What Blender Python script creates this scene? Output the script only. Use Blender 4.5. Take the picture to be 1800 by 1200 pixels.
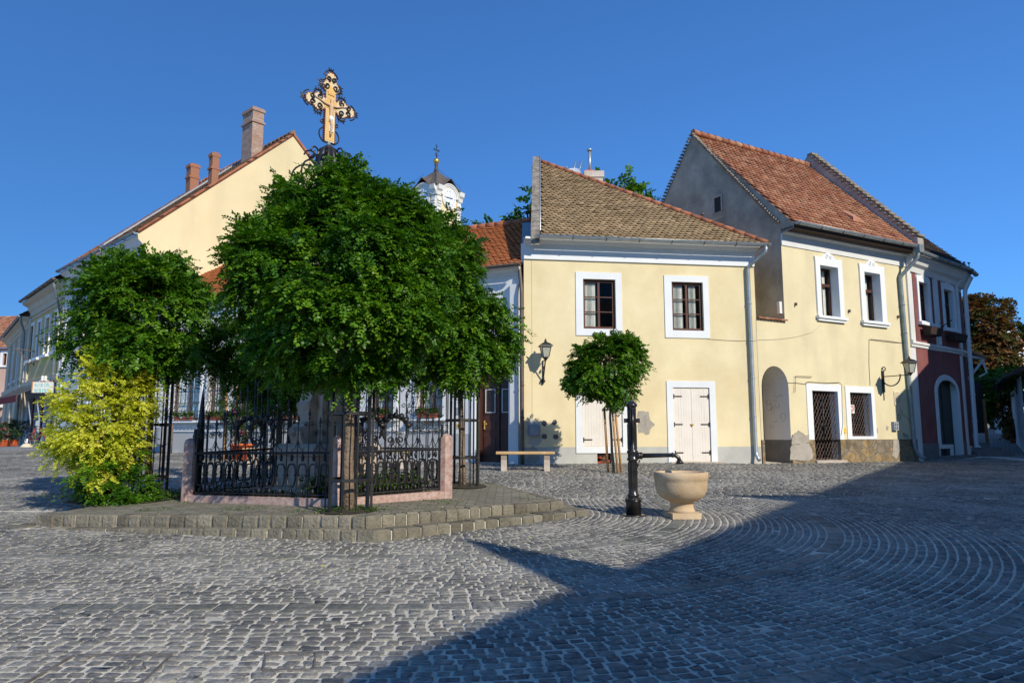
import bpy, math, random
import numpy as np
from mathutils import Vector, Matrix
PI = math.pi
for o in list(bpy.data.objects): bpy.data.objects.remove(o)
S = bpy.context.scene
COL = S.collection
# ---------------------------------------------------------------- camera, sky, sun, exposure
FPX = 1270.0; CAMZ = 1.449; PITCH = math.atan(162 / FPX)
cam_d = bpy.data.cameras.new('camera'); cam = bpy.data.objects.new('camera', cam_d); COL.objects.link(cam)
cam_d.sensor_width = 36; cam_d.lens = 36 * FPX / 1800; cam_d.clip_end = 2000; cam_d.clip_start = 0.05
cam.location = (0, 0, CAMZ); cam.rotation_euler = (PI / 2 + PITCH, 0, 0)
S.camera = cam
SUN_AZ = math.radians(37); SUN_EL = math.radians(31.8)
w = bpy.data.worlds.new('World'); S.world = w; w.use_nodes = True
nt = w.node_tree; bg = nt.nodes['Background']
sky = nt.nodes.new('ShaderNodeTexSky'); sky.sky_type = 'NISHITA'; sky.sun_disc = False
sky.sun_elevation = SUN_EL; sky.sun_rotation = PI + SUN_AZ
sky.altitude = 300; sky.air_density = 1.0; sky.dust_density = 0.2; sky.ozone_density = 3.0
gm_ = nt.nodes.new('ShaderNodeGamma'); gm_.inputs[1].default_value = 0.70          # evens out the steep zenith-to-horizon range
tn_ = nt.nodes.new('ShaderNodeMix'); tn_.data_type = 'RGBA'; tn_.blend_type = 'MULTIPLY'; tn_.inputs[0].default_value = 1; tn_.inputs[7].default_value = (0.41, 0.95, 1.74, 1)
nt.links.new(sky.outputs[0], gm_.inputs[0]); nt.links.new(gm_.outputs[0], tn_.inputs[6]); nt.links.new(tn_.outputs[2], bg.inputs[0]); bg.inputs[1].default_value = 0.13
sun_d = bpy.data.lights.new('sun', 'SUN'); sun = bpy.data.objects.new('sun', sun_d); COL.objects.link(sun)
sun_d.energy = 4.3; sun_d.angle = math.radians(0.5); sun_d.color = (1, 0.93, 0.80)
sdir = Vector((math.sin(SUN_AZ) * math.cos(SUN_EL), -math.cos(SUN_AZ) * math.cos(SUN_EL), math.sin(SUN_EL)))
sun.rotation_euler = sdir.to_track_quat('Z', 'Y').to_euler()
S.view_settings.view_transform = 'Standard'; S.view_settings.look = 'None'
S.view_settings.exposure = 0.1; S.view_settings.gamma = 1.0
S.cycles.max_bounces = 6; S.cycles.transparent_max_bounces = 12

# ---------------------------------------------------------------- ground height and picture rays
def sm(a, b, x):
    t = min(1, max(0, (x - a) / (b - a))); return t * t * (3 - 2 * t)
def g(x, y):
    z = 0.0313 * min(y, 27)
    z -= 0.025 * min(max(x - 5, 0), 9) * sm(12, 20, y)
    z += 0.085 * max(0, y - 27) * sm(8, 14, x)
    return z
def gv(X, Y):
    def s(a, b, t):
        t = np.clip((t - a) / (b - a), 0, 1); return t * t * (3 - 2 * t)
    return 0.0313 * np.minimum(Y, 27) - 0.025 * np.clip(X - 5, 0, 9) * s(12, 20, Y) + 0.085 * np.clip(Y - 27, 0, None) * s(8, 14, X)
def ray(px, py):
    x = (px - 900) / FPX; y = (600 - py) / FPX
    return Vector((x, math.cos(PITCH) - y * math.sin(PITCH), math.sin(PITCH) + y * math.cos(PITCH)))
def gnd(px, py, up=0.0):
    r = ray(px, py); t = 10.0
    for i in range(60):
        x, y, z = r.x * t, r.y * t, CAMZ + r.z * t
        e = z - g(x, y) - up
        t += e / (0.0313 * r.y - r.z) * 0.9
    return Vector((r.x * t, r.y * t, CAMZ + r.z * t))
def at(px, py, Y):
    r = ray(px, py); t = Y / r.y
    return Vector((r.x * t, Y, CAMZ + r.z * t))
class W:                                   # a vertical plane: origin, horizontal direction; outward normal faces the camera
    def __init__(s, x, y, dx, dy):
        s.o = Vector((x, y, 0)); s.d = Vector((dx, dy, 0)).normalized()
        n = Vector((s.d.y, -s.d.x, 0))
        if n.dot(-s.o) < 0: n = -n
        s.n = n
    def uv(s, px, py):
        r = ray(px, py); c = Vector((0, 0, CAMZ))
        t = (s.o - c).dot(s.n) / r.dot(s.n)
        p = c + r * t
        return ((p - s.o).dot(s.d), p.z)
    def pt(s, u, z, off=0.0):
        return s.o + s.d * u + s.n * off + Vector((0, 0, z))
    def rect(s, *pts):                     # l, t, r, b in pixels, or four corners TL TR BR BL
        if len(pts) == 4 and not isinstance(pts[0], tuple):
            l, t, r, b = pts; pts = [(l, t), (r, t), (r, b), (l, b)]
        q = [s.uv(*p) for p in pts]
        u0 = (q[0][0] + q[3][0]) / 2; u1 = (q[1][0] + q[2][0]) / 2
        z1 = (q[0][1] + q[1][1]) / 2; z0 = (q[2][1] + q[3][1]) / 2
        return (min(u0, u1), max(u0, u1), z0, z1)

# ---------------------------------------------------------------- materials
MATS = {}
def mat(name, col, col2=None, scale=2.0, rough=0.85, bump=0.15, bscale=60.0, vary=0.0, ramp=None, metal=0.0,
        streak=0.0, spec=0.3, trans=0.0, detail=6, brick=None, coords='Object', bdist=0.01):
    m = bpy.data.materials.new(name); m.use_nodes = True; MATS[name] = m
    N = m.node_tree.nodes; L = m.node_tree.links; b = N['Principled BSDF']
    tc = N.new('ShaderNodeTexCoord')
    co = tc.outputs['UV' if coords == 'UV' else 'Object']
    c1 = tuple(col) + (1,); c2 = tuple(col2 or col) + (1,)
    nz = N.new('ShaderNodeTexNoise'); nz.inputs['Scale'].default_value = scale; nz.inputs['Detail'].default_value = detail
    nz.inputs['Roughness'].default_value = 0.65
    L.new(co, nz.inputs['Vector'])
    mr = N.new('ShaderNodeMapRange'); mr.inputs[1].default_value = 0.35; mr.inputs[2].default_value = 0.65
    L.new(nz.outputs['Fac'], mr.inputs[0])
    mx = N.new('ShaderNodeMix'); mx.data_type = 'RGBA'; mx.inputs[6].default_value = c1; mx.inputs[7].default_value = c2
    L.new(mr.outputs[0], mx.inputs[0]); out = mx.outputs[2]
    hgt = None
    if brick:                              # brick = (w, h, mortar size, mortar colour)
        bk = N.new('ShaderNodeTexBrick'); bk.inputs['Scale'].default_value = 1
        bk.inputs['Brick Width'].default_value = brick[0]; bk.inputs['Row Height'].default_value = brick[1]
        bk.inputs['Mortar Size'].default_value = brick[2]; bk.inputs['Mortar'].default_value = tuple(brick[3]) + (1,)
        bk.inputs['Color1'].default_value = c1; bk.inputs['Color2'].default_value = c2
        bk.inputs['Mortar Smooth'].default_value = 0.3
        n2 = N.new('ShaderNodeTexNoise'); n2.inputs['Scale'].default_value = 9; L.new(co, n2.inputs['Vector'])
        vm = N.new('ShaderNodeVectorMath'); vm.operation = 'MULTIPLY_ADD'; vm.inputs[1].default_value = (.02, .02, .0)
        L.new(n2.outputs['Color'], vm.inputs[0]); L.new(co, vm.inputs[2]); L.new(vm.outputs[0], bk.inputs['Vector'])
        m3 = N.new('ShaderNodeMix'); m3.data_type = 'RGBA'; m3.inputs[0].default_value = 0.45
        L.new(bk.outputs['Color'], m3.inputs[6]); L.new(out, m3.inputs[7])
        m4 = N.new('ShaderNodeMix'); m4.data_type = 'RGBA'
        L.new(bk.outputs['Fac'], m4.inputs[0]); L.new(m3.outputs[2], m4.inputs[6]); m4.inputs[7].default_value = tuple(brick[3]) + (1,)
        out = m4.outputs[2]; hgt = bk.outputs['Fac']
    if ramp or vary:
        a = N.new('ShaderNodeAttribute'); a.attribute_name = 'rnd'
        if ramp:
            cr = N.new('ShaderNodeValToRGB'); e = cr.color_ramp.elements
            while len(e) < len(ramp): e.new(0.5)
            for i, c in enumerate(ramp): e[i].position = i / (len(ramp) - 1); e[i].color = tuple(c) + (1,)
            L.new(a.outputs['Fac'], cr.inputs[0])
            m2 = N.new('ShaderNodeMix'); m2.data_type = 'RGBA'; m2.blend_type = 'MULTIPLY'; m2.inputs[0].default_value = 1
            L.new(cr.outputs[0], m2.inputs[6]); L.new(out, m2.inputs[7]); out = m2.outputs[2]
        if vary:
            h = N.new('ShaderNodeHueSaturation'); k = N.new('ShaderNodeMapRange')
            k.inputs[3].default_value = 1 - vary; k.inputs[4].default_value = 1 + vary
            L.new(a.outputs['Fac'], k.inputs[0]); L.new(k.outputs[0], h.inputs['Value']); L.new(out, h.inputs['Color']); out = h.outputs[0]
    if streak:
        mp = N.new('ShaderNodeMapping'); mp.inputs['Scale'].default_value = (.55, .55, 0.16); L.new(tc.outputs['Object'], mp.inputs[0])
        ns = N.new('ShaderNodeTexNoise'); ns.inputs['Scale'].default_value = 2.0; ns.inputs['Detail'].default_value = 5; L.new(mp.outputs[0], ns.inputs['Vector'])
        k = N.new('ShaderNodeMapRange'); k.inputs[1].default_value = 0.45; k.inputs[2].default_value = 0.75; k.inputs[4].default_value = streak
        L.new(ns.outputs['Fac'], k.inputs[0])
        m2 = N.new('ShaderNodeMix'); m2.data_type = 'RGBA'; m2.inputs[7].default_value = (0.16, 0.14, 0.11, 1)
        L.new(k.outputs[0], m2.inputs[0]); L.new(out, m2.inputs[6]); out = m2.outputs[2]
    L.new(out, b.inputs['Base Color'])
    b.inputs['Roughness'].default_value = rough; b.inputs['Metallic'].default_value = metal
    b.inputs['Specular IOR Level'].default_value = spec
    if bump:
        nb = N.new('ShaderNodeTexNoise'); nb.inputs['Scale'].default_value = bscale; nb.inputs['Detail'].default_value = 5
        L.new(co, nb.inputs['Vector'])
        bp = N.new('ShaderNodeBump'); bp.inputs['Strength'].default_value = bump; bp.inputs['Distance'].default_value = bdist
        hh = nb.outputs['Fac']
        if hgt:
            s2 = N.new('ShaderNodeMath'); s2.operation = 'MULTIPLY_ADD'; s2.inputs[1].default_value = -1.5
            L.new(hgt, s2.inputs[0]); L.new(hh, s2.inputs[2]); hh = s2.outputs[0]
        L.new(hh, bp.inputs['Height']); L.new(bp.outputs[0], b.inputs['Normal'])
    if trans:
        tr = N.new('ShaderNodeBsdfTranslucent'); hs = N.new('ShaderNodeHueSaturation'); hs.inputs['Value'].default_value = 1.6
        hs.inputs['Saturation'].default_value = 1.1
        L.new(out, hs.inputs['Color']); L.new(hs.outputs[0], tr.inputs[0])
        ms = N.new('ShaderNodeMixShader'); ms.inputs[0].default_value = trans
        L.new(b.outputs[0], ms.inputs[1]); L.new(tr.outputs[0], ms.inputs[2]); L.new(ms.outputs[0], N['Material Output'].inputs[0])
    return m
def mat_glass(name):
    m = bpy.data.materials.new(name); m.use_nodes = True; MATS[name] = m
    N = m.node_tree.nodes; L = m.node_tree.links; N.remove(N['Principled BSDF'])
    t = N.new('ShaderNodeBsdfTransparent'); t.inputs[0].default_value = (.93, .95, .94, 1)
    gl = N.new('ShaderNodeBsdfGlossy'); gl.inputs['Roughness'].default_value = 0.03; gl.inputs[0].default_value = (.8, .85, .9, 1)
    nb = N.new('ShaderNodeTexNoise'); nb.inputs['Scale'].default_value = 3; bp = N.new('ShaderNodeBump'); bp.inputs['Strength'].default_value = .06
    L.new(nb.outputs['Fac'], bp.inputs['Height']); L.new(bp.outputs[0], gl.inputs['Normal'])
    f = N.new('ShaderNodeLayerWeight'); f.inputs[0].default_value = 0.22
    ms = N.new('ShaderNodeMixShader'); L.new(f.outputs['Fresnel'], ms.inputs[0]); L.new(t.outputs[0], ms.inputs[1]); L.new(gl.outputs[0], ms.inputs[2])
    L.new(ms.outputs[0], N['Material Output'].inputs[0]); return m
def mat_rubble(name):
    m = mat(name, (.3, .2, .1), (.2, .15, .1), scale=6, bump=0)
    N = m.node_tree.nodes; L = m.node_tree.links; b = N['Principled BSDF']; tc = N.new('ShaderNodeTexCoord')
    mp = N.new('ShaderNodeMapping'); mp.inputs['Scale'].default_value = (3.0, 3.6, 1); L.new(tc.outputs['UV'], mp.inputs[0])
    ns = N.new('ShaderNodeTexNoise'); ns.inputs['Scale'].default_value = 2.5; L.new(mp.outputs[0], ns.inputs['Vector'])
    vm = N.new('ShaderNodeVectorMath'); vm.operation = 'MULTIPLY_ADD'; vm.inputs[1].default_value = (.35, .35, 0); L.new(ns.outputs['Color'], vm.inputs[0]); L.new(mp.outputs[0], vm.inputs[2])
    v = N.new('ShaderNodeTexVoronoi'); v.inputs['Scale'].default_value = 1; L.new(vm.outputs[0], v.inputs['Vector'])
    e = N.new('ShaderNodeTexVoronoi'); e.feature = 'DISTANCE_TO_EDGE'; e.inputs['Scale'].default_value = 1; L.new(vm.outputs[0], e.inputs['Vector'])
    sp = N.new('ShaderNodeSeparateColor'); L.new(v.outputs['Color'], sp.inputs[0])
    cr = N.new('ShaderNodeValToRGB'); el = cr.color_ramp.elements; el.new(.4); el.new(.7)
    for i, c in enumerate([(.17, .13, .08), (.32, .22, .10), (.21, .17, .12), (.38, .24, .10)]): el[i].color = c + (1,)
    L.new(sp.outputs[0], cr.inputs[0])
    nd = N.new('ShaderNodeTexNoise'); nd.inputs['Scale'].default_value = 5; nd.inputs['Detail'].default_value = 8; L.new(tc.outputs['UV'], nd.inputs['Vector'])
    mm = N.new('ShaderNodeMix'); mm.data_type = 'RGBA'; mm.blend_type = 'MULTIPLY'; mm.inputs[0].default_value = .8; L.new(cr.outputs[0], mm.inputs[6])
    kk = N.new('ShaderNodeMapRange'); kk.inputs[1].default_value = .3; kk.inputs[2].default_value = .6; kk.inputs[3].default_value = .45; kk.inputs[4].default_value = 1.2; L.new(nd.outputs['Fac'], kk.inputs[0]); L.new(kk.outputs[0], mm.inputs[7])
    k = N.new('ShaderNodeMapRange'); k.inputs[1].default_value = .015; k.inputs[2].default_value = .05; L.new(e.outputs['Distance'], k.inputs[0])
    m2 = N.new('ShaderNodeMix'); m2.data_type = 'RGBA'; m2.inputs[6].default_value = (.26, .23, .18, 1); L.new(k.outputs[0], m2.inputs[0]); L.new(mm.outputs[2], m2.inputs[7])
    L.new(m2.outputs[2], b.inputs['Base Color'])
    bp = N.new('ShaderNodeBump'); bp.inputs['Strength'].default_value = .7; bp.inputs['Distance'].default_value = .05
    ad = N.new('ShaderNodeMath'); ad.operation = 'MULTIPLY_ADD'; ad.inputs[1].default_value = 1.0; L.new(k.outputs[0], ad.inputs[0]); L.new(nd.outputs['Fac'], ad.inputs[2])
    L.new(ad.outputs[0], bp.inputs['Height']); L.new(bp.outputs[0], b.inputs['Normal'])
    return m
mat('yellow_plaster', (.70, .575, .33), (.79, .675, .42), .8, streak=.12, bump=.25, bscale=35)
mat('yellow_plaster_old', (.66, .57, .36), (.73, .64, .41), .9, streak=.24, bump=.4, bscale=18)
mat('cream_plaster', (.68, .57, .34), (.76, .64, .40), .35, streak=.12, bump=.2, bscale=20)
mat('ochre_plaster', (.58, .43, .19), (.66, .50, .24), .8, streak=.1)
mat('beige_plaster', (.52, .45, .33), (.6, .52, .4), .8, streak=.1)
mat('pink_plaster', (.50, .33, .26), (.56, .38, .3), .8, streak=.1)
mat('red_plaster', (.18, .055, .052), (.25, .085, .078), 1.1, streak=.18)
mat('white_paint', (.78, .80, .80), (.72, .74, .75), 1.2, streak=.05, bump=.12)
mat('white_plaster', (.72, .72, .70), (.64, .64, .62), .8, streak=.1, bump=.2)
mat('grey_dado', (.42, .42, .38), (.52, .51, .46), 1.6, streak=.15, bump=.3)
mat('cool_grey_dado', (.36, .38, .40), (.42, .43, .44), 1.6, streak=.1, bump=.3)
mat('dark_dado', (.13, .13, .13), (.2, .19, .18), 2.5, streak=.2, bump=.4)
mat('grey_render', (.24, .225, .185), (.47, .44, .36), 1.0, bump=.5, bscale=14, streak=.35, bdist=.03, detail=10)
mat('old_render', (.32, .29, .25), (.43, .39, .34), 2.2, bump=.5, bscale=20, bdist=.02)
mat('patch_mortar', (.30, .27, .22), (.42, .38, .32), 6, bump=.6, bscale=30)
mat('dark_patch', (.10, .09, .09), (.16, .15, .14), 8, bump=.5)
mat('brown_wood', (.075, .028, .018), (.10, .04, .025), 5, rough=.5, bump=.1)
mat('dark_door_wood', (.05, .018, .013), (.07, .026, .018), 4, rough=.4, bump=.08)
mat('green_door_wood', (.035, .04, .035), (.05, .055, .045), 4, rough=.6, bump=.2)
mat('shutter_paint', (.72, .66, .58), (.78, .72, .64), 3, rough=.6, bump=.1)
mat('curtain', (.62, .62, .58), (.72, .72, .68), 6, bump=.0)
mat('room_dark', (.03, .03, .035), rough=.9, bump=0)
mat('black_iron', (.012, .012, .013), (.022, .020, .019), 9, rough=.45, bump=.15, spec=.5)
mat('pump_iron', (.010, .011, .012), (.035, .028, .024), 7, rough=.28, bump=.12, bscale=40, spec=.6)
mat('rusty_iron', (.10, .055, .04), (.20, .16, .13), 14, rough=.7, bump=.3)
mat('zinc', (.36, .40, .42), (.46, .50, .52), 5, rough=.42, bump=.05, metal=.6)
mat('old_zinc', (.20, .25, .27), (.30, .35, .36), 5, rough=.5, bump=.08, metal=.4)
mat('brown_pipe', (.11, .085, .07), (.15, .12, .10), 5, rough=.5, bump=.05, metal=.2)
mat('gold', (.85, .55, .15), (.75, .45, .1), 9, rough=.3, bump=.05, metal=.8)
mat('lamp_glass', (.42, .42, .34), (.36, .36, .30), 5, rough=.25, bump=0)
mat('wire', (.05, .05, .045), bump=0)
mat('wire_dull', (.35, .32, .25), bump=0)
mat('tile_straw', (.95, .93, .9), (.62, .60, .54), 3.0, ramp=[(.24, .165, .095), (.48, .345, .195), (.41, .295, .17), (.62, .455, .27), (.34, .235, .145)], rough=.9, bump=.4, bscale=50)
mat('tile_orange', (1, 1, 1), (.8, .78, .75), 2.5, ramp=[(.42, .13, .045), (.55, .20, .075), (.50, .17, .06), (.62, .25, .10)], rough=.85, bump=.2)
mat('tile_old_red', (1, 1, 1), (.7, .68, .62), 2.2, ramp=[(.24, .10, .055), (.46, .19, .10), (.36, .14, .08), (.58, .32, .19), (.42, .17, .09), (.20, .12, .08)], rough=.9, bump=.4)
mat('tile_brown', (1, 1, 1), (.6, .6, .6), 2.2, ramp=[(.13, .085, .055), (.24, .15, .09), (.19, .12, .08), (.30, .21, .14)], rough=.9, bump=.4)
mat('tile_dark', (1, 1, 1), (.6, .6, .6), 2.2, ramp=[(.06, .045, .035), (.11, .08, .06), (.08, .06, .05), (.14, .10, .08)], rough=.9, bump=.4)
mat('ridge_tile', (.30, .10, .05), (.42, .17, .09), 4, vary=.25, bump=.3)
mat('chimney_brick', (.36, .15, .09), (.52, .40, .32), 3.5, brick=(.26, .085, .014, (.34, .29, .24)), coords='UV', bump=.7, bscale=40, bdist=.02)
mat('chimney_brick_red', (.50, .14, .05), (.36, .17, .10), 4, brick=(.26, .085, .014, (.30, .22, .16)), coords='UV', bump=.8, bscale=40, bdist=.02, streak=.2)
mat('whitewash_brick', (.60, .55, .48), (.45, .36, .28), 2.5, bump=.6, bscale=20, bdist=.02)
mat('parapet_stone', (.12, .10, .08), (.34, .30, .24), 5.0, bump=.7, bscale=18, bdist=.03)
mat('pink_stone', (.34, .19, .155), (.52, .40, .35), 16, bump=.5, bscale=60, detail=10)
mat('pale_marble', (.40, .29, .22), (.58, .47, .38), 5, streak=.3, bump=.4, bscale=30)
mat('basin_stone', (.55, .37, .20), (.72, .54, .34), 3.2, bump=.5, bscale=50, rough=.85, streak=.45)
mat('bench_stone', (.40, .34, .28), (.52, .45, .38), 7, bump=.4)
mat('bench_top', (.50, .32, .15), (.60, .41, .21), 4, rough=.6, bump=.2)
mat('tower_plaster', (.74, .60, .34), (.8, .66, .4), .5, bump=.05)
mat('tower_white', (.74, .72, .66), (.68, .66, .60), .5, bump=.05)
mat('clock_white', (.80, .82, .84), bump=0)
mat('clock_blue', (.12, .16, .28), bump=0)
mat('slate', (.09, .075, .065), (.13, .11, .095), 2, bump=.3, bscale=8)
mat('step_stone', (1, 1, 1), (.72, .72, .7), 9, ramp=[(.13, .115, .085), (.24, .215, .16), (.185, .165, .125), (.29, .255, .19)], bump=.8, bscale=28, bdist=.03)
mat('step_mortar', (.60, .57, .49), (.42, .40, .34), 9, bump=.4)
mat('platform_paving', (.15, .135, .10), (.29, .265, .205), 3.5, brick=(.24, .14, .012, (.13, .125, .09)), coords='UV', bump=.7, bscale=30, bdist=.02)
mat('pavement_joint', (.70, .64, .52), (.46, .43, .35), 3.2, bump=.7, bscale=45, bdist=.02, detail=9)
mat('earth', (.045, .038, .025), (.075, .06, .04), 6, bump=.8, bscale=30, bdist=.03)
mat('far_ground', (.17, .17, .17), (.24, .24, .235), 1.5, brick=(.16, .12, .014, (.36, .35, .33)), coords='UV', bump=.5, bscale=30, bdist=.02)
mat('leaf_green', (1, 1, 1), (.8, .85, .7), 1.5, ramp=[(.014, .048, .004), (.042, .125, .006), (.085, .205, .008), (.17, .30, .016)], rough=.45, bump=0, trans=.25, spec=.35)
mat('leaf_dark', (1, 1, 1), (.8, .85, .7), 1.5, ramp=[(.02, .045, .012), (.035, .075, .016), (.055, .10, .022)], rough=.55, bump=0, trans=.2, spec=.3)
mat('leaf_yellow', (1, 1, 1), (.85, .9, .7), 3.0, ramp=[(.16, .26, .015), (.44, .48, .03), (.68, .66, .08), (.74, .66, .14)], rough=.6, bump=0, trans=.35, spec=.2)
mat('leaf_autumn', (1, 1, 1), (.85, .85, .8), .6, ramp=[(.045, .08, .018), (.08, .085, .02), (.17, .075, .026), (.26, .12, .045)], rough=.7, bump=0, trans=.25, spec=.2)
mat('leaf_vine', (1, 1, 1), (.8, .9, .7), 2, ramp=[(.03, .07, .012), (.07, .14, .02), (.14, .22, .03)], rough=.6, bump=0, trans=.3, spec=.2)
mat('petal_pink', (.75, .16, .25), (.6, .1, .2), 5, bump=0)
mat('petal_red', (.65, .05, .03), (.6, .12, .03), 5, bump=0)
mat('bark', (.16, .11, .07), (.26, .19, .13), 8, bump=.9, bscale=25, bdist=.03, streak=.2)
mat('bark_dark', (.06, .045, .035), (.10, .075, .055), 8, bump=.9, bscale=25, bdist=.03)
mat('stake_wood', (.42, .22, .08), (.52, .30, .12), 8, bump=.3)
mat('terracotta', (.62, .13, .045), (.55, .11, .04), 5, rough=.7, bump=.1)
mat('maroon_fabric', (.16, .02, .025), (.2, .03, .03), 3, bump=.1)
mat('dark_fabric', (.05, .05, .045), (.1, .1, .09), 3, bump=.1)
mat('shop_blue', (.34, .40, .48), (.30, .36, .44), 2, bump=.05)
mat('sign_cream', (.78, .76, .68), (.7, .68, .6), 3, bump=.05)
mat('sign_teal', (.12, .48, .44), bump=0)
mat('sign_frame', (.55, .25, .08), bump=.1)
mat('yellow_sign', (.80, .50, .03), bump=0)
mat('paper', (.80, .78, .74), (.7, .68, .64), 4, bump=.05)
mat('print_red', (.55, .05, .06), bump=0)
mat('print_dark', (.10, .08, .08), bump=0)
mat('plaque_cream', (.70, .62, .44), (.62, .54, .38), 4, bump=.1)
mat('plaque_ink', (.28, .20, .13), bump=0)
mat('meter_grey', (.24, .27, .31), (.32, .34, .37), 6, rough=.5, bump=.1)
mat('tyre_rubber', (.02, .02, .02), bump=0)
mat('bike_red', (.45, .08, .05), rough=.3, bump=0)
mat('skin_paint', (.66, .47, .30), (.56, .38, .24), 8, bump=0)
mat('cross_cream', (.72, .50, .24), (.66, .60, .46), 5, rough=.5, bump=.05)
mat('cross_gold', (.66, .38, .10), (.74, .48, .18), 4, rough=.45, bump=.05)
mat('cross_red', (.22, .07, .035), rough=.5, bump=0)
mat('graffiti', (.30, .30, .30), bump=0)
mat('timber_dark', (.035, .022, .016), (.06, .035, .025), 5, bump=.3)
mat('timber_orange', (.40, .20, .08), (.3, .14, .06), 5, bump=.2)
mat_glass('glass'); mat_rubble('rubble_stone')

# ---------------------------------------------------------------- objects, parts, mesh builder
ORG = {}
def tag(o, label=None, cat=None, group=None, kind=None):
    if label: o['label'] = label
    if cat: o['category'] = cat
    if group: o['group'] = group
    if kind: o['kind'] = kind
    return o
def thing(name, label, cat, loc, group=None):
    o = bpy.data.objects.new(name, None); COL.objects.link(o); o.location = loc; o.empty_display_size = .2
    ORG[o.name] = Vector(loc); return tag(o, label, cat, group)
def link_mesh(me, name, m, parent=None, loc=None):
    o = bpy.data.objects.new(name, me); COL.objects.link(o)
    me.materials.append(MATS[m])
    if parent is not None:
        o.parent = parent; ORG[o.name] = ORG[parent.name]
    else:
        ORG[o.name] = Vector(loc) if loc is not None else Vector((0, 0, 0)); o.location = ORG[o.name]
    return o
def copy_tree(o, parent=None):
    c = o.copy(); COL.objects.link(c); c.parent = parent
    for ch in list(o.children): copy_tree(ch, c)
    ORG[c.name] = ORG.get(o.name, Vector((0, 0, 0)))
    return c
def np_mesh(name, V, F, R=None, smooth=False, org=None):
    """V (n,3); F (m,k) faces of one size; R (m) per-face random"""
    me = bpy.data.meshes.new(name)
    V = np.asarray(V, dtype=np.float32)
    if org is not None: V = V - np.array(org, dtype=np.float32)
    Fs = F if isinstance(F, list) else [F]
    nl = sum(f.size for f in Fs); nf = sum(len(f) for f in Fs)
    me.vertices.add(len(V)); me.vertices.foreach_set('co', V.ravel())
    me.loops.add(nl); me.loops.foreach_set('vertex_index', np.concatenate([f.ravel() for f in Fs]).astype(np.int32))
    me.polygons.add(nf)
    tot = np.concatenate([np.full(len(f), f.shape[1]) for f in Fs]).astype(np.int32)
    me.polygons.foreach_set('loop_start', np.concatenate([[0], np.cumsum(tot)[:-1]]).astype(np.int32))
    me.polygons.foreach_set('loop_total', tot)
    me.polygons.foreach_set('use_smooth', np.full(nf, smooth))
    me.update(calc_edges=True)
    if R is not None:
        a = me.attributes.new('rnd', 'FLOAT', 'FACE'); a.data.foreach_set('value', np.asarray(R, dtype=np.float32))
    return me
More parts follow.
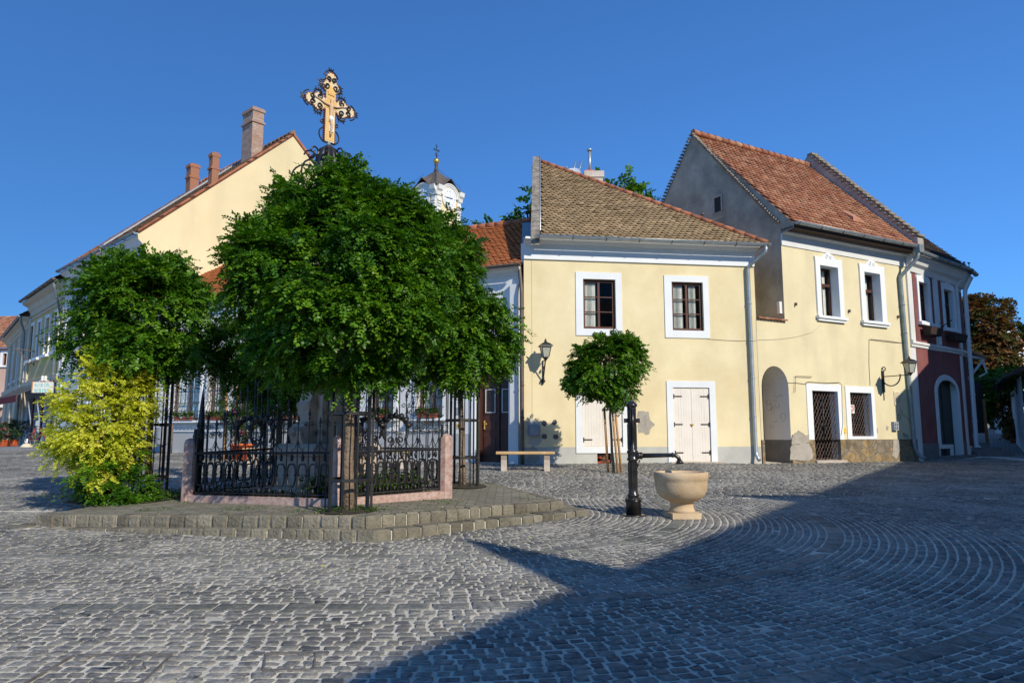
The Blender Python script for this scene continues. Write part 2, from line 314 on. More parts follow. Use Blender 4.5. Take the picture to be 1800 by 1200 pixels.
class MB:
    def __init__(s): s.v = []; s.f = []; s.r = []; s.s = []
    def face(s, pts, r=0.5, smooth=False):
        n = len(s.v); s.v += [tuple(p) for p in pts]; s.f.append(tuple(range(n, n + len(pts)))); s.r.append(r); s.s.append(smooth); return s
    def hexa(s, b, t, r=0.5):
        """b, t: four bottom and four top points"""
        n = len(s.v); s.v += [tuple(p) for p in list(b) + list(t)]
        for f in [(3, 2, 1, 0), (4, 5, 6, 7), (0, 1, 5, 4), (1, 2, 6, 5), (2, 3, 7, 6), (3, 0, 4, 7)]:
            s.f.append(tuple(n + i for i in f)); s.r.append(r); s.s.append(False)
        return s
    def box(s, c, size, rz=0.0, r=0.5):
        c = Vector(c); x = Vector((math.cos(rz), math.sin(rz), 0)) * size[0] / 2; y = Vector((-math.sin(rz), math.cos(rz), 0)) * size[1] / 2
        z = Vector((0, 0, size[2] / 2))
        q = [-x - y, x - y, x + y, -x + y]
        return s.hexa([c + p - z for p in q], [c + p + z for p in q], r)
    def wbox(s, w, u0, u1, z0, z1, o0, o1, r=0.5):
        """a box on wall w from offset o0 to o1"""
        return s.hexa([w.pt(u0, z0, o1), w.pt(u1, z0, o1), w.pt(u1, z0, o0), w.pt(u0, z0, o0)],
                      [w.pt(u0, z1, o1), w.pt(u1, z1, o1), w.pt(u1, z1, o0), w.pt(u0, z1, o0)], r)
    def tube(s, pts, rad, n=8, r=0.5, closed=False, cap=True, flat=None):
        pts = [Vector(p) for p in pts]
        if not isinstance(rad, (list, tuple)): rad = [rad] * len(pts)
        base = len(s.v); m = len(pts); prev = None
        for i, p in enumerate(pts):
            if closed: t = pts[(i + 1) % m] - pts[i - 1]
            else: t = pts[min(i + 1, m - 1)] - pts[max(i - 1, 0)]
            t.normalize()
            if prev is None:
                a = Vector((0, 0, 1)) if abs(t.z) < .9 else Vector((1, 0, 0))
                x = t.cross(a).normalized()
            else:
                x = (prev - t * prev.dot(t))
                x = x.normalized() if x.length > 1e-6 else t.orthogonal().normalized()
            prev = x; y = t.cross(x)
            for k in range(n):
                an = 2 * PI * k / n
                s.v.append(tuple(p + (x * math.cos(an) + y * math.sin(an)) * rad[i]))
        for i in range(m if closed else m - 1):
            a = base + i * n; b = base + ((i + 1) % m) * n
            for k in range(n):
                s.f.append((a + k, a + (k + 1) % n, b + (k + 1) % n, b + k)); s.r.append(r); s.s.append(n > 5)
        if cap and not closed:
            s.f.append(tuple(base + k for k in range(n))[::-1]); s.r.append(r); s.s.append(False)
            s.f.append(tuple(base + (m - 1) * n + k for k in range(n))); s.r.append(r); s.s.append(False)
        return s
    def lathe(s, c, prof, n=24, r=0.5, sq=None, rz=0.0, smooth=True):
        """prof: (radius, z) from bottom to top; sq=4 gives a square section"""
        c = Vector(c); base = len(s.v); k_ = sq or n; ph = rz + (PI / 4 if sq == 4 else 0)
        mul = math.sqrt(2) if sq == 4 else 1
        for (ra, z) in prof:
            for k in range(k_):
                a = ph + 2 * PI * k / k_
                s.v.append((c.x + ra * mul * math.cos(a), c.y + ra * mul * math.sin(a), c.z + z))
        for i in range(len(prof) - 1):
            for k in range(k_):
                a = base + i * k_; b = a + k_
                s.f.append((a + k, a + (k + 1) % k_, b + (k + 1) % k_, b + k)); s.r.append(r); s.s.append(smooth and not sq)
        s.f.append(tuple(base + k for k in range(k_))[::-1]); s.r.append(r); s.s.append(False)
        s.f.append(tuple(base + (len(prof) - 1) * k_ + k for k in range(k_))); s.r.append(r); s.s.append(False)
        return s
    def prism(s, poly, vec, r=0.5, smooth=False):
        n = len(s.v); m = len(poly); vec = Vector(vec)
        s.v += [tuple(Vector(p)) for p in poly] + [tuple(Vector(p) + vec) for p in poly]
        s.f.append(tuple(range(n, n + m))); s.r.append(r); s.s.append(False)
        s.f.append(tuple(range(n + m, n + 2 * m))[::-1]); s.r.append(r); s.s.append(False)
        for i in range(m):
            j = (i + 1) % m
            s.f.append((n + j, n + i, n + m + i, n + m + j)); s.r.append(r); s.s.append(smooth)
        return s
    def strip(s, w, u0, u1, prof, r=0.5):
        """extrude a closed (offset, z) profile along wall w"""
        return s.prism([w.pt(u0, z, o) for (o, z) in prof], w.d * (u1 - u0), r)
    def build(s, name, m, parent=None, label=None, loc=None):
        me = bpy.data.meshes.new(name)
        org = ORG[parent.name] if parent is not None else (Vector(loc) if loc is not None else Vector((0, 0, 0)))
        me.from_pydata([tuple(Vector(v) - org) for v in s.v], [], s.f)
        a = me.attributes.new('rnd', 'FLOAT', 'FACE'); a.data.foreach_set('value', s.r)
        me.polygons.foreach_set('use_smooth', s.s)
        uv = me.uv_layers.new(name='UVMap')
        for p in me.polygons:
            n = p.normal
            if abs(n.z) > .75: ax, ay = Vector((1, 0, 0)), Vector((0, 1, 0))
            else:
                ax = Vector((-n.y, n.x, 0)).normalized(); ay = Vector((0, 0, 1))
                if ax.x < 0: ax = -ax
            for li in p.loop_indices:
                co = me.vertices[me.loops[li].vertex_index].co + org
                uv.data[li].uv = (co.dot(ax), co.dot(ay))
        o = link_mesh(me, name, m, parent, loc)
        if label: o['label'] = label
        return o
def arc(c, r, a0, a1, n, ax, ay):
    return [Vector(c) + ax * (r * math.cos(a0 + (a1 - a0) * i / n)) + ay * (r * math.sin(a0 + (a1 - a0) * i / n)) for i in range(n + 1)]
def spiral(c, r0, r1, a0, turns, n, ax, ay):
    return [Vector(c) + ax * ((r0 + (r1 - r0) * i / n) * math.cos(a0 + turns * 2 * PI * i / n)) + ay * ((r0 + (r1 - r0) * i / n) * math.sin(a0 + turns * 2 * PI * i / n)) for i in range(n + 1)]
Z = Vector((0, 0, 1))
def wall_holes(mb, w, u0, u1, z0, z1, holes, off=0.0, top=None):
    """front sheet of a wall with rectangular holes; holes (a,b,c,d) = u0,u1,z0,z1"""
    us = sorted({u0, u1} | {x for h in holes for x in h[:2] if u0 < x < u1})
    zs = sorted({z0, z1} | {x for h in holes for x in h[2:4] if z0 < x < z1})
    for i in range(len(us) - 1):
        for j in range(len(zs) - 1):
            cu = (us[i] + us[i + 1]) / 2; cz = (zs[j] + zs[j + 1]) / 2
            if any(h[0] < cu < h[1] and h[2] < cz < h[3] for h in holes): continue
            mb.face([w.pt(us[i], zs[j], off), w.pt(us[i + 1], zs[j], off), w.pt(us[i + 1], zs[j + 1], off), w.pt(us[i], zs[j + 1], off)])
def reveal(mb, w, h, depth, off=0.0, back=False):
    u0, u1, z0, z1 = h[:4]; a = off; b = off - depth
    P = lambda u, z, o: w.pt(u, z, o)
    mb.face([P(u0, z0, a), P(u0, z1, a), P(u0, z1, b), P(u0, z0, b)]); mb.face([P(u1, z0, b), P(u1, z1, b), P(u1, z1, a), P(u1, z0, a)])
    mb.face([P(u0, z1, a), P(u1, z1, a), P(u1, z1, b), P(u0, z1, b)]); mb.face([P(u0, z0, b), P(u1, z0, b), P(u1, z0, a), P(u0, z0, a)])
    if back: mb.face([P(u0, z0, b), P(u1, z0, b), P(u1, z1, b), P(u0, z1, b)])
def surround(w, rs, ro, off, parent, m='white_paint', name='window_surround', base=0.0, sides=(1, 1, 1, 1)):
    """raised flat band between outer rect rs and opening ro"""
    mb = MB(); a, b, c, d = rs; e, f, p, q = ro
    if sides[0]: mb.wbox(w, a, e, p, q, base, off)
    if sides[1]: mb.wbox(w, f, b, p, q, base, off)
    if sides[2]: mb.wbox(w, a, b, q, d, base, off)
    if sides[3]: mb.wbox(w, a, b, c, p, base, off)
    return mb.build(name, m, parent)
def window(w, ro, depth, parent, m='brown_wood', cols=2, rows=3, fw=.06, bar=.028, curtain=True, transom=None, name='window', off=0, label=None, wall_m=None, sash=None):
    """frame + panes + curtain + dark room in the opening ro, set back by depth"""
    u0, u1, z0, z1 = ro; b = off - depth
    mb = MB()
    mb.wbox(w, u0, u0 + fw, z0, z1, b - .06, b); mb.wbox(w, u1 - fw, u1, z0, z1, b - .06, b)
    mb.wbox(w, u0 + fw, u1 - fw, z0, z0 + fw, b - .06, b); mb.wbox(w, u0 + fw, u1 - fw, z1 - fw, z1, b - .06, b)
    iu0, iu1, iz0, iz1 = u0 + fw, u1 - fw, z0 + fw, z1 - fw
    if transom is not None:
        tz = iz0 + (iz1 - iz0) * transom; mb.wbox(w, iu0, iu1, tz - .045, tz + .045, b - .05, b + .012)
        mb.wbox(w, (iu0 + iu1) / 2 - .03, (iu0 + iu1) / 2 + .03, iz0, tz - .045, b - .05, b - .005)
        mb.wbox(w, (iu0 + iu1) / 2 - .018, (iu0 + iu1) / 2 + .018, tz + .045, iz1, b - .05, b - .005)
    else:
        for i in range(1, cols):
            c = iu0 + (iu1 - iu0) * i / cols; mb.wbox(w, c - .03, c + .03, iz0, iz1, b - .05, b - .003)
        for j in range(1, rows):
            c = iz0 + (iz1 - iz0) * j / rows
            for i in range(cols):
                a0 = iu0 + (iu1 - iu0) * i / cols + (.03 if i else 0); a1 = iu0 + (iu1 - iu0) * (i + 1) / cols - (.03 if i < cols - 1 else 0)
                mb.wbox(w, a0, a1, c - bar / 2, c + bar / 2, b - .045, b - .008)
    fr = mb.build(name, m, parent, label)
    MB().face([w.pt(iu0, iz0, b - .03), w.pt(iu1, iz0, b - .03), w.pt(iu1, iz1, b - .03), w.pt(iu0, iz1, b - .03)]).build('pane', 'glass', fr)
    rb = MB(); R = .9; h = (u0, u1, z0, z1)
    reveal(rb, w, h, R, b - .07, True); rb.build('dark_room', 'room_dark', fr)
    if curtain:
        cb = MB(); n = 26
        for (a0, a1) in (curtain if isinstance(curtain, list) else [(0, .46), (.56, 1)]):
            x0 = iu0 + (iu1 - iu0) * a0; x1 = iu0 + (iu1 - iu0) * a1
            for i in range(n):
                p = x0 + (x1 - x0) * i / n; q = x0 + (x1 - x0) * (i + 1) / n
                o0 = b - .10 + .018 * math.sin(i * 1.9) + .008 * math.sin(i * 4.1); o1 = b - .10 + .018 * math.sin((i + 1) * 1.9) + .008 * math.sin((i + 1) * 4.1)
                cb.face([w.pt(p, iz0, o0), w.pt(q, iz0, o1), w.pt(q, iz1, o1), w.pt(p, iz1, o0)], smooth=True)
        cb.build('curtain', 'curtain', fr)
    return fr
def inside(poly, u, v):
    c = False; n = len(poly)
    for i in range(n):
        x0, y0 = poly[i]; x1, y1 = poly[(i + 1) % n]
        if (y0 > v) != (y1 > v) and u < (x1 - x0) * (v - y0) / (y1 - y0) + x0: c = not c
    return c
def tiles(o, ud, vd, poly, tw, th, rng, parent, m, name='roof', thick=.018, lift=.045, round_=True, sag=0.0, patchy=0.0):
    """a tiled slope: o origin, ud along the eave, vd up the slope, poly outline in (u,v) metres"""
    o = Vector(o); ud = Vector(ud).normalized(); vd = Vector(vd).normalized(); nn = ud.cross(vd).normalized()
    if nn.z < 0: nn = -nn
    mb = MB(); us = [p[0] for p in poly]; vs = [p[1] for p in poly]
    mb.face([o + ud * p[0] + vd * p[1] - nn * .02 for p in poly], .5)
    rows = int((max(vs) - min(vs)) / th) + 1
    for j in range(rows):
        v = min(vs) + j * th; sh = (j % 2) * tw / 2; rr = rng.random()
        n = int((max(us) - min(us)) / tw) + 2
        wob = [rng.uniform(-.006, .006)]
        for i in range(-1, n):
            u = min(us) + i * tw + sh + rng.uniform(-.004, .004)
            if not inside(poly, u + tw / 2, v + th * .5): continue
            ru = rng.random() * .6 + rr * .4
            dz = rng.uniform(0, .008) + (rng.random() < .03) * .015; dv = rng.uniform(-.010, .010) + sag * math.sin(u * 1.3 + j * .2)
            a = u + .004; b = u + tw - .004; L = th * 1.22
            up = lift + dz
            if round_: prof = [(a, .055), (a + tw * .2, .014), (a + tw * .5, 0), (b - tw * .2, .014), (b, .055)]
            else: prof = [(a, 0), (b, 0)]
            P = lambda x, y, z: o + ud * x + vd * (v + dv + y) + nn * z
            top = [P(x, y * (tw / .18), up) for x, y in prof]
            mb.face(top + [P(b, L, .012 + dz * .3), P(a, L, .012 + dz * .3)], ru)
            bot = [P(x, y * (tw / .18), up - thick) for x, y in prof]
            for k in range(len(prof) - 1): mb.face([bot[k], bot[k + 1], top[k + 1], top[k]], ru)
            mb.face([P(a, L, 0), bot[0], top[0], P(a, L, .012)], ru)
            mb.face([bot[-1], P(b, L, 0), P(b, L, .012), top[-1]], ru)
    return mb.build(name, m, parent)
def ridge_caps(p0, p1, rad, parent, m='ridge_tile', step=.33, name='ridge_tiles', rng=random.Random(4)):
    mb = MB(); p0 = Vector(p0); p1 = Vector(p1); n = max(1, int((p1 - p0).length / step)); d = (p1 - p0) / n
    for i in range(n):
        a = p0 + d * i; b = p0 + d * (i + 1.12)
        mb.tube([a + Z * rng.uniform(0, .012), b], [rad * 1.15, rad * .92], 10, r=rng.random())
    return mb.build(name, m, parent)
def gutter(w, u0, u1, z, off, rad, parent, m='zinc', name='gutter', brackets=True, bm='brown_pipe', dz=0.0):
    mb = MB(); n = 10; base = []
    for (u, zz) in ((u0, z), (u1, z + dz)):
        base.append([w.pt(u, zz, off) + w.n * (rad * math.cos(a)) + Z * (rad * math.sin(a)) for a in [PI + PI * k / n for k in range(n + 1)]])
    for k in range(n): mb.face([base[0][k], base[0][k + 1], base[1][k + 1], base[1][k]], smooth=True)
    inn = [[w.pt(u, zz, off) + w.n * ((rad - .012) * math.cos(a)) + Z * ((rad - .012) * math.sin(a)) for a in [PI + PI * k / n for k in range(n + 1)]] for (u, zz) in ((u0, z), (u1, z + dz))]
    for k in range(n): mb.face([inn[1][k], inn[1][k + 1], inn[0][k + 1], inn[0][k]], smooth=True)
    mb.face(base[0]); mb.face(base[1][::-1])
    mb.tube([w.pt(u0, z, off + rad), w.pt(u1, z + dz, off + rad)], .014, 6)
    o = mb.build(name, m, parent)
    if brackets:
        bb = MB(); k = max(2, int((u1 - u0) / .95))
        for i in range(k + 1):
            u = u0 + .1 + (u1 - u0 - .2) * i / k; zz = z + dz * (i / k)
            bb.tube([w.pt(u, zz, off) + w.n * ((rad + .01) * math.cos(a)) + Z * ((rad + .01) * math.sin(a)) for a in [PI + PI * q / 6 for q in range(7)]], .011, 5)
        bb.build('gutter_bracket', bm, o)
    return o
def pipe(pts, rad, parent, m='zinc', name='downpipe', collars=True):
    mb = MB(); P = [Vector(p) for p in pts]; out = [P[0]]
    for i in range(1, len(P) - 1):
        a = (P[i - 1] - P[i]); b = (P[i + 1] - P[i]); k = min(.09, a.length * .4, b.length * .4)
        out += [P[i] + a.normalized() * k, P[i] + (a.normalized() + b.normalized()) * k * .25, P[i] + b.normalized() * k]
    out.append(P[-1]); mb.tube(out, rad, 12)
    if collars:
        for i in range(len(P) - 1):
            L = (P[i + 1] - P[i]).length
            for k in range(1, int(L / 1.1) + 1):
                c = P[i].lerp(P[i + 1], k / (int(L / 1.1) + 1)); d = (P[i + 1] - P[i]).normalized()
                mb.tube([c - d * .02, c + d * .02], rad * 1.22, 12)
    return mb.build(name, m, parent)
rng = random.Random(7)
def shift(w, off): 
    q = W(w.o.x + w.n.x * off, w.o.y + w.n.y * off, w.d.x, w.d.y); q.n = w.n; return q
def roofface(pts, tw, th, m, parent, name='roof', **k):
    """tiled plane; pts[0] -> pts[1] is the eave"""
    P = [Vector(p) for p in pts]; ud = (P[1] - P[0]).normalized(); n = None
    for q in P[2:]:
        c = ud.cross(q - P[0])
        if c.length > .1: n = c.normalized(); break
    vd = n.cross(ud).normalized()
    if vd.z < 0: vd = -vd
    return tiles(P[0], ud, vd, [((q - P[0]).dot(ud), (q - P[0]).dot(vd)) for q in P], tw, th, rng, parent, m, name, **k)

# ================================================================ GROUND
xs = np.concatenate([np.linspace(-400, -40, 10), np.linspace(-36, 36, 73), np.linspace(40, 400, 10)])
ys = np.concatenate([np.linspace(-60, -4, 8), np.linspace(-3, 60, 64), np.linspace(70, 900, 12)])
X, Y = np.meshgrid(xs, ys); Zg = gv(X, np.minimum(Y, 55)) - .012
nx, ny = len(xs), len(ys)
V = np.stack([X, Y, Zg], -1).reshape(-1, 3)
ii, jj = np.meshgrid(np.arange(nx - 1), np.arange(ny - 1)); b0 = (jj * nx + ii).ravel()
F = np.stack([b0, b0 + 1, b0 + nx + 1, b0 + nx], -1)
me = np_mesh('ground', V, F, smooth=True)
uvl = me.uv_layers.new(name='UVMap'); uvl.data.foreach_set('uv', V[F.ravel()][:, :2].ravel().astype(np.float32))
tag(link_mesh(me, 'ground', 'far_ground'), kind='structure')

# platform outline (pixels -> plan)
def Uk(x): return min(1, max(0, (x + 1.5) / 2.4))
def U1(x): return .13 * min(1, max(.08, (x + 6.2) / 4.2)) - .045 * Uk(x)
def U2(x): return U1(x) + .135 - .03 * Uk(x)
def on_plat(px, py):
    p = gnd(px, py, .2)
    for _ in range(6): p = gnd(px, py, U2(p.x))
    return p
PT = [on_plat(62, 903), on_plat(642, 907), on_plat(992, 879), on_plat(835, 857), on_plat(300, 855)]
PT[4] = Vector((PT[0].x + 1.6, PT[0].y + 3.6, 0)); PT[3] = Vector((PT[2].x - 1.1, PT[2].y + 2.2, 0))
PL = [gnd(2, 926), gnd(661, 953), gnd(1036, 906), Vector((PT[3].x + .28, PT[3].y + .3, 0)), Vector((PT[4].x - .6, PT[4].y + .6, 0))]
PT = [Vector((p.x, p.y, 0)) for p in PT]; PL = [Vector((p.x, p.y, 0)) for p in PL]

# cobbles: courses run round the corner at c, then straight left and straight on
def cobbles(name, d0, d1, rowh, c, a_lo, a_hi, mask, seed, near):
    R = np.random.RandomState(seed); V_ = []; F4 = []; Rn = []; nb = 0
    cen = []; 
    d = d0; k = 0
    while d < d1:
        band = any(abs(d - b) < rowh * .5 for b in BANDS)
        h = .19 if band else rowh * R.uniform(.92, 1.08)
        Ltot = 15.5 + d * PI / 2 + 16
        s = R.uniform(0, .1)
        while s < Ltot:
            l = R.uniform(.20, .30) if band else R.uniform(.085, .15)
            cen.append((d + h / 2, s + l / 2, h, l, 1.0 if band else 0.0)); s += l
        d += h; k += 1
    A = np.array(cen)
    def mp(dd, ss):
        x = np.empty_like(dd); y = np.empty_like(dd)
        a = ss < 15.5; x[a] = c[0] - (15.5 - ss[a]); y[a] = c[1] - dd[a]
        arc_ = 15.5 + A_R(dd)
        m = (~a) & (ss < arc_); th = (ss[m] - 15.5) / np.maximum(A_R(dd[m]), 1e-6) * PI / 2
        x[m] = c[0] + dd[m] * np.sin(th); y[m] = c[1] - dd[m] * np.cos(th)
        q = (~a) & (ss >= arc_); x[q] = c[0] + dd[q]; y[q] = c[1] + (ss[q] - arc_[q])
        return x, y
    def A_R(dd): return dd * PI / 2
    cx, cy = mp(A[:, 0].copy(), A[:, 1].copy())
    keep = mask(cx, cy); A = A[keep]; cx = cx[keep]; cy = cy[keep]
    n = len(A)
    oct_ = np.array([(-.5, -.38), (-.42, -.5), (.42, -.5), (.5, -.38), (.5, .38), (.42, .5), (-.42, .5), (-.5, .38)])
    square = np.array([(-.5, -.47), (-.49, -.5), (.49, -.5), (.5, -.47), (.5, .47), (.49, .5), (-.49, .5), (-.5, .47)])
    bandm = A[:, 4][:, None, None]
    O = oct_[None] * (1 - bandm) + square[None] * bandm
    jit = R.normal(0, .042, (n, 8, 2)) * (1 - bandm * .85)
    O = O + jit
    gap = np.where(A[:, 4] > 0, .012, .0165)
    shr = R.uniform(.91, 1.0, (n, 2)); shr[A[:, 4] > 0] = 1
    Lx = (A[:, 3] - gap) * shr[:, 0]; Ly = (A[:, 2] - gap) * shr[:, 1]
    skew = R.normal(0, .10, n) * (A[:, 4] < .5)
    base_h = R.normal(0, .0025, n)
    rings = []
    for (sc, zz) in ((1.0, -.010), (.95, .0045), (.80, .0065)):
        ou = O[:, :, 0] * Lx[:, None] * sc + O[:, :, 1] * Ly[:, None] * skew[:, None]; ov = O[:, :, 1] * Ly[:, None] * sc
        # map by local frame at stone centre
        e = 1e-3
        dx, dy = mp(A[:, 0] + e, A[:, 1].copy()); dxa, dya = mp(A[:, 0].copy(), A[:, 1] + e)
        # arc frame: unit vectors across (v) and along (u)
        vx = (dx - cx); vy = (dy - cy)
        # across vector independent of arc-length shift
        ax_ = dxa - cx; ay_ = dya - cy; La = np.hypot(ax_, ay_) + 1e-9; ux, uy = ax_ / La, ay_ / La
        wx, wy = uy, -ux
        px = cx[:, None] + ux[:, None] * ou + wx[:, None] * ov; py = cy[:, None] + uy[:, None] * ou + wy[:, None] * ov
        zt = zz + base_h[:, None] + R.normal(0, .0015, (n, 8)) * (zz > 0)
        tilt = R.normal(0, .012, (n, 1)) * ov + R.normal(0, .012, (n, 1)) * ou
        rings.append(np.stack([px, py, gv(px, py) + zt + (tilt if zz > 0 else 0)], -1))
    Vv = np.concatenate(rings, 1).reshape(-1, 3)      # 24 per stone
    b = (np.arange(n) * 24)[:, None]
    q = []
    for r_ in (0, 8):
        for k2 in range(8):
            q.append(np.stack([b[:, 0] + r_ + k2, b[:, 0] + r_ + (k2 + 1) % 8, b[:, 0] + r_ + 8 + (k2 + 1) % 8, b[:, 0] + r_ + 8 + k2], -1))
    F4 = np.stack(q, 1).reshape(-1, 4); F8 = b + 16 + np.arange(8)[None]
    rn = R.rand(n) * .72; rn[A[:, 4] > 0] = .78 + R.rand(int((A[:, 4] > 0).sum())) * .22
    Rr = np.concatenate([np.repeat(rn, 16), rn])
    me = np_mesh(name, Vv, [F4, F8], Rr, smooth=True)
    return me, n
BANDS = [1.35, 3.15, 4.95, 6.85, 8.75, 10.6, 12.4]
def mask_plaza(x, y, far=False):
    m = np.ones(len(x), bool)
    def inpoly(poly):
        c = np.zeros(len(x), bool); n = len(poly)
        for i in range(n):
            x0, y0 = poly[i].x, poly[i].y; x1, y1 = poly[(i + 1) % n].x, poly[(i + 1) % n].y
            cnd = ((y0 > y) != (y1 > y)) & (x < (x1 - x0) * (y - y0) / (y1 - y0 + 1e-12) + x0); c ^= cnd
        return c
    m &= ~inpoly(PL)
    if far: m &= (y > 12.2) | (x < -.92)
    else: m &= (y < 12.2)
    m &= (np.abs(x) < .74 * (y + 3.0) + .3) & (y > 1.2)
    m &= ~((x > .2) & (x < 7.3) & (y > 19.95 + .139 * x))
    m &= ~((x > 7.0) & (y > 20.75 + (x - 7.0) * .5455)) & (x < 17.2)
    m &= ~((x < .2) & (y > 20.1 - (x) * .456))
    return m
me, n1 = cobbles('cobbles', .03, 17.6, .088, (-0.9, 10.65), 0, 0, mask_plaza, 3, True)
mat('cobble', (1, 1, 1), (.52, .54, .57), 6, ramp=[(.10, .10, .098), (.23, .215, .185), (.15, .145, .135), (.29, .27, .225), (.16, .152, .135), (.15, .147, .122), (.225, .215, .175)], bump=.9, bscale=55, bdist=.012, rough=.72, detail=9, spec=.35)
# chalky wear on the stones
N_ = MATS['cobble'].node_tree.nodes; L_ = MATS['cobble'].node_tree.links; b_ = N_['Principled BSDF']
src = b_.inputs['Base Color'].links[0].from_socket
tc_ = N_.new('ShaderNodeTexCoord')
n1_ = N_.new('ShaderNodeTexNoise'); n1_.inputs['Scale'].default_value = 22; n1_.inputs['Detail'].default_value = 8; n1_.inputs['Roughness'].default_value = .7; L_.new(tc_.outputs['Object'], n1_.inputs['Vector'])
n2_ = N_.new('ShaderNodeTexNoise'); n2_.inputs['Scale'].default_value = .9; n2_.inputs['Detail'].default_value = 5; L_.new(tc_.outputs['Object'], n2_.inputs['Vector'])
ad_ = N_.new('ShaderNodeMath'); ad_.operation = 'MULTIPLY_ADD'; ad_.inputs[1].default_value = .8; L_.new(n2_.outputs['Fac'], ad_.inputs[0]); L_.new(n1_.outputs['Fac'], ad_.inputs[2])
k_ = N_.new('ShaderNodeMapRange'); k_.inputs[1].default_value = .84; k_.inputs[2].default_value = 1.10; k_.inputs[4].default_value = .50; L_.new(ad_.outputs[0], k_.inputs[0])
m_ = N_.new('ShaderNodeMix'); m_.data_type = 'RGBA'; m_.inputs[7].default_value = (.48, .455, .40, 1); L_.new(k_.outputs[0], m_.inputs[0]); L_.new(src, m_.inputs[6]); L_.new(m_.outputs[2], b_.inputs['Base Color'])
tag(link_mesh(me, 'cobblestone_paving', 'cobble'), kind='structure')
# mortar bed under the stones
xs = np.linspace(-16, 18, 171); ys = np.linspace(1, 27, 131); X, Y = np.meshgrid(xs, ys)
V = np.stack([X, Y, gv(X, Y) - .001], -1).reshape(-1, 3); nx = len(xs); ny = len(ys)
ii, jj = np.meshgrid(np.arange(nx - 1), np.arange(ny - 1)); b0 = (jj * nx + ii).ravel()
tag(link_mesh(np_mesh('paving_bed', V, np.stack([b0, b0 + 1, b0 + nx + 1, b0 + nx], -1), smooth=True), 'paving_bed', 'pavement_joint'), kind='structure')
# straight courses behind the platform, left of the corner
def cobbles_straight():
    R = np.random.RandomState(9); st = []
    y = 10.75; k = 0
    while y < 27:
        h = .10 + (y > 16) * .03; x = -20 + R.uniform(0, .1)
        while x < 17:
            l = R.uniform(.12, .21); st.append((x + l / 2, y + h / 2, l, h)); x += l
        y += h
    A = np.array(st); x, y = A[:, 0], A[:, 1]; m = mask_plaza(x, y, True); A = A[m]; n = len(A)
    o = np.array([(-.5, -.35), (-.35, -.5), (.35, -.5), (.5, -.35), (.5, .35), (.35, .5), (-.35, .5), (-.5, .35)])
    O = o[None] + R.normal(0, .05, (n, 8, 2)); rings = []
    for sc, zz in ((.86, -.012), (.78, .008)):
        px = A[:, 0, None] + O[:, :, 0] * A[:, 2, None] * sc; py = A[:, 1, None] + O[:, :, 1] * A[:, 3, None] * sc
        rings.append(np.stack([px, py, gv(px, py) + zz + R.normal(0, .003, (n, 1))], -1))
    Vv = np.concatenate(rings, 1).reshape(-1, 3); b = (np.arange(n) * 16)[:, None]
    F4 = np.stack([np.stack([b[:, 0] + k, b[:, 0] + (k + 1) % 8, b[:, 0] + 8 + (k + 1) % 8, b[:, 0] + 8 + k], -1) for k in range(8)], 1).reshape(-1, 4)
    rn = R.rand(n) * .8
    tag(link_mesh(np_mesh('cobbles_back', Vv, [F4, b + 8 + np.arange(8)[None]], np.concatenate([np.repeat(rn, 8), rn]), smooth=True), 'cobblestone_paving', 'cobble'), kind='structure')
cobbles_straight()
# iron-framed covers set in the cobbles
def cover(pxs, label):
    c = [gnd(*p) for p in pxs]; ctr = sum(c, Vector()) / 4
    mb = MB()
    for i in range(4):
        a, b = c[i], c[(i + 1) % 4]; d = (b - a).normalized(); s = Z.cross(d) * .005
        mb.hexa([a - s - Z * .01, b - s - Z * .01, b + s - Z * .01, a + s - Z * .01], [a - s + Z * .014, b - s + Z * .014, b + s + Z * .014, a + s + Z * .014])
    o = mb.build('utility_cover', 'dark_patch', None, loc=ctr); tag(o, label, 'utility cover')
cover([(468, 1150), (555, 1148), (552, 1179), (462, 1180)], 'small square iron framed cover set into the sunlit cobbles')
cover([(130, 1153), (302, 1152), (248, 1203), (40, 1205)], 'larger iron framed cover set flush in the cobbles at the lower left')

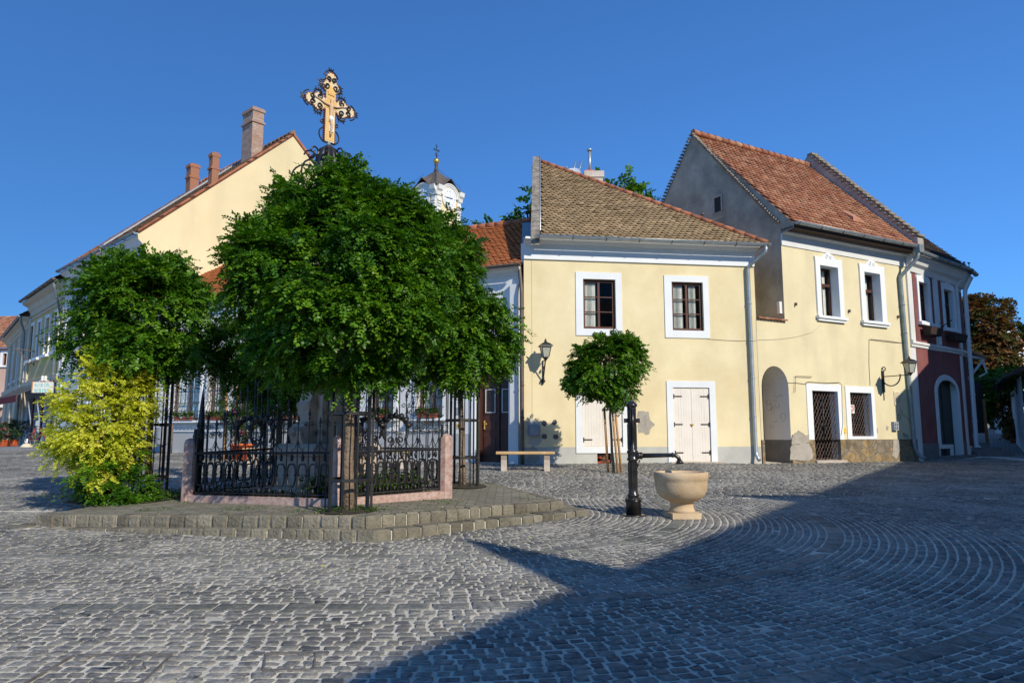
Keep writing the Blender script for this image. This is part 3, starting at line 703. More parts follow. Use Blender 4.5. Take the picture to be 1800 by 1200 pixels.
# ================================================================ STEPPED PLATFORM
plat_top = MB(); low = MB(); bed = MB()
def zt(p, U): return Vector((p.x, p.y, g(p.x, p.y) + U(p.x)))
def inset(poly, d):
    n = len(poly); out = []; ar = sum(poly[i].x * poly[(i + 1) % n].y - poly[(i + 1) % n].x * poly[i].y for i in range(n))
    cen = sum(poly, Vector()) / n
    for i in range(n):
        a, b, c = poly[i - 1], poly[i], poly[(i + 1) % n]
        n1 = Z.cross((b - a).normalized()); n2 = Z.cross((c - b).normalized())
        if ar < 0: n1, n2 = -n1, -n2
        out.append(b + (n1 + n2) * d / (1 + n1.dot(n2)))
    return out
def blocks(mb, P, Q, lo, hi, depth, inn, l0=.16, l1=.23):
    d = (Q - P); L = d.length; d.normalize(); s = 0
    while s < L - .02:
        l = min(rng.uniform(l0, l1), L - s)
        if L - s - l < .1: l = L - s
        a = P + d * (s + .010); b = P + d * (s + l - .010); r = rng.random(); j = rng.uniform(-.010, .010); k = .018
        za0, zb0 = g(a.x, a.y) + lo(a.x) - .03, g(b.x, b.y) + lo(b.x) - .03
        jz = rng.uniform(-.007, .004)
        za1, zb1 = g(a.x, a.y) + hi(a.x) + jz, g(b.x, b.y) + hi(b.x) + jz
        out = -inn
        def sec(p, z0, z1, e):
            o1 = out * (j + .006)
            return [p + o1 + Z * z0 - out * e, p + o1 + out * .006 + Z * (z0 + (z1 - z0) * .35) - out * e, p + o1 + Z * (z1 - k) - out * e, p + o1 - out * k + Z * (z1 - e * .5), p + inn * depth + Z * (z1 - e * .3), p + inn * depth + Z * z0]
        secs = [sec(a, za0, za1, .012), sec(a + d * .018, za0, za1, 0), sec(b - d * .018, zb0, zb1, 0), sec(b, zb0, zb1, .012)]
        n0 = len(mb.v)
        for q in secs: mb.v += [tuple(v) for v in q]
        for i in range(3):
            for m in range(6):
                mb.f.append((n0 + i * 6 + m, n0 + i * 6 + (m + 1) % 6, n0 + (i + 1) * 6 + (m + 1) % 6, n0 + (i + 1) * 6 + m)); mb.r.append(r); mb.s.append(False)
        mb.f.append(tuple(n0 + m for m in range(6))); mb.r.append(r); mb.s.append(False)
        mb.f.append(tuple(n0 + 18 + m for m in range(6))); mb.r.append(r); mb.s.append(False)
        s += l
bl = MB()
cen = sum(PT, Vector()) / 5
for poly, lo, hi in ((PL, lambda x: -.05, U1), (PT, U1, U2)):
    for i in range(4):
        P, Q = poly[i], poly[i + 1]; inn = Z.cross((Q - P).normalized())
        if inn.dot(cen - P) < 0: inn = -inn
        blocks(bl, P, Q, lo, hi, .15 if poly is PT else .42, inn)
    P, Q = poly[4], poly[0]; inn = Z.cross((Q - P).normalized()); inn = inn if inn.dot(cen - P) > 0 else -inn
    blocks(bl, P, Q, lo, hi, .3, inn)
tp = thing('stone_platform', None, None, (PT[1].x, PT[1].y, 0)); tp['kind'] = 'structure'
bl.build('step_stones', 'step_stone', tp)
for poly, U, dd, dz, m, nm in ((PL, U1, .02, -.022, 'step_mortar', 'step_bed'), (PT, U2, .02, -.02, 'step_mortar', 'step_bed'), (PT, U2, .145, -.003, 'platform_paving', 'platform_top')):
    q = inset(poly, dd); mb = MB()
    # subdivide as a fan of strips so the sheet follows the ground
    t = [zt(p, U) + Z * dz for p in q]; cc = sum(t, Vector()) / 5; cc.z = g(cc.x, cc.y) + U(cc.x) + dz
    for i in range(5):
        a, b = t[i], t[(i + 1) % 5]; mb.face([cc, a, b])
        mb.face([a, b, b - Z * .5, a - Z * .5])
    mb.build(nm, m, tp)

# ================================================================ YELLOW HOUSE WITH SHUTTERS (centre right)
w1 = W(.31, 19.87, .99, .139)
uL = w1.uv(921, 620)[0]; uR = w1.uv(1335, 700)[0]
H1 = thing('shuttered_house', 'pale yellow two storey house with beige shuttered doors, straw coloured tiles and grey plinth', 'house', w1.pt(3.4, .6))
r_w = [w1.rect(1025, 491, 1082, 578), w1.rect(1181, 496, 1236, 581)]
s_w = [w1.rect(1012, 479, 1093, 590), w1.rect(1168, 485, 1246, 594)]
r_s = [w1.rect(1024, 681, 1094, 785), w1.rect((1182, 681), (1246, 681), (1251, 811), (1186, 811))]
s_s = [w1.rect(1012, 669, 1106, 796), w1.rect((1170, 669), (1256, 670), (1262, 816), (1176, 816))]
zd = w1.uv(1150, 785)[1]; zb = w1.uv(1120, 462)[1]; zb2 = w1.uv(1120, 440)[1]
r_v = w1.rect(1050, 794, 1075, 818)
zbase = g(3, 20) - .4; ztop = w1.uv(1120, 425)[1]
mb = MB(); wall_holes(mb, w1, uL, uR, zd, ztop, r_w + r_s)
for h in r_w: reveal(mb, w1, h, .07)
for h in r_s: reveal(mb, w1, h, .05, back=True)
e1 = shift(w1, .42)
ze = e1.uv(1150, 425)[1]; gEL = e1.uv(946, 412); gER = e1.uv(1350, 437)
EL = e1.pt(gEL[0] + .08, ze + .05); ER = e1.pt(gER[0] - .05, ze + .05)
A1 = at(950, 286, 24.8)
BR = ER + Vector((-.9, 9.6, 0)); BL = EL + Vector((.1, 9.6, 0))
P0, P1 = w1.pt(uL, 0), w1.pt(uR, 0); P2 = P1 + Vector((-.8, 7, 0)); P3 = P0 + Vector((.1, 7, 0))
for a, b in ((P1, P2), (P2, P3), (P3, P0)):
    mb.face([a + Z * zbase, b + Z * zbase, b + Z * ztop, a + Z * ztop])
gl_ = Vector((EL.x, EL.y, 0)) * 0
mb.build('wall', 'yellow_plaster', H1)
# plinth band
mb = MB(); wall_holes(mb, w1, uL, uR, zbase, zd, r_s + [r_v], off=.0)
reveal(mb, w1, r_v, .18)
mb.build('plinth', 'grey_dado', H1)
mb = MB(); reveal(mb, w1, r_v, .5, off=-.18, back=True); mb.build('vent_recess', 'room_dark', H1)
mb = MB()
for k in range(-4, 5):
    u0, u1, z0, z1 = r_v; c = u0 + (u1 - u0) * (k + 4) / 8
    for sgn in (1, -1):
        a = w1.pt(max(u0, min(u1, c)), z0, -.04); e = c + sgn * (z1 - z0) * .8
        if u0 <= e <= u1: mb.tube([a, w1.pt(e, z1, -.04)], .006, 5)
mb.tube([w1.pt(u0, z0, -.02), w1.pt(u1, z0, -.02), w1.pt(u1, z1, -.02), w1.pt(u0, z1, -.02)], .012, 5, closed=True)
mb.build('vent_grille', 'rusty_iron', H1)
mb = MB()
for (a, b, c) in ((.15, .08, .1), (.35, .1, .07), (.62, .07, .1), (.25, .22, .08), (.5, .2, .06), (.8, .12, .12), (.72, .26, .07)):
    u = r_v[0] + a * (r_v[1] - r_v[0]); z = r_v[2] + b; mb.box(w1.pt(u, z, -.12), (c, .08, .06), rng.random() * 3, rng.random())
mb.build('brick_rubble', 'terracotta', H1)
# frieze and cove under the eaves
mb = MB(); T = ze
mb.strip(w1, uL, uR, [(0, zb), (.05, zb), (.05, zb2), (0, zb2)])
mb.strip(w1, uL, uR + .05, [(0, zb2 - .001), (.06, zb2), (.08, zb2 + .06), (.16, zb2 + .08), (.24, zb2 + .16), (.32, zb2 + .2), (.36, T - .02), (0, T)])
mb.build('cornice', 'white_paint', H1)
for ws, wo in zip(s_w, r_w): surround(w1, ws, wo, .028, H1)
surround(w1, s_s[0], r_s[0], .028, H1); surround(w1, s_s[1], (r_s[1][0], r_s[1][1], s_s[1][2], r_s[1][3]), .028, H1, sides=(1, 1, 1, 0))
for i, h in enumerate(r_w):
    window(w1, h, .07, H1, fw=.075, cols=2, rows=3, curtain=[(0, .44)] if i == 0 else [(.0, .40), (.62, .9)])
# shutters with strap hinges
for h in r_s:
    u0, u1, z0, z1 = h; um = (u0 + u1) / 2
    MB().wbox(w1, u0, u1, z0, z1, -.045, -.022).build('shutter_backing', 'shutter_paint', H1)
    for (a, b, sg) in ((u0 + .012, um - .008, 1), (um + .008, u1 - .012, -1)):
        mb = MB(); k = 7; bw = (b - a) / k
        for i in range(k): mb.wbox(w1, a + bw * i + .0015, a + bw * (i + 1) - .0015, z0 + .02, z1 - .02, -.030, -.012 + rng.uniform(-.002, .002), rng.random())
        sh = mb.build('shutter', 'shutter_paint', H1)
        mb = MB()
        for zf in ((.12, .5, .88) if h is r_s[1] else (.12, .88)):
            z = z0 + (z1 - z0) * zf; x = a if sg > 0 else b
            mb.wbox(w1, min(x, x + sg * .26), max(x, x + sg * .26), z - .016, z + .016, -.011, .0)
            mb.wbox(w1, x - .03, x + .03, z - .06, z + .06, -.005, .012)
        mb.build('hinge', 'black_iron', sh)
mb = MB(); z = r_s[1][2] + (r_s[1][3] - r_s[1][2]) * .5; um = (r_s[1][0] + r_s[1][1]) / 2
mb.wbox(w1, um - .05, um + .05, z - .012, z + .012, -.011, .012); mb.wbox(w1, um - .02, um + .025, z - .05, z - .015, -.008, .022)
mb.build('padlock', 'gold', H1)
mb = MB(); mb.wbox(w1, s_s[1][0] + .05, s_s[1][1] + .12, r_s[1][2] - .14, r_s[1][2] - .003, -.04, .10); mb.build('doorstep', 'bench_stone', H1)
# bare patches
def patch(w, pts, m, parent, off=.004, name='bare_patch', th=.004):
    c = sum((Vector((*w.uv(*p), 0)) for p in pts), Vector()) / len(pts); out = []
    q = [Vector((*w.uv(*p), 0)) for p in pts]
    for i in range(len(q)):
        a, b = q[i], q[(i + 1) % len(q)]
        for k in range(4): 
            p = a.lerp(b, k / 4); out.append(p + Vector((rng.uniform(-1, 1), rng.uniform(-1, 1), 0)) * (b - a).length * .06)
    return MB().prism([w.pt(p.x, p.y, off) for p in out], -w.n * th).build(name, m, parent)
patch(w1, [(1121, 721), (1140, 723), (1143, 738), (1151, 746), (1143, 755), (1141, 763), (1134, 764), (1132, 760), (1121, 760)], 'patch_mortar', H1)
for c in ((957, 744), (975, 742), (957, 767), (977, 767)):
    patch(w1, [(c[0] + rng.uniform(4, 6) * math.cos(q * PI / 5), c[1] + rng.uniform(4, 5.5) * math.sin(q * PI / 5)) for q in range(10)], 'dark_patch', H1)
patch(w1, [(928, 790), (936, 782), (946, 790), (950, 805), (942, 814), (928, 812)], 'patch_mortar', H1)
patch(w1, [(925, 742), (932, 738), (948, 741), (952, 775), (944, 784), (928, 780)], 'grey_dado', H1, off=.003)
# roof
roofface([EL, ER, A1], .185, .155, 'tile_straw', H1, name='roof', sag=.02)
mb = MB(); lift = Z * -.02
mb.face([ER, BR, A1]); mb.face([BR, BL, A1]); mb.face([BL, EL, A1 + Vector((-.3, 0, 0))]); mb.face([EL - Z * .02, ER - Z * .02, BR - Z * .02, BL - Z * .02]); mb.build('rear_roof', 'tile_straw', H1)
ridge_caps(ER + Z * .06 - (A1 - ER) * .005, A1 + Z * .05, .07, H1, step=.36)
mb = MB()
q0 = Vector((EL.x - .28, EL.y + .02, EL.z - .25)); q1 = Vector((A1.x - .27, A1.y, A1.z - .05))
mb.hexa([q0, q0 + Vector((.24, 0, 0)), q1 + Vector((.24, 0, 0)), q1], [q0 + Z * .42, q0 + Vector((.24, 0, .42)), q1 + Vector((.24, 0, .28)), q1 + Z * .28])
mb.hexa([q1, q1 + Vector((.24, 0, 0)), q1 + Vector((.24, 3.6, -2.8)), q1 + Vector((0, 3.6, -2.8))], [q1 + Z * .28, q1 + Vector((.24, 0, .28)), q1 + Vector((.24, 3.6, -2.5)), q1 + Vector((0, 3.6, -2.5))])
mb.build('gable_coping', 'parapet_stone', H1)
mb = MB(); g0 = Vector((q0.x + .03, w1.pt(uL, 0).y + .02, 0))
mb.face([Vector((g0.x, g0.y, 2)), Vector((g0.x + .1, g0.y + 7, 2)), Vector((g0.x + .1, g0.y + 7, ze)), Vector((q1.x + .03, q1.y, q1.z + .1)), Vector((g0.x, g0.y, ze + .1))])
mb.build('gable_wall', 'old_render', H1)
mb = MB(); mb.tube([q0 + Vector((.26, 0, .40)), q1 + Vector((.26, 0, .30))], .02, 6); mb.build('flashing', 'zinc', H1)
G = gutter(e1, gEL[0] - .1, gER[0] + .02, ze + .03, .10, .075, H1)
c0 = e1.pt(gER[0] - .12, ze - .03, .1)
pu = w1.uv(1313, 520)[0]
pipe([c0, c0 + Z * -.16, w1.pt(pu + .02, w1.uv(1312, 470)[1], .09), w1.pt(pu + .03, g(6.8, 20.7) + .26, .09), w1.pt(pu + .06, g(6.8, 20.7) + .10, .22)], .052, H1)
# wires and small things on the wall
mb = MB(); pts = [w1.uv(*p) for p in ((1246, 596), (1275, 598), (1300, 599), (1322, 598))]; mb.tube([w1.pt(u, z, .012) for u, z in pts], .006, 4); mb.build('wall_cable', 'wire_dull', H1)
m_ = w1.rect(930, 747, 948, 766); mb = MB(); mb.wbox(w1, m_[0], m_[1], m_[2], m_[3], .001, .13); mb.wbox(w1, m_[0] + .03, m_[1] - .03, m_[2] + .03, m_[3] - .03, .13, .15); mb.build('meter_box', 'meter_grey', H1)
# chimney with steel flue
cc = at(1043, 320, 24.6)
mb = MB(); mb.box((cc.x, cc.y, cc.z - .9), (.62, .5, 2.0)); mb.box((cc.x, cc.y, cc.z + .20), (.70, .58, .22)); ch = mb.build('chimney', 'whitewash_brick', H1)
mb = MB()
for k in range(4): mb.box((cc.x - .22 + .16 * k, cc.y + rng.uniform(-.1, .1), cc.z + .335), (.14, .3, .05), r=rng.random())
mb.build('cap_bricks', 'terracotta', ch)
mb = MB(); f0 = Vector((cc.x - .12, cc.y, cc.z + .3)); mb.tube([f0, f0 + Z * .86], .05, 12); mb.tube([f0 + Z * .84, f0 + Z * .90, f0 + Z * .92], [.09, .10, .03], 12); mb.build('flue', 'zinc', ch)
# finial post on the roof at the right
p_ = at(1236, 396, 23.3)
mb = MB(); mb.tube([p_ - Z * .3, p_ + Z * .35], .018, 6); mb.tube([p_ + Vector((-.18, 0, .12)), p_ + Vector((.18, 0, .10))], .014, 6); mb.tube([p_ + Z * .35, p_ + Z * .40, p_ + Z * .43], [.06, .05, .01], 8)
mb.build('cable_bracket', 'rusty_iron', H1)
# satellite dish and aerial behind the hip
sd = at(1003, 312, 25.5)
D = thing('satellite_dish', 'white satellite dish peeping over the hip of the straw tiled roof', 'satellite dish', sd - Z * 1.6)
mb = MB(); nn = Vector((-.35, -.75, .5)).normalized(); ax = nn.cross(Z).normalized(); ay = ax.cross(nn)
rings = []
for i in range(6):
    r = .42 * i / 5; rings.append([sd + ax * r * math.cos(a) + ay * r * math.sin(a) + nn * (r * r * .5) for a in [2 * PI * k / 20 for k in range(20)]])
for i in range(5):
    for k in range(20): mb.face([rings[i][k], rings[i][(k + 1) % 20], rings[i + 1][(k + 1) % 20], rings[i + 1][k]], smooth=True)
mb.build('dish', 'white_paint', D)
mb = MB(); mb.tube([sd - Z * 1.6, sd - nn * .03], .03, 8); mb.tube([sd - ay * .4, sd + nn * .45], .012, 6); mb.tube([sd + nn * .42, sd + nn * .5], .04, 8); mb.build('dish_mast', 'zinc', D)
ta = at(1010, 312, 25.9)
D = thing('tv_antenna', 'grey comb shaped television aerial beside the satellite dish', 'antenna', ta - Z * 1.6)
mb = MB(); mb.tube([ta - Z * 1.6, ta + Z * .3], .02, 6)
for dx in (-.06, .16):
    a = ta + Vector((dx - .05, 0, .0)); b = ta + Vector((dx + .12, 0, .62)); mb.tube([a, b], .012, 6)
    for k in range(13):
        c = a.lerp(b, k / 12); mb.tube([c + Vector((-.085, 0, .02)), c + Vector((.085, 0, -.02))], .007, 4)
mb.build('antenna_elements', 'zinc', D)

# ================================================================ WHITE HOUSE WITH ORANGE TILES (centre, behind the fence)
w0 = W(.05, 20.15, -.91, .415)
H0 = thing('white_house', 'low white house with orange tiled roof, brown panelled door and barred windows', 'house', w0.pt(6, .7))
e0 = shift(w0, .3); z0e = e0.uv(870, 470)[1]; zc0 = w0.uv(870, 487)[1]; zd0 = w0.uv(870, 762)[1]
gb0 = lambda u: g(w0.pt(u, 0).x, w0.pt(u, 0).y)
door = w0.rect((836, 640), (903, 640), (903, 812), (837, 811)); door = (door[0], door[1], gb0(1) - .02, gb0(1) + 2.95)
wins = [w0.rect(733, 610, 779, 738), w0.rect(653, 606, 693, 735), w0.rect(500, 600, 548, 735), w0.rect(420, 598, 462, 735), w0.rect(366, 597, 400, 735), w0.rect(302, 595, 353, 735)]
za, zbb = wins[1][2], wins[1][3]
wins = [(a, b, za, zbb) for (a, b, c, d) in wins]
LW = 15.0
mb = MB(); wall_holes(mb, w0, -.2, LW, zd0, z0e, [door] + wins)
for h in wins: reveal(mb, w0, h, .18)
reveal(mb, w0, door, .32)
mb.build('wall', 'white_plaster', H0)
mb = MB(); wall_holes(mb, w0, -.2, LW, 0, zd0, [door]); mb.build('plinth', 'cool_grey_dado', H0)
mb = MB(); mb.strip(w0, -.25, LW, [(0, zc0), (.05, zc0), (.07, zc0 + .08), (.18, zc0 + .12), (.25, zc0 + .22), (.28, z0e - .02), (0, z0e)]); mb.build('cornice', 'white_plaster', H0)
# door leaves
dw = MB(); u0, u1, za_, zb_ = door; b = -.30
dw.wbox(w0, u0, u1, za_, zb_, b - .05, b)
df = dw.build('door', 'dark_door_wood', H0)
mb = MB(); um = (u0 + u1) / 2
mb.wbox(w0, u0, u0 + .07, za_, zb_, b, b + .09); mb.wbox(w0, u1 - .07, u1, za_, zb_, b, b + .09)
for (a, c) in ((u0 + .12, um - .05), (um + .05, u1 - .12)):
    for (p, q) in ((.22, .78), (.90, 1.22), (1.36, 2.15), (2.3, 2.75)):
        mb.wbox(w0, a, c, za_ + p, za_ + q, b, b + .018)
        mb.wbox(w0, a + .05, c - .05, za_ + p + .05, za_ + q - .05, b + .018, b + .03)
mb.wbox(w0, um - .03, um + .03, za_, zb_, b, b + .05); mb.wbox(w0, u0 + .07, u1 - .07, za_ + .03, za_ + .16, b, b + .035)
mb.build('door_panel', 'dark_door_wood', df)
for (a, c) in ((u0 + .19, um - .12), (um + .12, u1 - .19)):
    mb = MB(); mb.wbox(w0, a, c, za_ + 1.43, za_ + 2.08, b + .03, b + .034); mb.build('door_glass', 'glass', df)
    mb = MB()
    for (p, q, r_, s_) in ((a - .015, a, 1.42, 2.09), (c, c + .015, 1.42, 2.09), (a, c, 1.42, 1.435), (a, c, 2.075, 2.09)): mb.wbox(w0, p, q, za_ + r_, za_ + s_, b + .03, b + .042)
    mb.build('glazing_bead', 'white_paint', df)
mb = MB(); mb.wbox(w0, u1 - .17, u1 - .13, za_ + .95, za_ + 1.2, b + .03, b + .045); mb.tube([w0.pt(u1 - .15, za_ + 1.1, b + .045), w0.pt(u1 - .15, za_ + 1.1, b + .09), w0.pt(u1 - .25, za_ + 1.1, b + .09)], .011, 6)
mb.build('door_handle', 'gold', df)
mb = MB(); mb.wbox(w0, u0 - .16, u0, za_, zb_, .001, .045); mb.wbox(w0, u1, u1 + .16, za_, zb_, .001, .045); mb.wbox(w0, u0 - .16, u1 + .16, zb_, zb_ + .16, .001, .05); mb.build('door_surround', 'white_paint', H0)
mb = MB(); mb.wbox(w0, -.2, .12, 0, z0e - .5, 0, .10); mb.wbox(w0, -.2, .05, 0, z0e - .5, .10, .16); mb.build('pilaster', 'white_plaster', H0)
# notice plates beside the door
y_ = w0.rect(803, 744, 809, 753); MB().wbox(w0, *y_, .001, .012).build('gas_sign', 'yellow_sign', H0)
mb = MB(); mb.wbox(w0, y_[0] + (y_[1] - y_[0]) * .4, y_[0] + (y_[1] - y_[0]) * .6, y_[2] + .02, y_[3] - .02, .012, .015); mb.wbox(w0, y_[0] + .02, y_[1] - .02, (y_[2] + y_[3]) / 2 - .01, (y_[2] + y_[3]) / 2 + .01, .015, .017); mb.build('gas_sign_mark', 'print_dark', H0)
y_ = w0.rect(800, 716, 812, 728); MB().wbox(w0, *y_, .001, .02).build('street_plaque', 'meter_grey', H0)
# barred windows
def grille(w, h, parent, bulge=.16):
    u0, u1, z0, z1 = h; mb = MB(); n = 7
    for i in range(n + 1):
        u = u0 - .04 + (u1 - u0 + .08) * i / n
        mb.tube([w.pt(u, z0 + .05, .02), w.pt(u, z0 + .08, bulge + .06), w.pt(u, z0 + .32, bulge + .06), w.pt(u, z0 + .62, bulge * .5), w.pt(u, z1, .05)], .009, 5)
    for zz, o in ((z0 + .08, bulge + .06), (z0 + .32, bulge + .06), (z0 + .62, bulge * .5), (z0 + .98, .07), (z0 + 1.35, .06)):
        if zz < z1:
            mb.tube([w.pt(u0 - .05, zz, 0), w.pt(u0 - .05, zz, o), w.pt(u1 + .05, zz, o), w.pt(u1 + .05, zz, 0)], .009, 5)
    for i in range(n):
        u = u0 + (u1 - u0) * (i + .5) / n
        mb.tube(spiral(w.pt(u, z0 + .84, .08), .06, .012, -PI / 2, 1.2, 10, w.d, Z), .006, 4)
        mb.tube(spiral(w.pt(u, z0 + 1.2, .075), .06, .012, PI / 2, 1.2, 10, w.d, Z), .006, 4)
    mb.build('window_grille', 'black_iron', parent)
for h in wins:
    f = window(w0, h, .18, H0, m='rusty_iron', cols=2, rows=4, fw=.07)
    surround(w0, (h[0] - .13, h[1] + .13, h[2] - .04, h[3] + .13), h, .03, H0)
    mb = MB(); mb.wbox(w0, h[0] - .2, h[1] + .2, h[2] - .08, h[2] - .0405, 0, .24); mb.build('window_sill', 'white_paint', H0)
    mb = MB()
    for k in range(9):
        u = h[0] - .14 + (h[1] - h[0] + .28) * (k + .5) / 9
        mb.tube(arc(w0.pt(u, h[2] - .28, .05), .045, 0, PI * 2, 10, w0.d, Z)[:-1], .012, 5, closed=True)
    mb.wbox(w0, h[0] - .2, h[1] + .2, h[2] - .38, h[2] - .345, 0, .06); mb.wbox(w0, h[0] - .2, h[1] + .2, h[2] - .20, h[2] - .175, 0, .06)
    mb.build('baluster_frieze', 'white_paint', H0)
    grille(w0, h, H0)
# roof
rb0 = shift(w0, -3.3); zr0 = rb0.uv(880, 397)[1]
u_r = e0.uv(914, 462)[0]
er, el_ = e0.pt(u_r, z0e + .04), e0.pt(LW, z0e + .04)
rr_, rl_ = rb0.pt(rb0.uv(934, 389)[0], zr0), rb0.pt(LW, zr0)
roofface([er, el_, rl_, rr_], .18, .15, 'tile_orange', H0)
ridge_caps(rr_ + Z * .05, rl_ + Z * .05, .10, H0)
mb = MB(); bk = Vector((.415, .91, 0)) * 3.3
mb.face([rr_ - Z * .03, rl_ - Z * .03, rl_ + bk - Z * 3, rr_ + bk - Z * 3]); mb.build('rear_roof', 'tile_orange', H0)
gutter(e0, u_r - .05, LW, z0e + .01, .09, .065, H0, m='brown_pipe')
for u in (1.2, 2.3, 3.5, 4.7, 5.9):
    mb = MB(); p = er.lerp(rr_, .16) + w0.d * u; mb.tube([p + Z * .0, p + Z * .17], .012, 5); mb.box(p + Z * .14, (.09, .02, .07), .3); mb.build('snow_guard', 'black_iron', H0)
# metal flashing block between this roof and the gable coping
mb = MB(); fa = at(918, 391, 22.9); fb = at(941, 389, 22.9); fc = at(941, 424, 20.6); fd = at(917, 427, 20.6)
mb.face([fa, fb, fc, fd]); mb.face([fa + Z * .04, fb + Z * .04, fb + Vector((0, 1, .04)), fa + Vector((0, 1, .04))]); mb.face([fa, fd, fd - Z * .5, fa - Z * 1.5]); mb.face([fd, fc, fc - Z * .06, fd - Z * .06])
mb.build('flashing', 'old_zinc', H0)
mb = MB(); q = at(920, 446, 20.1); mb.box(q, (.14, .2, .55), 0); mb.build('parapet_stub', 'white_plaster', H0)
dp = at(912, 466, 20.0)
pu0 = w0.uv(914, 560)[0]
gp = w1.pt(uL - .07, 0)
pipe([dp - Z * .02, dp + Vector((.03, -.02, -.22)), Vector((gp.x, gp.y - .09, dp.z - .75)), Vector((gp.x + .02, gp.y - .09, 1.0)), Vector((gp.x + .02, gp.y - .09, .62))], .052, H0, m='brown_pipe')

# ================================================================ STONE LITTLE STREET FURNITURE comes later; LEFT ROW
w3 = W(-13.7, 26.4, -.73, .68); wg3 = W(-13.7, 26.4, .68, .73)
H3 = thing('gabled_house', 'tall house with broad windowless cream gable and three brick chimneys', 'house', w3.pt(2, .85))
ez3 = wg3.uv(266, 414)[1]; ap3 = wg3.uv(515, 238)
L3 = shift(w3, .3).uv(186, 443)[0]
gw = MB(); ap = wg3.pt(*ap3); hw = ap3[0]
gw.face([wg3.pt(0, 4.2), wg3.pt(2 * hw, 4.2), wg3.pt(2 * hw + .34, ez3 + .06), wg3.pt(hw, ap3[1] + .04), wg3.pt(-.34, ez3 + .04), wg3.pt(-.30, ez3 - .22), wg3.pt(0, ez3 - .5)])
gw.build('gable_wall', 'cream_plaster', H3)
def facade_windows(w, rects, holes_depth, parent, wallm, u0, u1, z0, z1, fm='brown_wood', fr=.06, sur=.16, curtain=True):
    hs = [w.rect(*r) if not isinstance(r[0], float) else r for r in rects]
    mb = MB(); wall_holes(mb, w, u0, u1, z0, z1, hs)
    for h in hs: reveal(mb, w, h, holes_depth)
    mb.build('wall', wallm, parent)
    for h in hs:
        window(w, h, holes_depth, parent, m=fm, transom=.68, fw=fr, curtain=curtain)
        surround(w, (h[0] - sur, h[1] + sur, h[2] - .05, h[3] + sur), h, .04, parent)
        MB().wbox(w, h[0] - sur - .05, h[1] + sur + .05, h[2] - .14, h[2] - .0505, 0, .14).build('window_sill', 'white_paint', parent)
    return hs
z3 = lambda py, px, w=w3: w.uv(px, py)[1]
facade_windows(w3, [(u, u + .95, 5.0, 6.9) for u in (1.1, 3.3)] + [(u, u + .95, 1.9, 3.6) for u in (1.1, 3.3)], .16, H3, 'white_plaster', 0.0, L3, 0, ez3 - .1)
def eaves(w, u0, u1, ez, parent, off=.35, m='white_plaster', dz=.55, gm='old_zinc', und='timber_dark'):
    MB().strip(w, u0, u1, [(0, ez - dz), (.05, ez - dz), (.06, ez - dz * .7), (.14, ez - dz * .6), (.2, ez - dz * .35), (off - .06, ez - dz * .2), (off - .05, ez - .02), (0, ez)]).build('cornice', m, parent)
    return gutter(w, u0, u1, ez + .02, off + .06, .075, parent, m=gm)
eaves(w3, 0.02, L3, ez3, H3)
# roofs of the left row: front slope and rear slope
def long_roof(w, u0, u1, ez, depth, rz, off, parent, m, tw=.2, th=.19, **k):
    E0, E1 = w.pt(u0, ez, off), w.pt(u1, ez, off); R0, R1 = w.pt(u0, rz, -depth), w.pt(u1, rz, -depth)
    roofface([E0, E1, R1, R0], tw, th, m, parent, **k)
    MB().face([R0 - Z * .03, R1 - Z * .03, w.pt(u1, ez - .03, -2 * depth), w.pt(u0, ez - .03, -2 * depth)]).build('rear_roof', m, parent)
    return R0, R1
nrm = abs((ap - w3.o).dot(w3.n))
R0, R1 = long_roof(w3, -.06, L3, ez3 + .06, nrm, ap3[1] + .06, .34, H3, 'tile_brown')
mb = MB(); c0, c1 = wg3.pt(-.34, ez3), wg3.pt(hw, ap3[1]); c2 = wg3.pt(2 * hw + .34, ez3)
for a, b in ((c0, c1), (c1, c2)):
    mb.tube([a + Z * .06 + wg3.n * .04, b + Z * .06 + wg3.n * .04], .06, 6)
mb.build('verge_tiles', 'ridge_tile', H3)
ridge_caps(R0 + Z * .05, R1 + Z * .05, .1, H3, 'tile_brown')
# white rendered wedge at the gutter end
def chimney(px0, px1, pyt, pyb, Yd, parent, m='chimney_brick', cap=True, dep=.6):
    a = at(px0, pyt, Yd); b = at(px1, pyt, Yd); bot = at(px0, pyb, Yd).z - 1.2; wd = (b.x - a.x); c = (a + b) / 2
    ang = math.atan2(w3.d.y, w3.d.x); s = wd / (abs(math.cos(ang)) + abs(math.sin(ang)) * dep)
    mb = MB(); mb.box((c.x, c.y, (bot + a.z) / 2), (s * .92, s * .92 * dep, a.z - bot), ang)
    if cap:
        mb.box((c.x, c.y, a.z - .06), (s, s * dep + .06, .14), ang); mb.box((c.x, c.y, a.z - .62), (s * 1.02, s * dep + .08, .09), ang)
        mb.box((c.x, c.y, a.z + .03), (s * .9, s * dep * .9, .05), ang)
    return mb.build('chimney', m, parent)
chimney(424, 468, 197, 300, 31.0, H3, dep=.55); chimney(367, 387, 272, 330, 28.5, H3, 'chimney_brick_red', dep=.8); chimney(327, 352, 292, 345, 33.5, H3, 'chimney_brick_red', dep=.8)
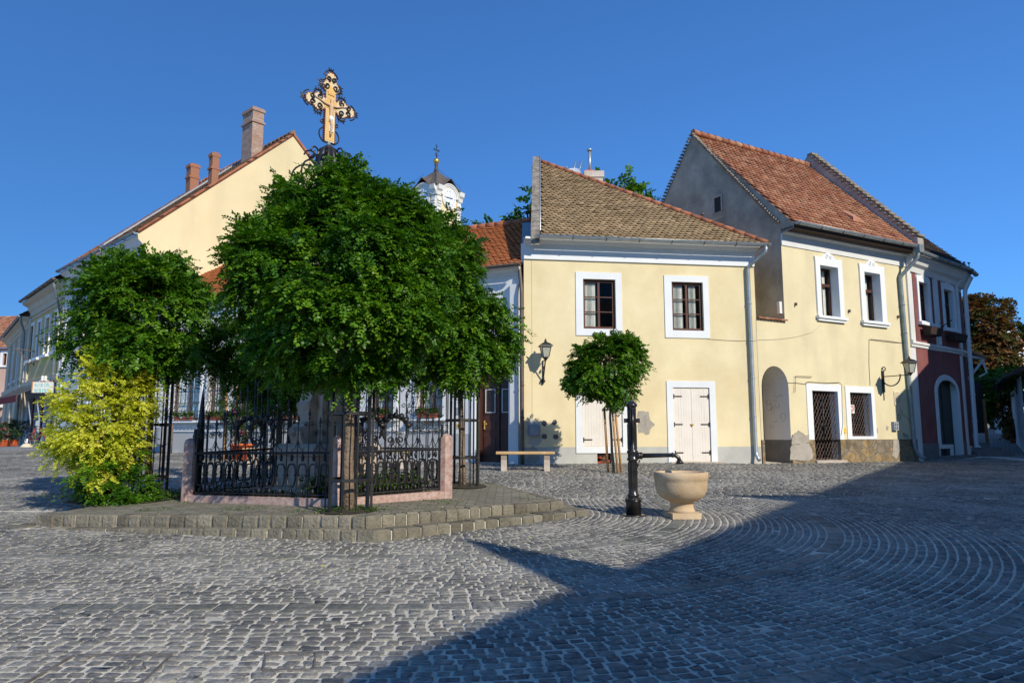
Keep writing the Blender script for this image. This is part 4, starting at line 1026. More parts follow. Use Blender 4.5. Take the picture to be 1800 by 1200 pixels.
# neighbour: white ornamented house
L4 = 9.3
H4 = thing('ornamented_house', 'white house with stucco ornament and weathered tiles beside the cream gable', 'house', w3.pt(8, .85))
ez4 = ez3
hs4 = facade_windows(w3, [(L3 + .7, L3 + 1.5, 4.9, 6.8), (L3 + 2.3, L3 + 3.1, 4.9, 6.8), (L3 + .7, L3 + 1.5, 1.7, 3.7), (L3 + 2.3, L3 + 3.1, 1.7, 3.7)], .16, H4, 'white_plaster', L3, L4, 0, ez4 - .1)
for h in hs4[:2]:
    mb = MB()
    for k in range(5): mb.tube(spiral(w3.pt(h[0] + (h[1] - h[0]) * k / 4, h[3] + .35, .06), .12, .03, k, 1.3, 10, w3.d, Z), .03, 6)
    mb.build('stucco_ornament', 'white_plaster', H4)
mb = MB()
for u in (L3 + .1, L3 + 1.75, L4 - .35): mb.wbox(w3, u, u + .3, 0, ez4 - .6, 0, .07)
mb.wbox(w3, L3, L4, 4.05, 4.3, .07, .12); mb.build('pilaster', 'white_plaster', H4)
eaves(w3, L3 + .02, L4, ez4 - .05, H4, off=.4)
R0, R1 = long_roof(w3, L3 + .05, L4, ez4 + .02, nrm, ap3[1] + .02, .40, H4, 'tile_old_red')
ridge_caps(R0 + Z * .05, R1 + Z * .05, .1, H4, 'tile_old_red')
mb = MB(); a, b = w3.pt(L3, ez4 + .13, .4), w3.pt(L3, ap3[1] + .13, -nrm); mb.hexa([a, a + w3.d * .45, b + w3.d * .45, b], [a + Z * .08, a + w3.d * .45 + Z * .08, b + w3.d * .45 + Z * .08, b + Z * .08]); mb.build('valley_flashing', 'zinc', H4)
chimney(166, 177, 441, 460, 36.5, H4, dep=1.0)
q = at(180, 443, 36.0); mb = MB(); mb.tube([q - Z * .5, q + Z * .25], .05, 8); mb.tube([q + Z * .24, q + Z * .3], [.11, .12], 8); mb.build('flue', 'zinc', H4)
# ochre house with the shop
p5 = w3.pt(L4, 0); w5 = W(p5.x, p5.y, -.683, .730)
H5 = thing('ochre_shop_house', 'ochre house with tall white framed windows above a shop awning', 'house', w5.pt(4, .85))
ez5 = shift(w5, .5).uv(98, 489)[1]; L5 = shift(w5, .5).uv(36, 548)[0]
r5 = [w5.rect((54, 580), (60, 575), (56, 637), (50, 640)), w5.rect((67, 571), (72, 566), (70, 628), (65, 631)), w5.rect((81, 560), (88, 554), (86, 618), (79, 622)), w5.rect((98, 548), (104, 543), (103, 605), (96, 608))]
za = sum(r[2] for r in r5) / 4; zb5 = sum(r[3] for r in r5) / 4
r5 = [(max(.3, r[0]), r[1], za, zb5) for r in r5]
shop = [w5.rect((49, 695), (60, 693), (58, 775), (47, 776)), w5.rect((64, 692), (76, 690), (75, 776), (63, 776)), w5.rect((80, 690), (92, 688), (92, 778), (80, 778))]
shop = [(a, b, .95, 3.3) for a, b, c, d in shop]
mb = MB(); wall_holes(mb, w5, 0, L5, 3.9, ez5 - .1, r5)
for h in r5: reveal(mb, w5, h, .15)
mb.build('wall', 'ochre_plaster', H5)
mb = MB(); wall_holes(mb, w5, 0, L5, 0, 3.9, shop)
for h in shop: reveal(mb, w5, h, .2)
mb.build('shop_front', 'shop_blue', H5)
for h in shop: window(w5, h, .2, H5, m='maroon_fabric', cols=1, rows=1, fw=.1, curtain=False, name='shop_window')
for h in r5:
    window(w5, h, .15, H5, transom=.7)
    surround(w5, (h[0] - .16, h[1] + .16, h[2] - .05, h[3] + .16), h, .05, H5)
    MB().wbox(w5, h[0] - .25, h[1] + .25, h[2] - .18, h[2] - .051, 0, .16).build('window_sill', 'white_paint', H5)
mb = MB(); mb.strip(w5, 0, L5, [(0, 3.8), (.08, 3.8), (.14, 3.95), (.16, 4.15), (0, 4.2)]); mb.strip(w5, 0, L5, [(0, ez5 - 1.0), (.05, ez5 - 1.0), (.05, ez5 - .9), (0, ez5 - .9)])
mb.wbox(w5, .0, .25, 0, ez5 - .9, 0, .09); mb.wbox(w5, L5 - .5, L5, 0, ez5 - .9, 0, .09); mb.build('string_course', 'beige_plaster', H5)
eaves(w5, 0, L5, ez5, H5, off=.5, m='beige_plaster', dz=.8, gm='brown_pipe')
R0, R1 = long_roof(w5, 0, L5 + .3, ez5 + .05, 4.0, ez5 + 3.3, .5, H5, 'tile_dark')
mb = MB(); mb.face([w5.pt(L5, 0), w5.pt(L5, ez5), w5.pt(L5, ez5 + 3.2, -4), w5.pt(L5, ez5, -8), w5.pt(L5, 0, -8)]); mb.build('end_wall', 'beige_plaster', H5)
q = shift(w5, .5).pt(.1, ez5); pipe([w5.pt(.15, ez5 - .05, .5), w5.pt(.15, ez5 - .35, .5), w5.pt(.9, ez5 - 1.1, .12), w5.pt(.9, 1, .12)], .06, H5, m='old_zinc')
# sign bracket
q = w5.uv(62, 618); mb = MB(); a = w5.pt(q[0], q[1], 0); mb.tube([a, a + w5.n * .9 + Z * .1], .025, 6); mb.tube([a + Z * .15, a - Z * .75 + w5.n * .02], .02, 6); mb.tube([a - Z * .7, a + w5.n * .85 + Z * .08], .02, 6)
mb.build('sign_bracket', 'rusty_iron', H5)
# awning
q0 = w5.uv(92, 652); q1 = w5.uv(34, 682)
aw = MB(); ua, ub = w5.uv(90, 660)[0], w5.uv(40, 690)[0]; za_ = 3.95; 
aw.hexa([w5.pt(ua, za_ - .15, .17), w5.pt(ub, za_ - .15, .17), w5.pt(ub, za_ - .75, 1.3), w5.pt(ua, za_ - .75, 1.3)], [w5.pt(ua, za_ - .12, .17), w5.pt(ub, za_ - .12, .17), w5.pt(ub, za_ - .72, 1.3), w5.pt(ua, za_ - .72, 1.3)])
o = aw.build('awning', 'dark_fabric', H5)
MB().hexa([w5.pt(ua, za_ - 1.05, 1.29), w5.pt(ub, za_ - 1.05, 1.29), w5.pt(ub, za_ - 1.05, 1.31), w5.pt(ua, za_ - 1.05, 1.31)], [w5.pt(ua, za_ - .74, 1.31), w5.pt(ub, za_ - .74, 1.31), w5.pt(ub, za_ - .74, 1.33), w5.pt(ua, za_ - .74, 1.33)]).build('valance', 'maroon_fabric', o)
# hanging shop sign, seen face on
sg = at(76, 674, 33.2); sgl, sgr = at(59, 671, 33.2), at(96, 671, 33.2); sh_ = (at(59, 671, 33.2).z - at(59, 690, 33.2).z)
T_ = thing('shop_sign', 'cream hanging shop sign with two rows of teal lettering and orange end', 'sign', sg)
ws = W(sgl.x, sgl.y, 1, -.1); lw = sgr.x - sgl.x
zc = sgl.z - sh_ / 2
mb = MB(); mb.wbox(ws, 0, lw, zc - sh_ / 2, zc + sh_ / 2, -.06, .02); mb.build('sign_board', 'sign_cream', T_)
mb = MB(); mb.wbox(ws, -.05, 0, zc - sh_ / 2, zc + sh_ / 2, -.07, .03); mb.wbox(ws, -.05, lw, zc + sh_ / 2, zc + sh_ / 2 + .02, -.07, .03); mb.build('sign_frame', 'sign_frame', T_)
mb = MB()
for row, (z_, n_) in enumerate(((zc + .10, 8), (zc - .15, 10))):
    for k in range(n_):
        u = .1 + (lw - .2) * k / n_; hh = .075
        mb.wbox(ws, u, u + .018, z_ - hh, z_ + hh, .02, .028)
        if k % 3 != 1: mb.wbox(ws, u + .018, u + .06, z_ + hh - .02, z_ + hh, .02, .028)
        if k % 2: mb.wbox(ws, u + .018, u + .06, z_ - hh, z_ - hh + .02, .02, .028)
        if k % 3 == 0: mb.wbox(ws, u + .045, u + .062, z_ - hh + .02, z_ + hh - .02, .02, .028)
mb.build('sign_lettering', 'sign_teal', T_)
mb = MB()
for x in (lw * .45, lw * .6): mb.lathe(ws.pt(x, zc + sh_ / 2 + .02), [(.06, 0), (.09, .06), (.05, .14), (.08, .2), (.02, .26)], 10)
mb.wbox(ws, lw * .3, lw * .75, zc + sh_ / 2 + .02, zc + sh_ / 2 + .06, -.06, .02)
mb.build('sign_ornament', 'sign_cream', T_)
mb = MB(); mb.tube([ws.pt(lw, zc + .25, -.02), w5.pt(.6, zc + .5, 0)], .025, 6); mb.build('sign_arm', 'black_iron', T_)
# cream house with the lower eave, and the pink house closing the street
p6 = w5.pt(L5 + .02, 0); w6 = W(p6.x, p6.y, -.63, .776)
H6 = thing('pilastered_house', 'narrow beige house with pilasters and arched doorway behind the oleander pot', 'house', w6.pt(3, .85))
ez6 = shift(w6, .4).uv(28, 568)[1]; L6 = 13.0
facade_windows(w6, [(1.4, 2.3, 4.6, 6.4), (4.6, 5.5, 4.6, 6.4), (7.6, 8.5, 4.6, 6.4)], .12, H6, 'beige_plaster', 0, L6, 0, ez6 - .1)
mb = MB()
for u in (.2, 3.2, 6.4, 9.5): mb.wbox(w6, u, u + .6, 0, ez6 - .7, 0, .12)
mb.strip(w6, 0, L6, [(0, 3.9), (.14, 3.95), (.14, 4.2), (0, 4.2)]); mb.build('pilaster', 'beige_plaster', H6)
mb = MB(); a = [w6.pt(1.9 + .6 * math.cos(t), 2.6 + .6 * math.sin(t), .006) for t in [PI * k / 12 for k in range(13)]]; mb.prism([w6.pt(2.5, .8, .006)] + a + [w6.pt(1.3, .8, .006)], w6.n * .02); mb.build('arched_door', 'brown_wood', H6)
eaves(w6, 0, L6, ez6, H6, off=.45, m='beige_plaster', gm='old_zinc')
long_roof(w6, 0, L6, ez6 + .05, 3.8, ez6 + 3.0, .5, H6, 'tile_dark')
pipe([w6.pt(.1, ez6 - .02, .45), w6.pt(.1, ez6 - .25, .45), w6.pt(.55, ez6 - .8, .2), w6.pt(.55, 1, .2)], .06, H6, m='old_zinc')
w7 = W(-52, 58, 1, -.15)
H7 = thing('pink_house', 'pink house with red brown roof closing the street at the left edge', 'house', (-46, 58, .85))
u_e = w7.uv(22, 620)[0]; z7 = w7.uv(8, 612)[1]
r7 = [w7.rect(5, 621, 12, 642)]
facade_windows(w7, [(r7[0][0], r7[0][1], r7[0][2], r7[0][3]), (r7[0][0] - 3.5, r7[0][1] - 3.5, r7[0][2], r7[0][3])], .12, H7, 'pink_plaster', 0, u_e + 6, 0, z7, sur=.22)
E0, E1 = w7.pt(0, z7, .4), w7.pt(u_e + 6, z7, .4); q = at(10, 556, 62); q2 = at(34, 566, 62)
roofface([E0, E1, Vector((E1.x - 2, E1.y + 4, q2.z)), Vector((E0.x, E0.y + 4, q.z))], .25, .25, 'tile_old_red', H7)
# white parasol-like awning and dark canopy low down on that house
mb = MB(); q = w7.rect(0, 700, 9, 716); mb.hexa([w7.pt(q[0] - 2, q[2], 1.4), w7.pt(q[1], q[2], 1.4), w7.pt(q[1], q[2], .0), w7.pt(q[0] - 2, q[2], .0)], [w7.pt(q[0] - 2, q[2] + .1, 1.4), w7.pt(q[1], q[2] + .1, 1.4), w7.pt(q[1], q[3], 0), w7.pt(q[0] - 2, q[3], 0)]); mb.build('door_canopy', 'white_paint', H7)
# ================================================================ YELLOW HOUSE WITH THE GREY GABLE (right)
w2 = W(8.19, 21.4, .878, .479)
H2 = thing('grey_gabled_house', 'yellow house with bare grey gable, old red tiles, rubble plinth and arched passage', 'house', w2.pt(3, .6))
uA = -1.22; uB = -.02; uE = 6.03
gd = Vector((-.479, .878, 0))
pg = w2.pt(uB, 0); wg2 = W(pg.x, pg.y, -.479, .878)
e2 = shift(w2, .5)
ze2 = e2.uv(1480, 410)[1]; ap2 = wg2.uv(1218, 237); hw2 = ap2[0]
zp2 = w2.uv(1500, 772)[1]; zl2 = w2.uv(1345, 561)[1]
rU = [w2.rect((1439, 466), (1470, 471), (1476, 558), (1444, 555)), w2.rect((1517, 478), (1544, 482), (1550, 566), (1522, 563))]
sU = [w2.rect((1430, 455), (1476, 460), (1485, 563), (1437, 558)), w2.rect((1508, 467), (1551, 473), (1559, 571), (1515, 567))]
rD = w2.rect((1425, 686), (1471, 688), (1478, 805), (1434, 806)); sD = w2.rect((1416, 674), (1478, 676), (1483, 772), (1421, 772))
rW = w2.rect((1493, 689), (1531, 691), (1534, 767), (1497, 766)); sW = w2.rect((1484, 678), (1536, 680), (1540, 772), (1490, 771))
gbase = lambda u: g(w2.pt(u, 0).x, w2.pt(u, 0).y)
zd_ = gbase(2) + .08; rD = (rD[0], rD[1], zd_, rD[3])
zspr = w2.uv(1360, 680)[1]; aL, aR = -1.12, 0.0; rad = (aR - aL) / 2; ztopA = zspr + .62
mb = MB()
hA = (aL, aR, -1, ztopA)
wall_holes(mb, w2, uA, uE, zp2, zl2, [hA, rD, rW])
wall_holes(mb, w2, uB, uE, zl2, ze2, rU)
n = 12; am = (aL + aR) / 2
for k in range(n):
    a0, a1 = PI * k / n, PI * (k + 1) / n
    x0, y0, x1, y1 = am + rad * math.cos(a0), zspr + .62 * math.sin(a0), am + rad * math.cos(a1), zspr + .62 * math.sin(a1)
    mb.face([w2.pt(x0, y0), w2.pt(x0, ztopA), w2.pt(x1, ztopA), w2.pt(x1, y1)])
mb.build('wall', 'yellow_plaster_old', H2)
for h, dd_ in ((rU[0], .26), (rU[1], .26), (rD, .30), (rW, .30)):
    mb = MB(); reveal(mb, w2, h, dd_); mb.build('window_reveal', 'white_paint', H2)
mb = MB()
for k in range(n):
    a0, a1 = PI * k / n, PI * (k + 1) / n
    p, q = (am + rad * math.cos(a0), zspr + .62 * math.sin(a0)), (am + rad * math.cos(a1), zspr + .62 * math.sin(a1))
    mb.face([w2.pt(*p, 0), w2.pt(*q, 0), w2.pt(*q, -1.0), w2.pt(*p, -1.0)], smooth=True)
mb.face([w2.pt(aR, zp2), w2.pt(aR, zspr), w2.pt(aR, zspr, -1), w2.pt(aR, zp2, -1)]); mb.face([w2.pt(aL, 0), w2.pt(aL, zspr), w2.pt(aL, zspr, -1), w2.pt(aL, 0, -1)])
mb.build('passage_wall', 'white_plaster', H2)
mb = MB(); mb.face([w2.pt(aR, 0), w2.pt(aR, zp2), w2.pt(aR, zp2, -1), w2.pt(aR, 0, -1)]); mb.build('passage_plinth', 'dark_dado', H2)
mb = MB(); mb.face([w2.pt(aL, 0, -.99), w2.pt(aR, 0, -.99), w2.pt(aR, ztopA, -.99), w2.pt(aL, ztopA, -.99)]); mb.build('passage_door', 'brown_wood', H2)
# scratched graffiti on the passage wall
mb = MB(); rg = random.Random(3)
for k in range(9):
    c = w2.pt(aR - .004, rg.uniform(zp2 + .35, zspr - .1), -rg.uniform(.25, .8))
    mb.tube(spiral(c, rg.uniform(.05, .16), rg.uniform(.02, .1), rg.random() * 6, rg.uniform(.4, 1.2), 12, w2.n, Z), .004, 4)
mb.build('graffiti', 'graffiti', H2)
mb = MB(); wall_holes(mb, w2, uA, uE, 0, zp2, [hA, rD], off=.03); mb.face([w2.pt(uA, zp2, .03), w2.pt(aL, zp2, .03), w2.pt(aL, zp2, 0), w2.pt(uA, zp2, 0)])
mb.face([w2.pt(aR, zp2, .03), w2.pt(rD[0], zp2, .03), w2.pt(rD[0], zp2, 0), w2.pt(aR, zp2, 0)]); mb.face([w2.pt(rD[1], zp2, .03), w2.pt(uE, zp2, .03), w2.pt(uE, zp2, 0), w2.pt(rD[1], zp2, 0)])
reveal(mb, w2, (rD[0], rD[1], 0, zp2), .3, off=.03); mb.face([w2.pt(aR, 0, .03), w2.pt(aR, zp2, .03), w2.pt(aR, zp2, 0), w2.pt(aR, 0, 0)])
mb.build('rubble_plinth', 'rubble_stone', H2)
patch(w2, [(1392, 764), (1403, 757), (1414, 764), (1421, 764), (1421, 776), (1408, 781), (1390, 779)], 'patch_mortar', H2, off=.036, th=.03)
patch(w2, [(1388, 780), (1420, 779), (1426, 790), (1428, 806), (1388, 809)], 'old_render', H2, off=.040, th=.008)
patch(w2, [(1569, 772), (1578, 772), (1582, 790), (1574, 806), (1567, 800)], 'patch_mortar', H2, off=.036, th=.005)
patch(w2, [(1586, 760), (1596, 763), (1598, 770), (1588, 768)], 'patch_mortar', H2)
patch(w2, [(1558, 748), (1562, 749), (1561, 756), (1557, 755)], 'patch_mortar', H2); patch(w2, [(1539, 751), (1543, 753), (1543, 761), (1539, 760)], 'patch_mortar', H2)
# gable
mb = MB(); Lz = zl2 - .15
mb.face([wg2.pt(0, Lz), wg2.pt(2 * hw2, Lz), wg2.pt(2 * hw2, ze2 - .05), wg2.pt(hw2, ap2[1]), wg2.pt(-.5, ze2 + .03), wg2.pt(-.5, ze2 - .12), wg2.pt(0, ze2 - .2)])
mb.build('gable_wall', 'grey_render', H2)
ho = wg2.rect((1256, 348), (1268, 346), (1268, 370), (1257, 374))
mb = MB(); u0, u1, z0_, z1_ = ho
mb.wbox(wg2, u0 - .06, u0, z0_ - .02, z1_ + .05, 0, .03); mb.wbox(wg2, u1, u1 + .12, z0_ - .02, z1_ + .05, 0, .03); mb.wbox(wg2, u0, u1, z1_, z1_ + .08, 0, .03); mb.build('attic_opening_frame', 'old_render', H2)
MB().face([wg2.pt(u0, z0_, .006), wg2.pt(u1, z0_, .006), wg2.pt(u1, z1_, .006), wg2.pt(u0, z1_, .006)]).build('attic_opening', 'room_dark', H2)
mb = MB()                                     # tiled verge, stepping down both rakes
for (a, b) in ((wg2.pt(0, ze2 + .1), wg2.pt(hw2, ap2[1])), (wg2.pt(2 * hw2, ze2), wg2.pt(hw2, ap2[1]))):
    k = 46; d = (b - a) / k
    for i in range(k):
        c = a + d * (i + .5); mb.box(c + Z * rng.uniform(.02, .045) + wg2.n * .04, (.09, .15, .05), math.atan2(wg2.d.y, wg2.d.x), rng.random())
mb.build('verge_tiles', 'parapet_stone', H2)
q_ = w2.pt(uB + .1, 0)
m_ = w2.rect(1358, 531, 1366, 546); mb = MB(); c = wg2.pt(.12, w2.uv(1362, 538)[1], .05); mb.box(c, (.10, .13, .36), math.atan2(wg2.d.y, wg2.d.x)); mb.build('cable_box', 'sign_cream', H2)
# little tiled ledge over the passage
mb = MB()
for i in range(9):
    u = uA + .02 + i * .135; mb.hexa([w2.pt(u, zl2, .10), w2.pt(u + .125, zl2, .10), w2.pt(u + .125, zl2 + .10, -.6), w2.pt(u, zl2 + .10, -.6)], [w2.pt(u, zl2 + .04, .10), w2.pt(u + .125, zl2 + .04, .10), w2.pt(u + .125, zl2 + .14, -.6), w2.pt(u, zl2 + .14, -.6)], rng.random())
mb.build('ledge_tiles', 'tile_old_red', H2)
# frieze and eave
zf2 = w2.uv(1480, 445)[1]
MB().strip(w2, uB, uE, [(0, zf2 - .09), (.03, zf2 - .09), (.03, ze2 - .22), (.16, ze2 - .16), (.16, ze2 - .12), (0, ze2 - .12)]).build('cornice', 'white_plaster', H2)
mb = MB(); mb.wbox(w2, uB, uE, ze2 - .119, ze2 - .04, 0, .47); mb.build('eave_boards', 'timber_dark', H2)
E0, E1 = w2.pt(uB - .03, ze2 + .06, .51), w2.pt(uE, ze2 + .06, .51); T0 = wg2.pt(hw2, ap2[1] + .06); T1 = T0 + w2.d * (uE - uB)
T1.z -= .12
roofface([E0, E1, T1, T0], .185, .185, 'tile_old_red', H2, sag=.02)
MB().face([T0 - Z * .03, T1 - Z * .03, T1 + gd * hw2 - Z * (ap2[1] - ze2), wg2.pt(2 * hw2, ze2)]).build('rear_roof', 'tile_old_red', H2)
ridge_caps(T0 + Z * .03, T1 + Z * .05, .1, H2, 'tile_old_red')
gutter(e2, uB, uE + .1, ze2 + .05, .08, .075, H2)
# lifted tile / roof hatch
c = E0.lerp(E1, .62) + (T0 - E0) * .17; mb = MB(); mb.hexa([c, c + w2.d * .55, c + w2.d * .55 + gd * .6 + Z * .55, c + gd * .6 + Z * .55], [c + Z * .16, c + w2.d * .55 + Z * .10, c + w2.d * .55 + gd * .6 + Z * .62, c + gd * .6 + Z * .62]); mb.build('roof_hatch', 'tile_old_red', H2)
# upper windows with baroque surrounds
for h, s_ in zip(rU, sU):
    window(w2, h, .26, H2, transom=.67, fw=.05, curtain=[(0.05, .9)])
    a, b, c, d = s_; mid = (a + b) / 2; hwid = (b - a) / 2
    surround(w2, (a, b, c + .06, h[3] + .10), h, .05, H2)
    top = [(-1, 0), (-1.03, .22), (-.95, .25), (-.75, .20), (-.55, .22), (-.35, .36), (-.1, .44), (.1, .44), (.35, .36), (.55, .22), (.75, .20), (.95, .25), (1.03, .22), (1, 0)]
    mb = MB(); mb.prism([w2.pt(mid + x * hwid, h[3] + .10 + y * .75, 0) for x, y in top], w2.n * .05)
    for sg_ in (1, -1): mb.tube(spiral(w2.pt(mid + sg_ * .10, h[3] + .30, .055), .07, .015, PI / 2, 1.2 * sg_, 12, w2.d, Z), .014, 5)
    mb.build('window_pediment', 'white_paint', H2)
    mb = MB(); mb.wbox(w2, a - .06, b + .06, c - .02, c + .06, 0, .13); mb.wbox(w2, a - .01, b + .01, c - .10, c - .02, 0, .08); mb.build('window_sill', 'white_paint', H2)
# ground floor door and window with lattice grilles
surround(w2, (sD[0], sD[1], zp2, sD[3]), (rD[0], rD[1], zp2, rD[3]), .025, H2, sides=(1, 1, 1, 0)); surround(w2, sW, rW, .025, H2)
def lattice(w, h, parent, nd=9, off=-.10, name='lattice_grille', rr=.008):
    u0, u1, z0, z1 = h; mb = MB(); W_, H_ = u1 - u0, z1 - z0; st = W_ / nd * 2.1
    k = -H_ * 1.9
    while k < W_:
        for sg_ in (1, -1):
            # line through bottom coordinate k rising with slope 1.9
            pts = []
            for (uu, zz) in ((k, 0), (k + H_ / 1.55, H_)): pts.append((uu, zz))
            (xa, ya), (xb, yb) = pts; lo = max(0, (0 - xa) / (xb - xa)); hi = min(1, (W_ - xa) / (xb - xa))
            if hi > lo:
                f = lambda t: (xa + (xb - xa) * t, ya + (yb - ya) * t)
                p, q = f(lo), f(hi)
                if sg_ < 0: p, q = (W_ - p[0], p[1]), (W_ - q[0], q[1])
                mb.tube([w.pt(u0 + p[0], z0 + p[1], off + .006 * sg_), w.pt(u0 + q[0], z0 + q[1], off + .006 * sg_)], rr, 4)
        k += st / 2
    mb.tube([w.pt(u0 + .015, z0 + .015, off), w.pt(u1 - .015, z0 + .015, off), w.pt(u1 - .015, z1 - .015, off), w.pt(u0 + .015, z1 - .015, off)], .016, 5, closed=True)
    return mb.build(name, 'rusty_iron', parent)
gD = lattice(w2, rD, H2); gW = lattice(w2, rW, H2)
mb = MB(); um = (rD[0] + rD[1]) / 2; mb.tube([w2.pt(um, rD[2], -.085), w2.pt(um, rD[3], -.085)], .018, 6); zz = (rD[2] + rD[3]) / 2; mb.tube([w2.pt(um - .22, zz, -.07), w2.pt(um + .2, zz, -.07)], .014, 6); mb.box(w2.pt(um, zz - .1, -.05), (.09, .04, .12), .5); mb.build('gate_bolt', 'black_iron', gD)
for h in (rD, rW):
    fr = window(w2, h, .28, H2, m='dark_door_wood', cols=2, rows=1, fw=.05, curtain=False, name='shop_window' if h is rW else 'glazed_door')
MB().wbox(w2, rD[0] - .05, rD[1] + .15, rD[2] - .12, rD[2] - .002, -.3, .12).build('doorstep', 'bench_stone', H2)
pw = w2.rect(1495, 711, 1506, 726); mb = MB(); mb.wbox(w2, *pw, -.09, -.082); pst = mb.build('window_poster', 'paper', H2)
mb = MB(); rp = random.Random(5)
for r_ in range(4):
    for c_ in range(4):
        if rp.random() < .8:
            u = pw[0] + .02 + c_ * (pw[1] - pw[0] - .04) / 4; z_ = pw[2] + .02 + r_ * (pw[3] - pw[2] - .04) / 4; mb.wbox(w2, u, u + .045, z_, z_ + .05, -.082, -.078)
mb.build('poster_print', 'print_red', pst)
y_ = w2.rect(1482, 752, 1486, 761); MB().wbox(w2, *y_, .026, .034).build('gas_sign', 'yellow_sign', H2)
# plaque, meter, wires, hooks
pl_ = w2.rect(1571, 688, 1582, 712); pq = MB().wbox(w2, *pl_, .001, .022).build('memorial_plaque', 'plaque_cream', H2)
mb = MB()
for k in range(7):
    z_ = pl_[3] - .05 - k * (pl_[3] - pl_[2] - .08) / 7; a_ = .02 + (.05 if k in (0, 6) else .0)
    u = pl_[0] + a_
    while u < pl_[1] - a_ - .03: 
        l_ = rp.uniform(.02, .06); mb.wbox(w2, u, min(u + l_, pl_[1] - a_), z_ - .009, z_ + .009, .022, .024); u += l_ + .014
mb.build('plaque_lettering', 'plaque_ink', pq)
m_ = w2.rect(1567, 741, 1575, 756); mb = MB(); mb.wbox(w2, *m_, .001, .1)
for fx in (.3, .7):
    for fz in (.3, .7): mb.box(w2.pt(m_[0] + (m_[1] - m_[0]) * fx, m_[2] + (m_[3] - m_[2]) * fz, .11), (.05, .03, .06), .5)
mb.build('meter_box', 'meter_grey', H2)
mb = MB()
def wire(pxs, r_=.007, off=.012): mb.tube([w2.pt(*w2.uv(*p), off) for p in pxs], r_, 4)
wire([(1594, 603), (1570, 602), (1527, 597), (1527, 640), (1529, 678)]); wire([(1594, 604), (1560, 599), (1530, 596)], .005)
wire([(1384, 673), (1400, 673), (1414, 675)]); wire([(1415, 676), (1416, 672), (1422, 671), (1450, 673), (1474, 672), (1478, 676), (1479, 720), (1480, 745), (1477, 765)], .008, .03)
mb.build('wall_cable', 'wire', H2)
mb = MB(); wire([(1322, 598), (1352, 597), (1372, 596), (1400, 592), (1428, 584), (1443, 570)], .004)
mb.build('thin_cable', 'wire_dull', H2)
mb = MB(); wire([(1395, 689), (1396, 661), (1425, 662)], .010, .05); mb.build('sign_hook', 'rusty_iron', H2)
for p in ((1397, 535), (1491, 547), (1577, 557)): MB().box(w2.pt(*w2.uv(*p), .04), (.04, .08, .09), .5).build('wall_hook', 'rusty_iron', H2)
mb = MB(); c = w2.uv(1580, 732); mb.tube(spiral(w2.pt(c[0], c[1], .012), .09, .09, 0, 1, 14, w2.d, Z), .006, 4)
wire([(1582, 719), (1586, 728), (1593, 733), (1598, 741), (1603, 745)], .006); mb.build('loose_cable', 'wire', H2)
# downpipe at the right end
dx = uE - .02
pipe([e2.pt(dx - .15, ze2 + .0, .1), e2.pt(dx - .15, ze2 - .35, .1), w2.pt(dx - .42, ze2 - .95, .10), w2.pt(dx - .28, gbase(dx) + .45, .10), w2.pt(dx - .15, gbase(dx) + .18, .14), w2.pt(dx - .05, gbase(dx) + .10, .3)], .062, H2, m='old_zinc')
MB().box(e2.pt(dx - .1, ze2 - .05, .08), (.22, .26, .26), .5).build('rain_head', 'old_zinc', H2)
# fire wall between the two roofs
mb = MB(); a = E1 + w2.d * .02 + Z * -.2 ; b = T1 + Z * .0; d_ = w2.d * .32
mb.hexa([a, a + d_, b + d_, b], [a + Z * .5, a + d_ + Z * .5, b + d_ + Z * .52, b + Z * .52])
c = b + gd * 3.5 - Z * 3.8; mb.hexa([b, b + d_, c + d_, c], [b + Z * .52, b + d_ + Z * .52, c + d_ + Z * .3, c + Z * .3])
mb.build('fire_wall', 'old_render', H2)
mb = MB(); k = 26
for i in range(k):
    p = (a + Z * .5).lerp(b + Z * .52, (i + .5) / k); mb.box(p + d_ * .5 + Z * .03, (.40, .24, .07), math.atan2(.479, .878), rng.random())
mb.build('wall_coping', 'parapet_stone', H2)

# ================================================================ RED AND WHITE HOUSE (right edge)
pr = w2.pt(uE, 0); wr = W(pr.x, pr.y, .783, .622)
HR = thing('red_house', 'dark red house with pale bands, green arched door and flower boxes beside the alley', 'house', wr.pt(2.5, .6))
LR = wr.uv(1703, 780)[0]; er_ = shift(wr, .42); zeR = er_.uv(1650, 457)[1]
gR = lambda u: g(wr.pt(u, 0).x, wr.pt(u, 0).y)
rR = [wr.rect((1612, 495), (1629, 499), (1634, 567), (1617, 563)), wr.rect((1656, 508), (1673, 512), (1677, 578), (1661, 575))]
zb1 = wr.uv(1650, 612)[1]; 
dR = wr.rect((1649, 700), (1684, 700), (1687, 798), (1652, 796)); dr_t = wr.uv(1666, 668)[1]; dspr = wr.uv(1666, 690)[1]
mb = MB(); wall_holes(mb, wr, 0, LR, 0, zeR, rR + [(dR[0], dR[1], gR(2.5) - .05, dr_t)])
for h in rR: reveal(mb, wr, h, .12)
dd = (dR[0], dR[1], gR(2.5) - .05, dr_t); reveal(mb, wr, dd, .25)
n = 12; am = (dd[0] + dd[1]) / 2; ra = (dd[1] - dd[0]) / 2
for k in range(n):
    a0, a1 = PI * k / n, PI * (k + 1) / n; hh = dr_t - dspr
    mb.face([wr.pt(am + ra * math.cos(a0), dspr + hh * math.sin(a0)), wr.pt(am + ra * math.cos(a0), dr_t), wr.pt(am + ra * math.cos(a1), dr_t), wr.pt(am + ra * math.cos(a1), dspr + hh * math.sin(a1))])
mb.build('wall', 'white_plaster', HR)
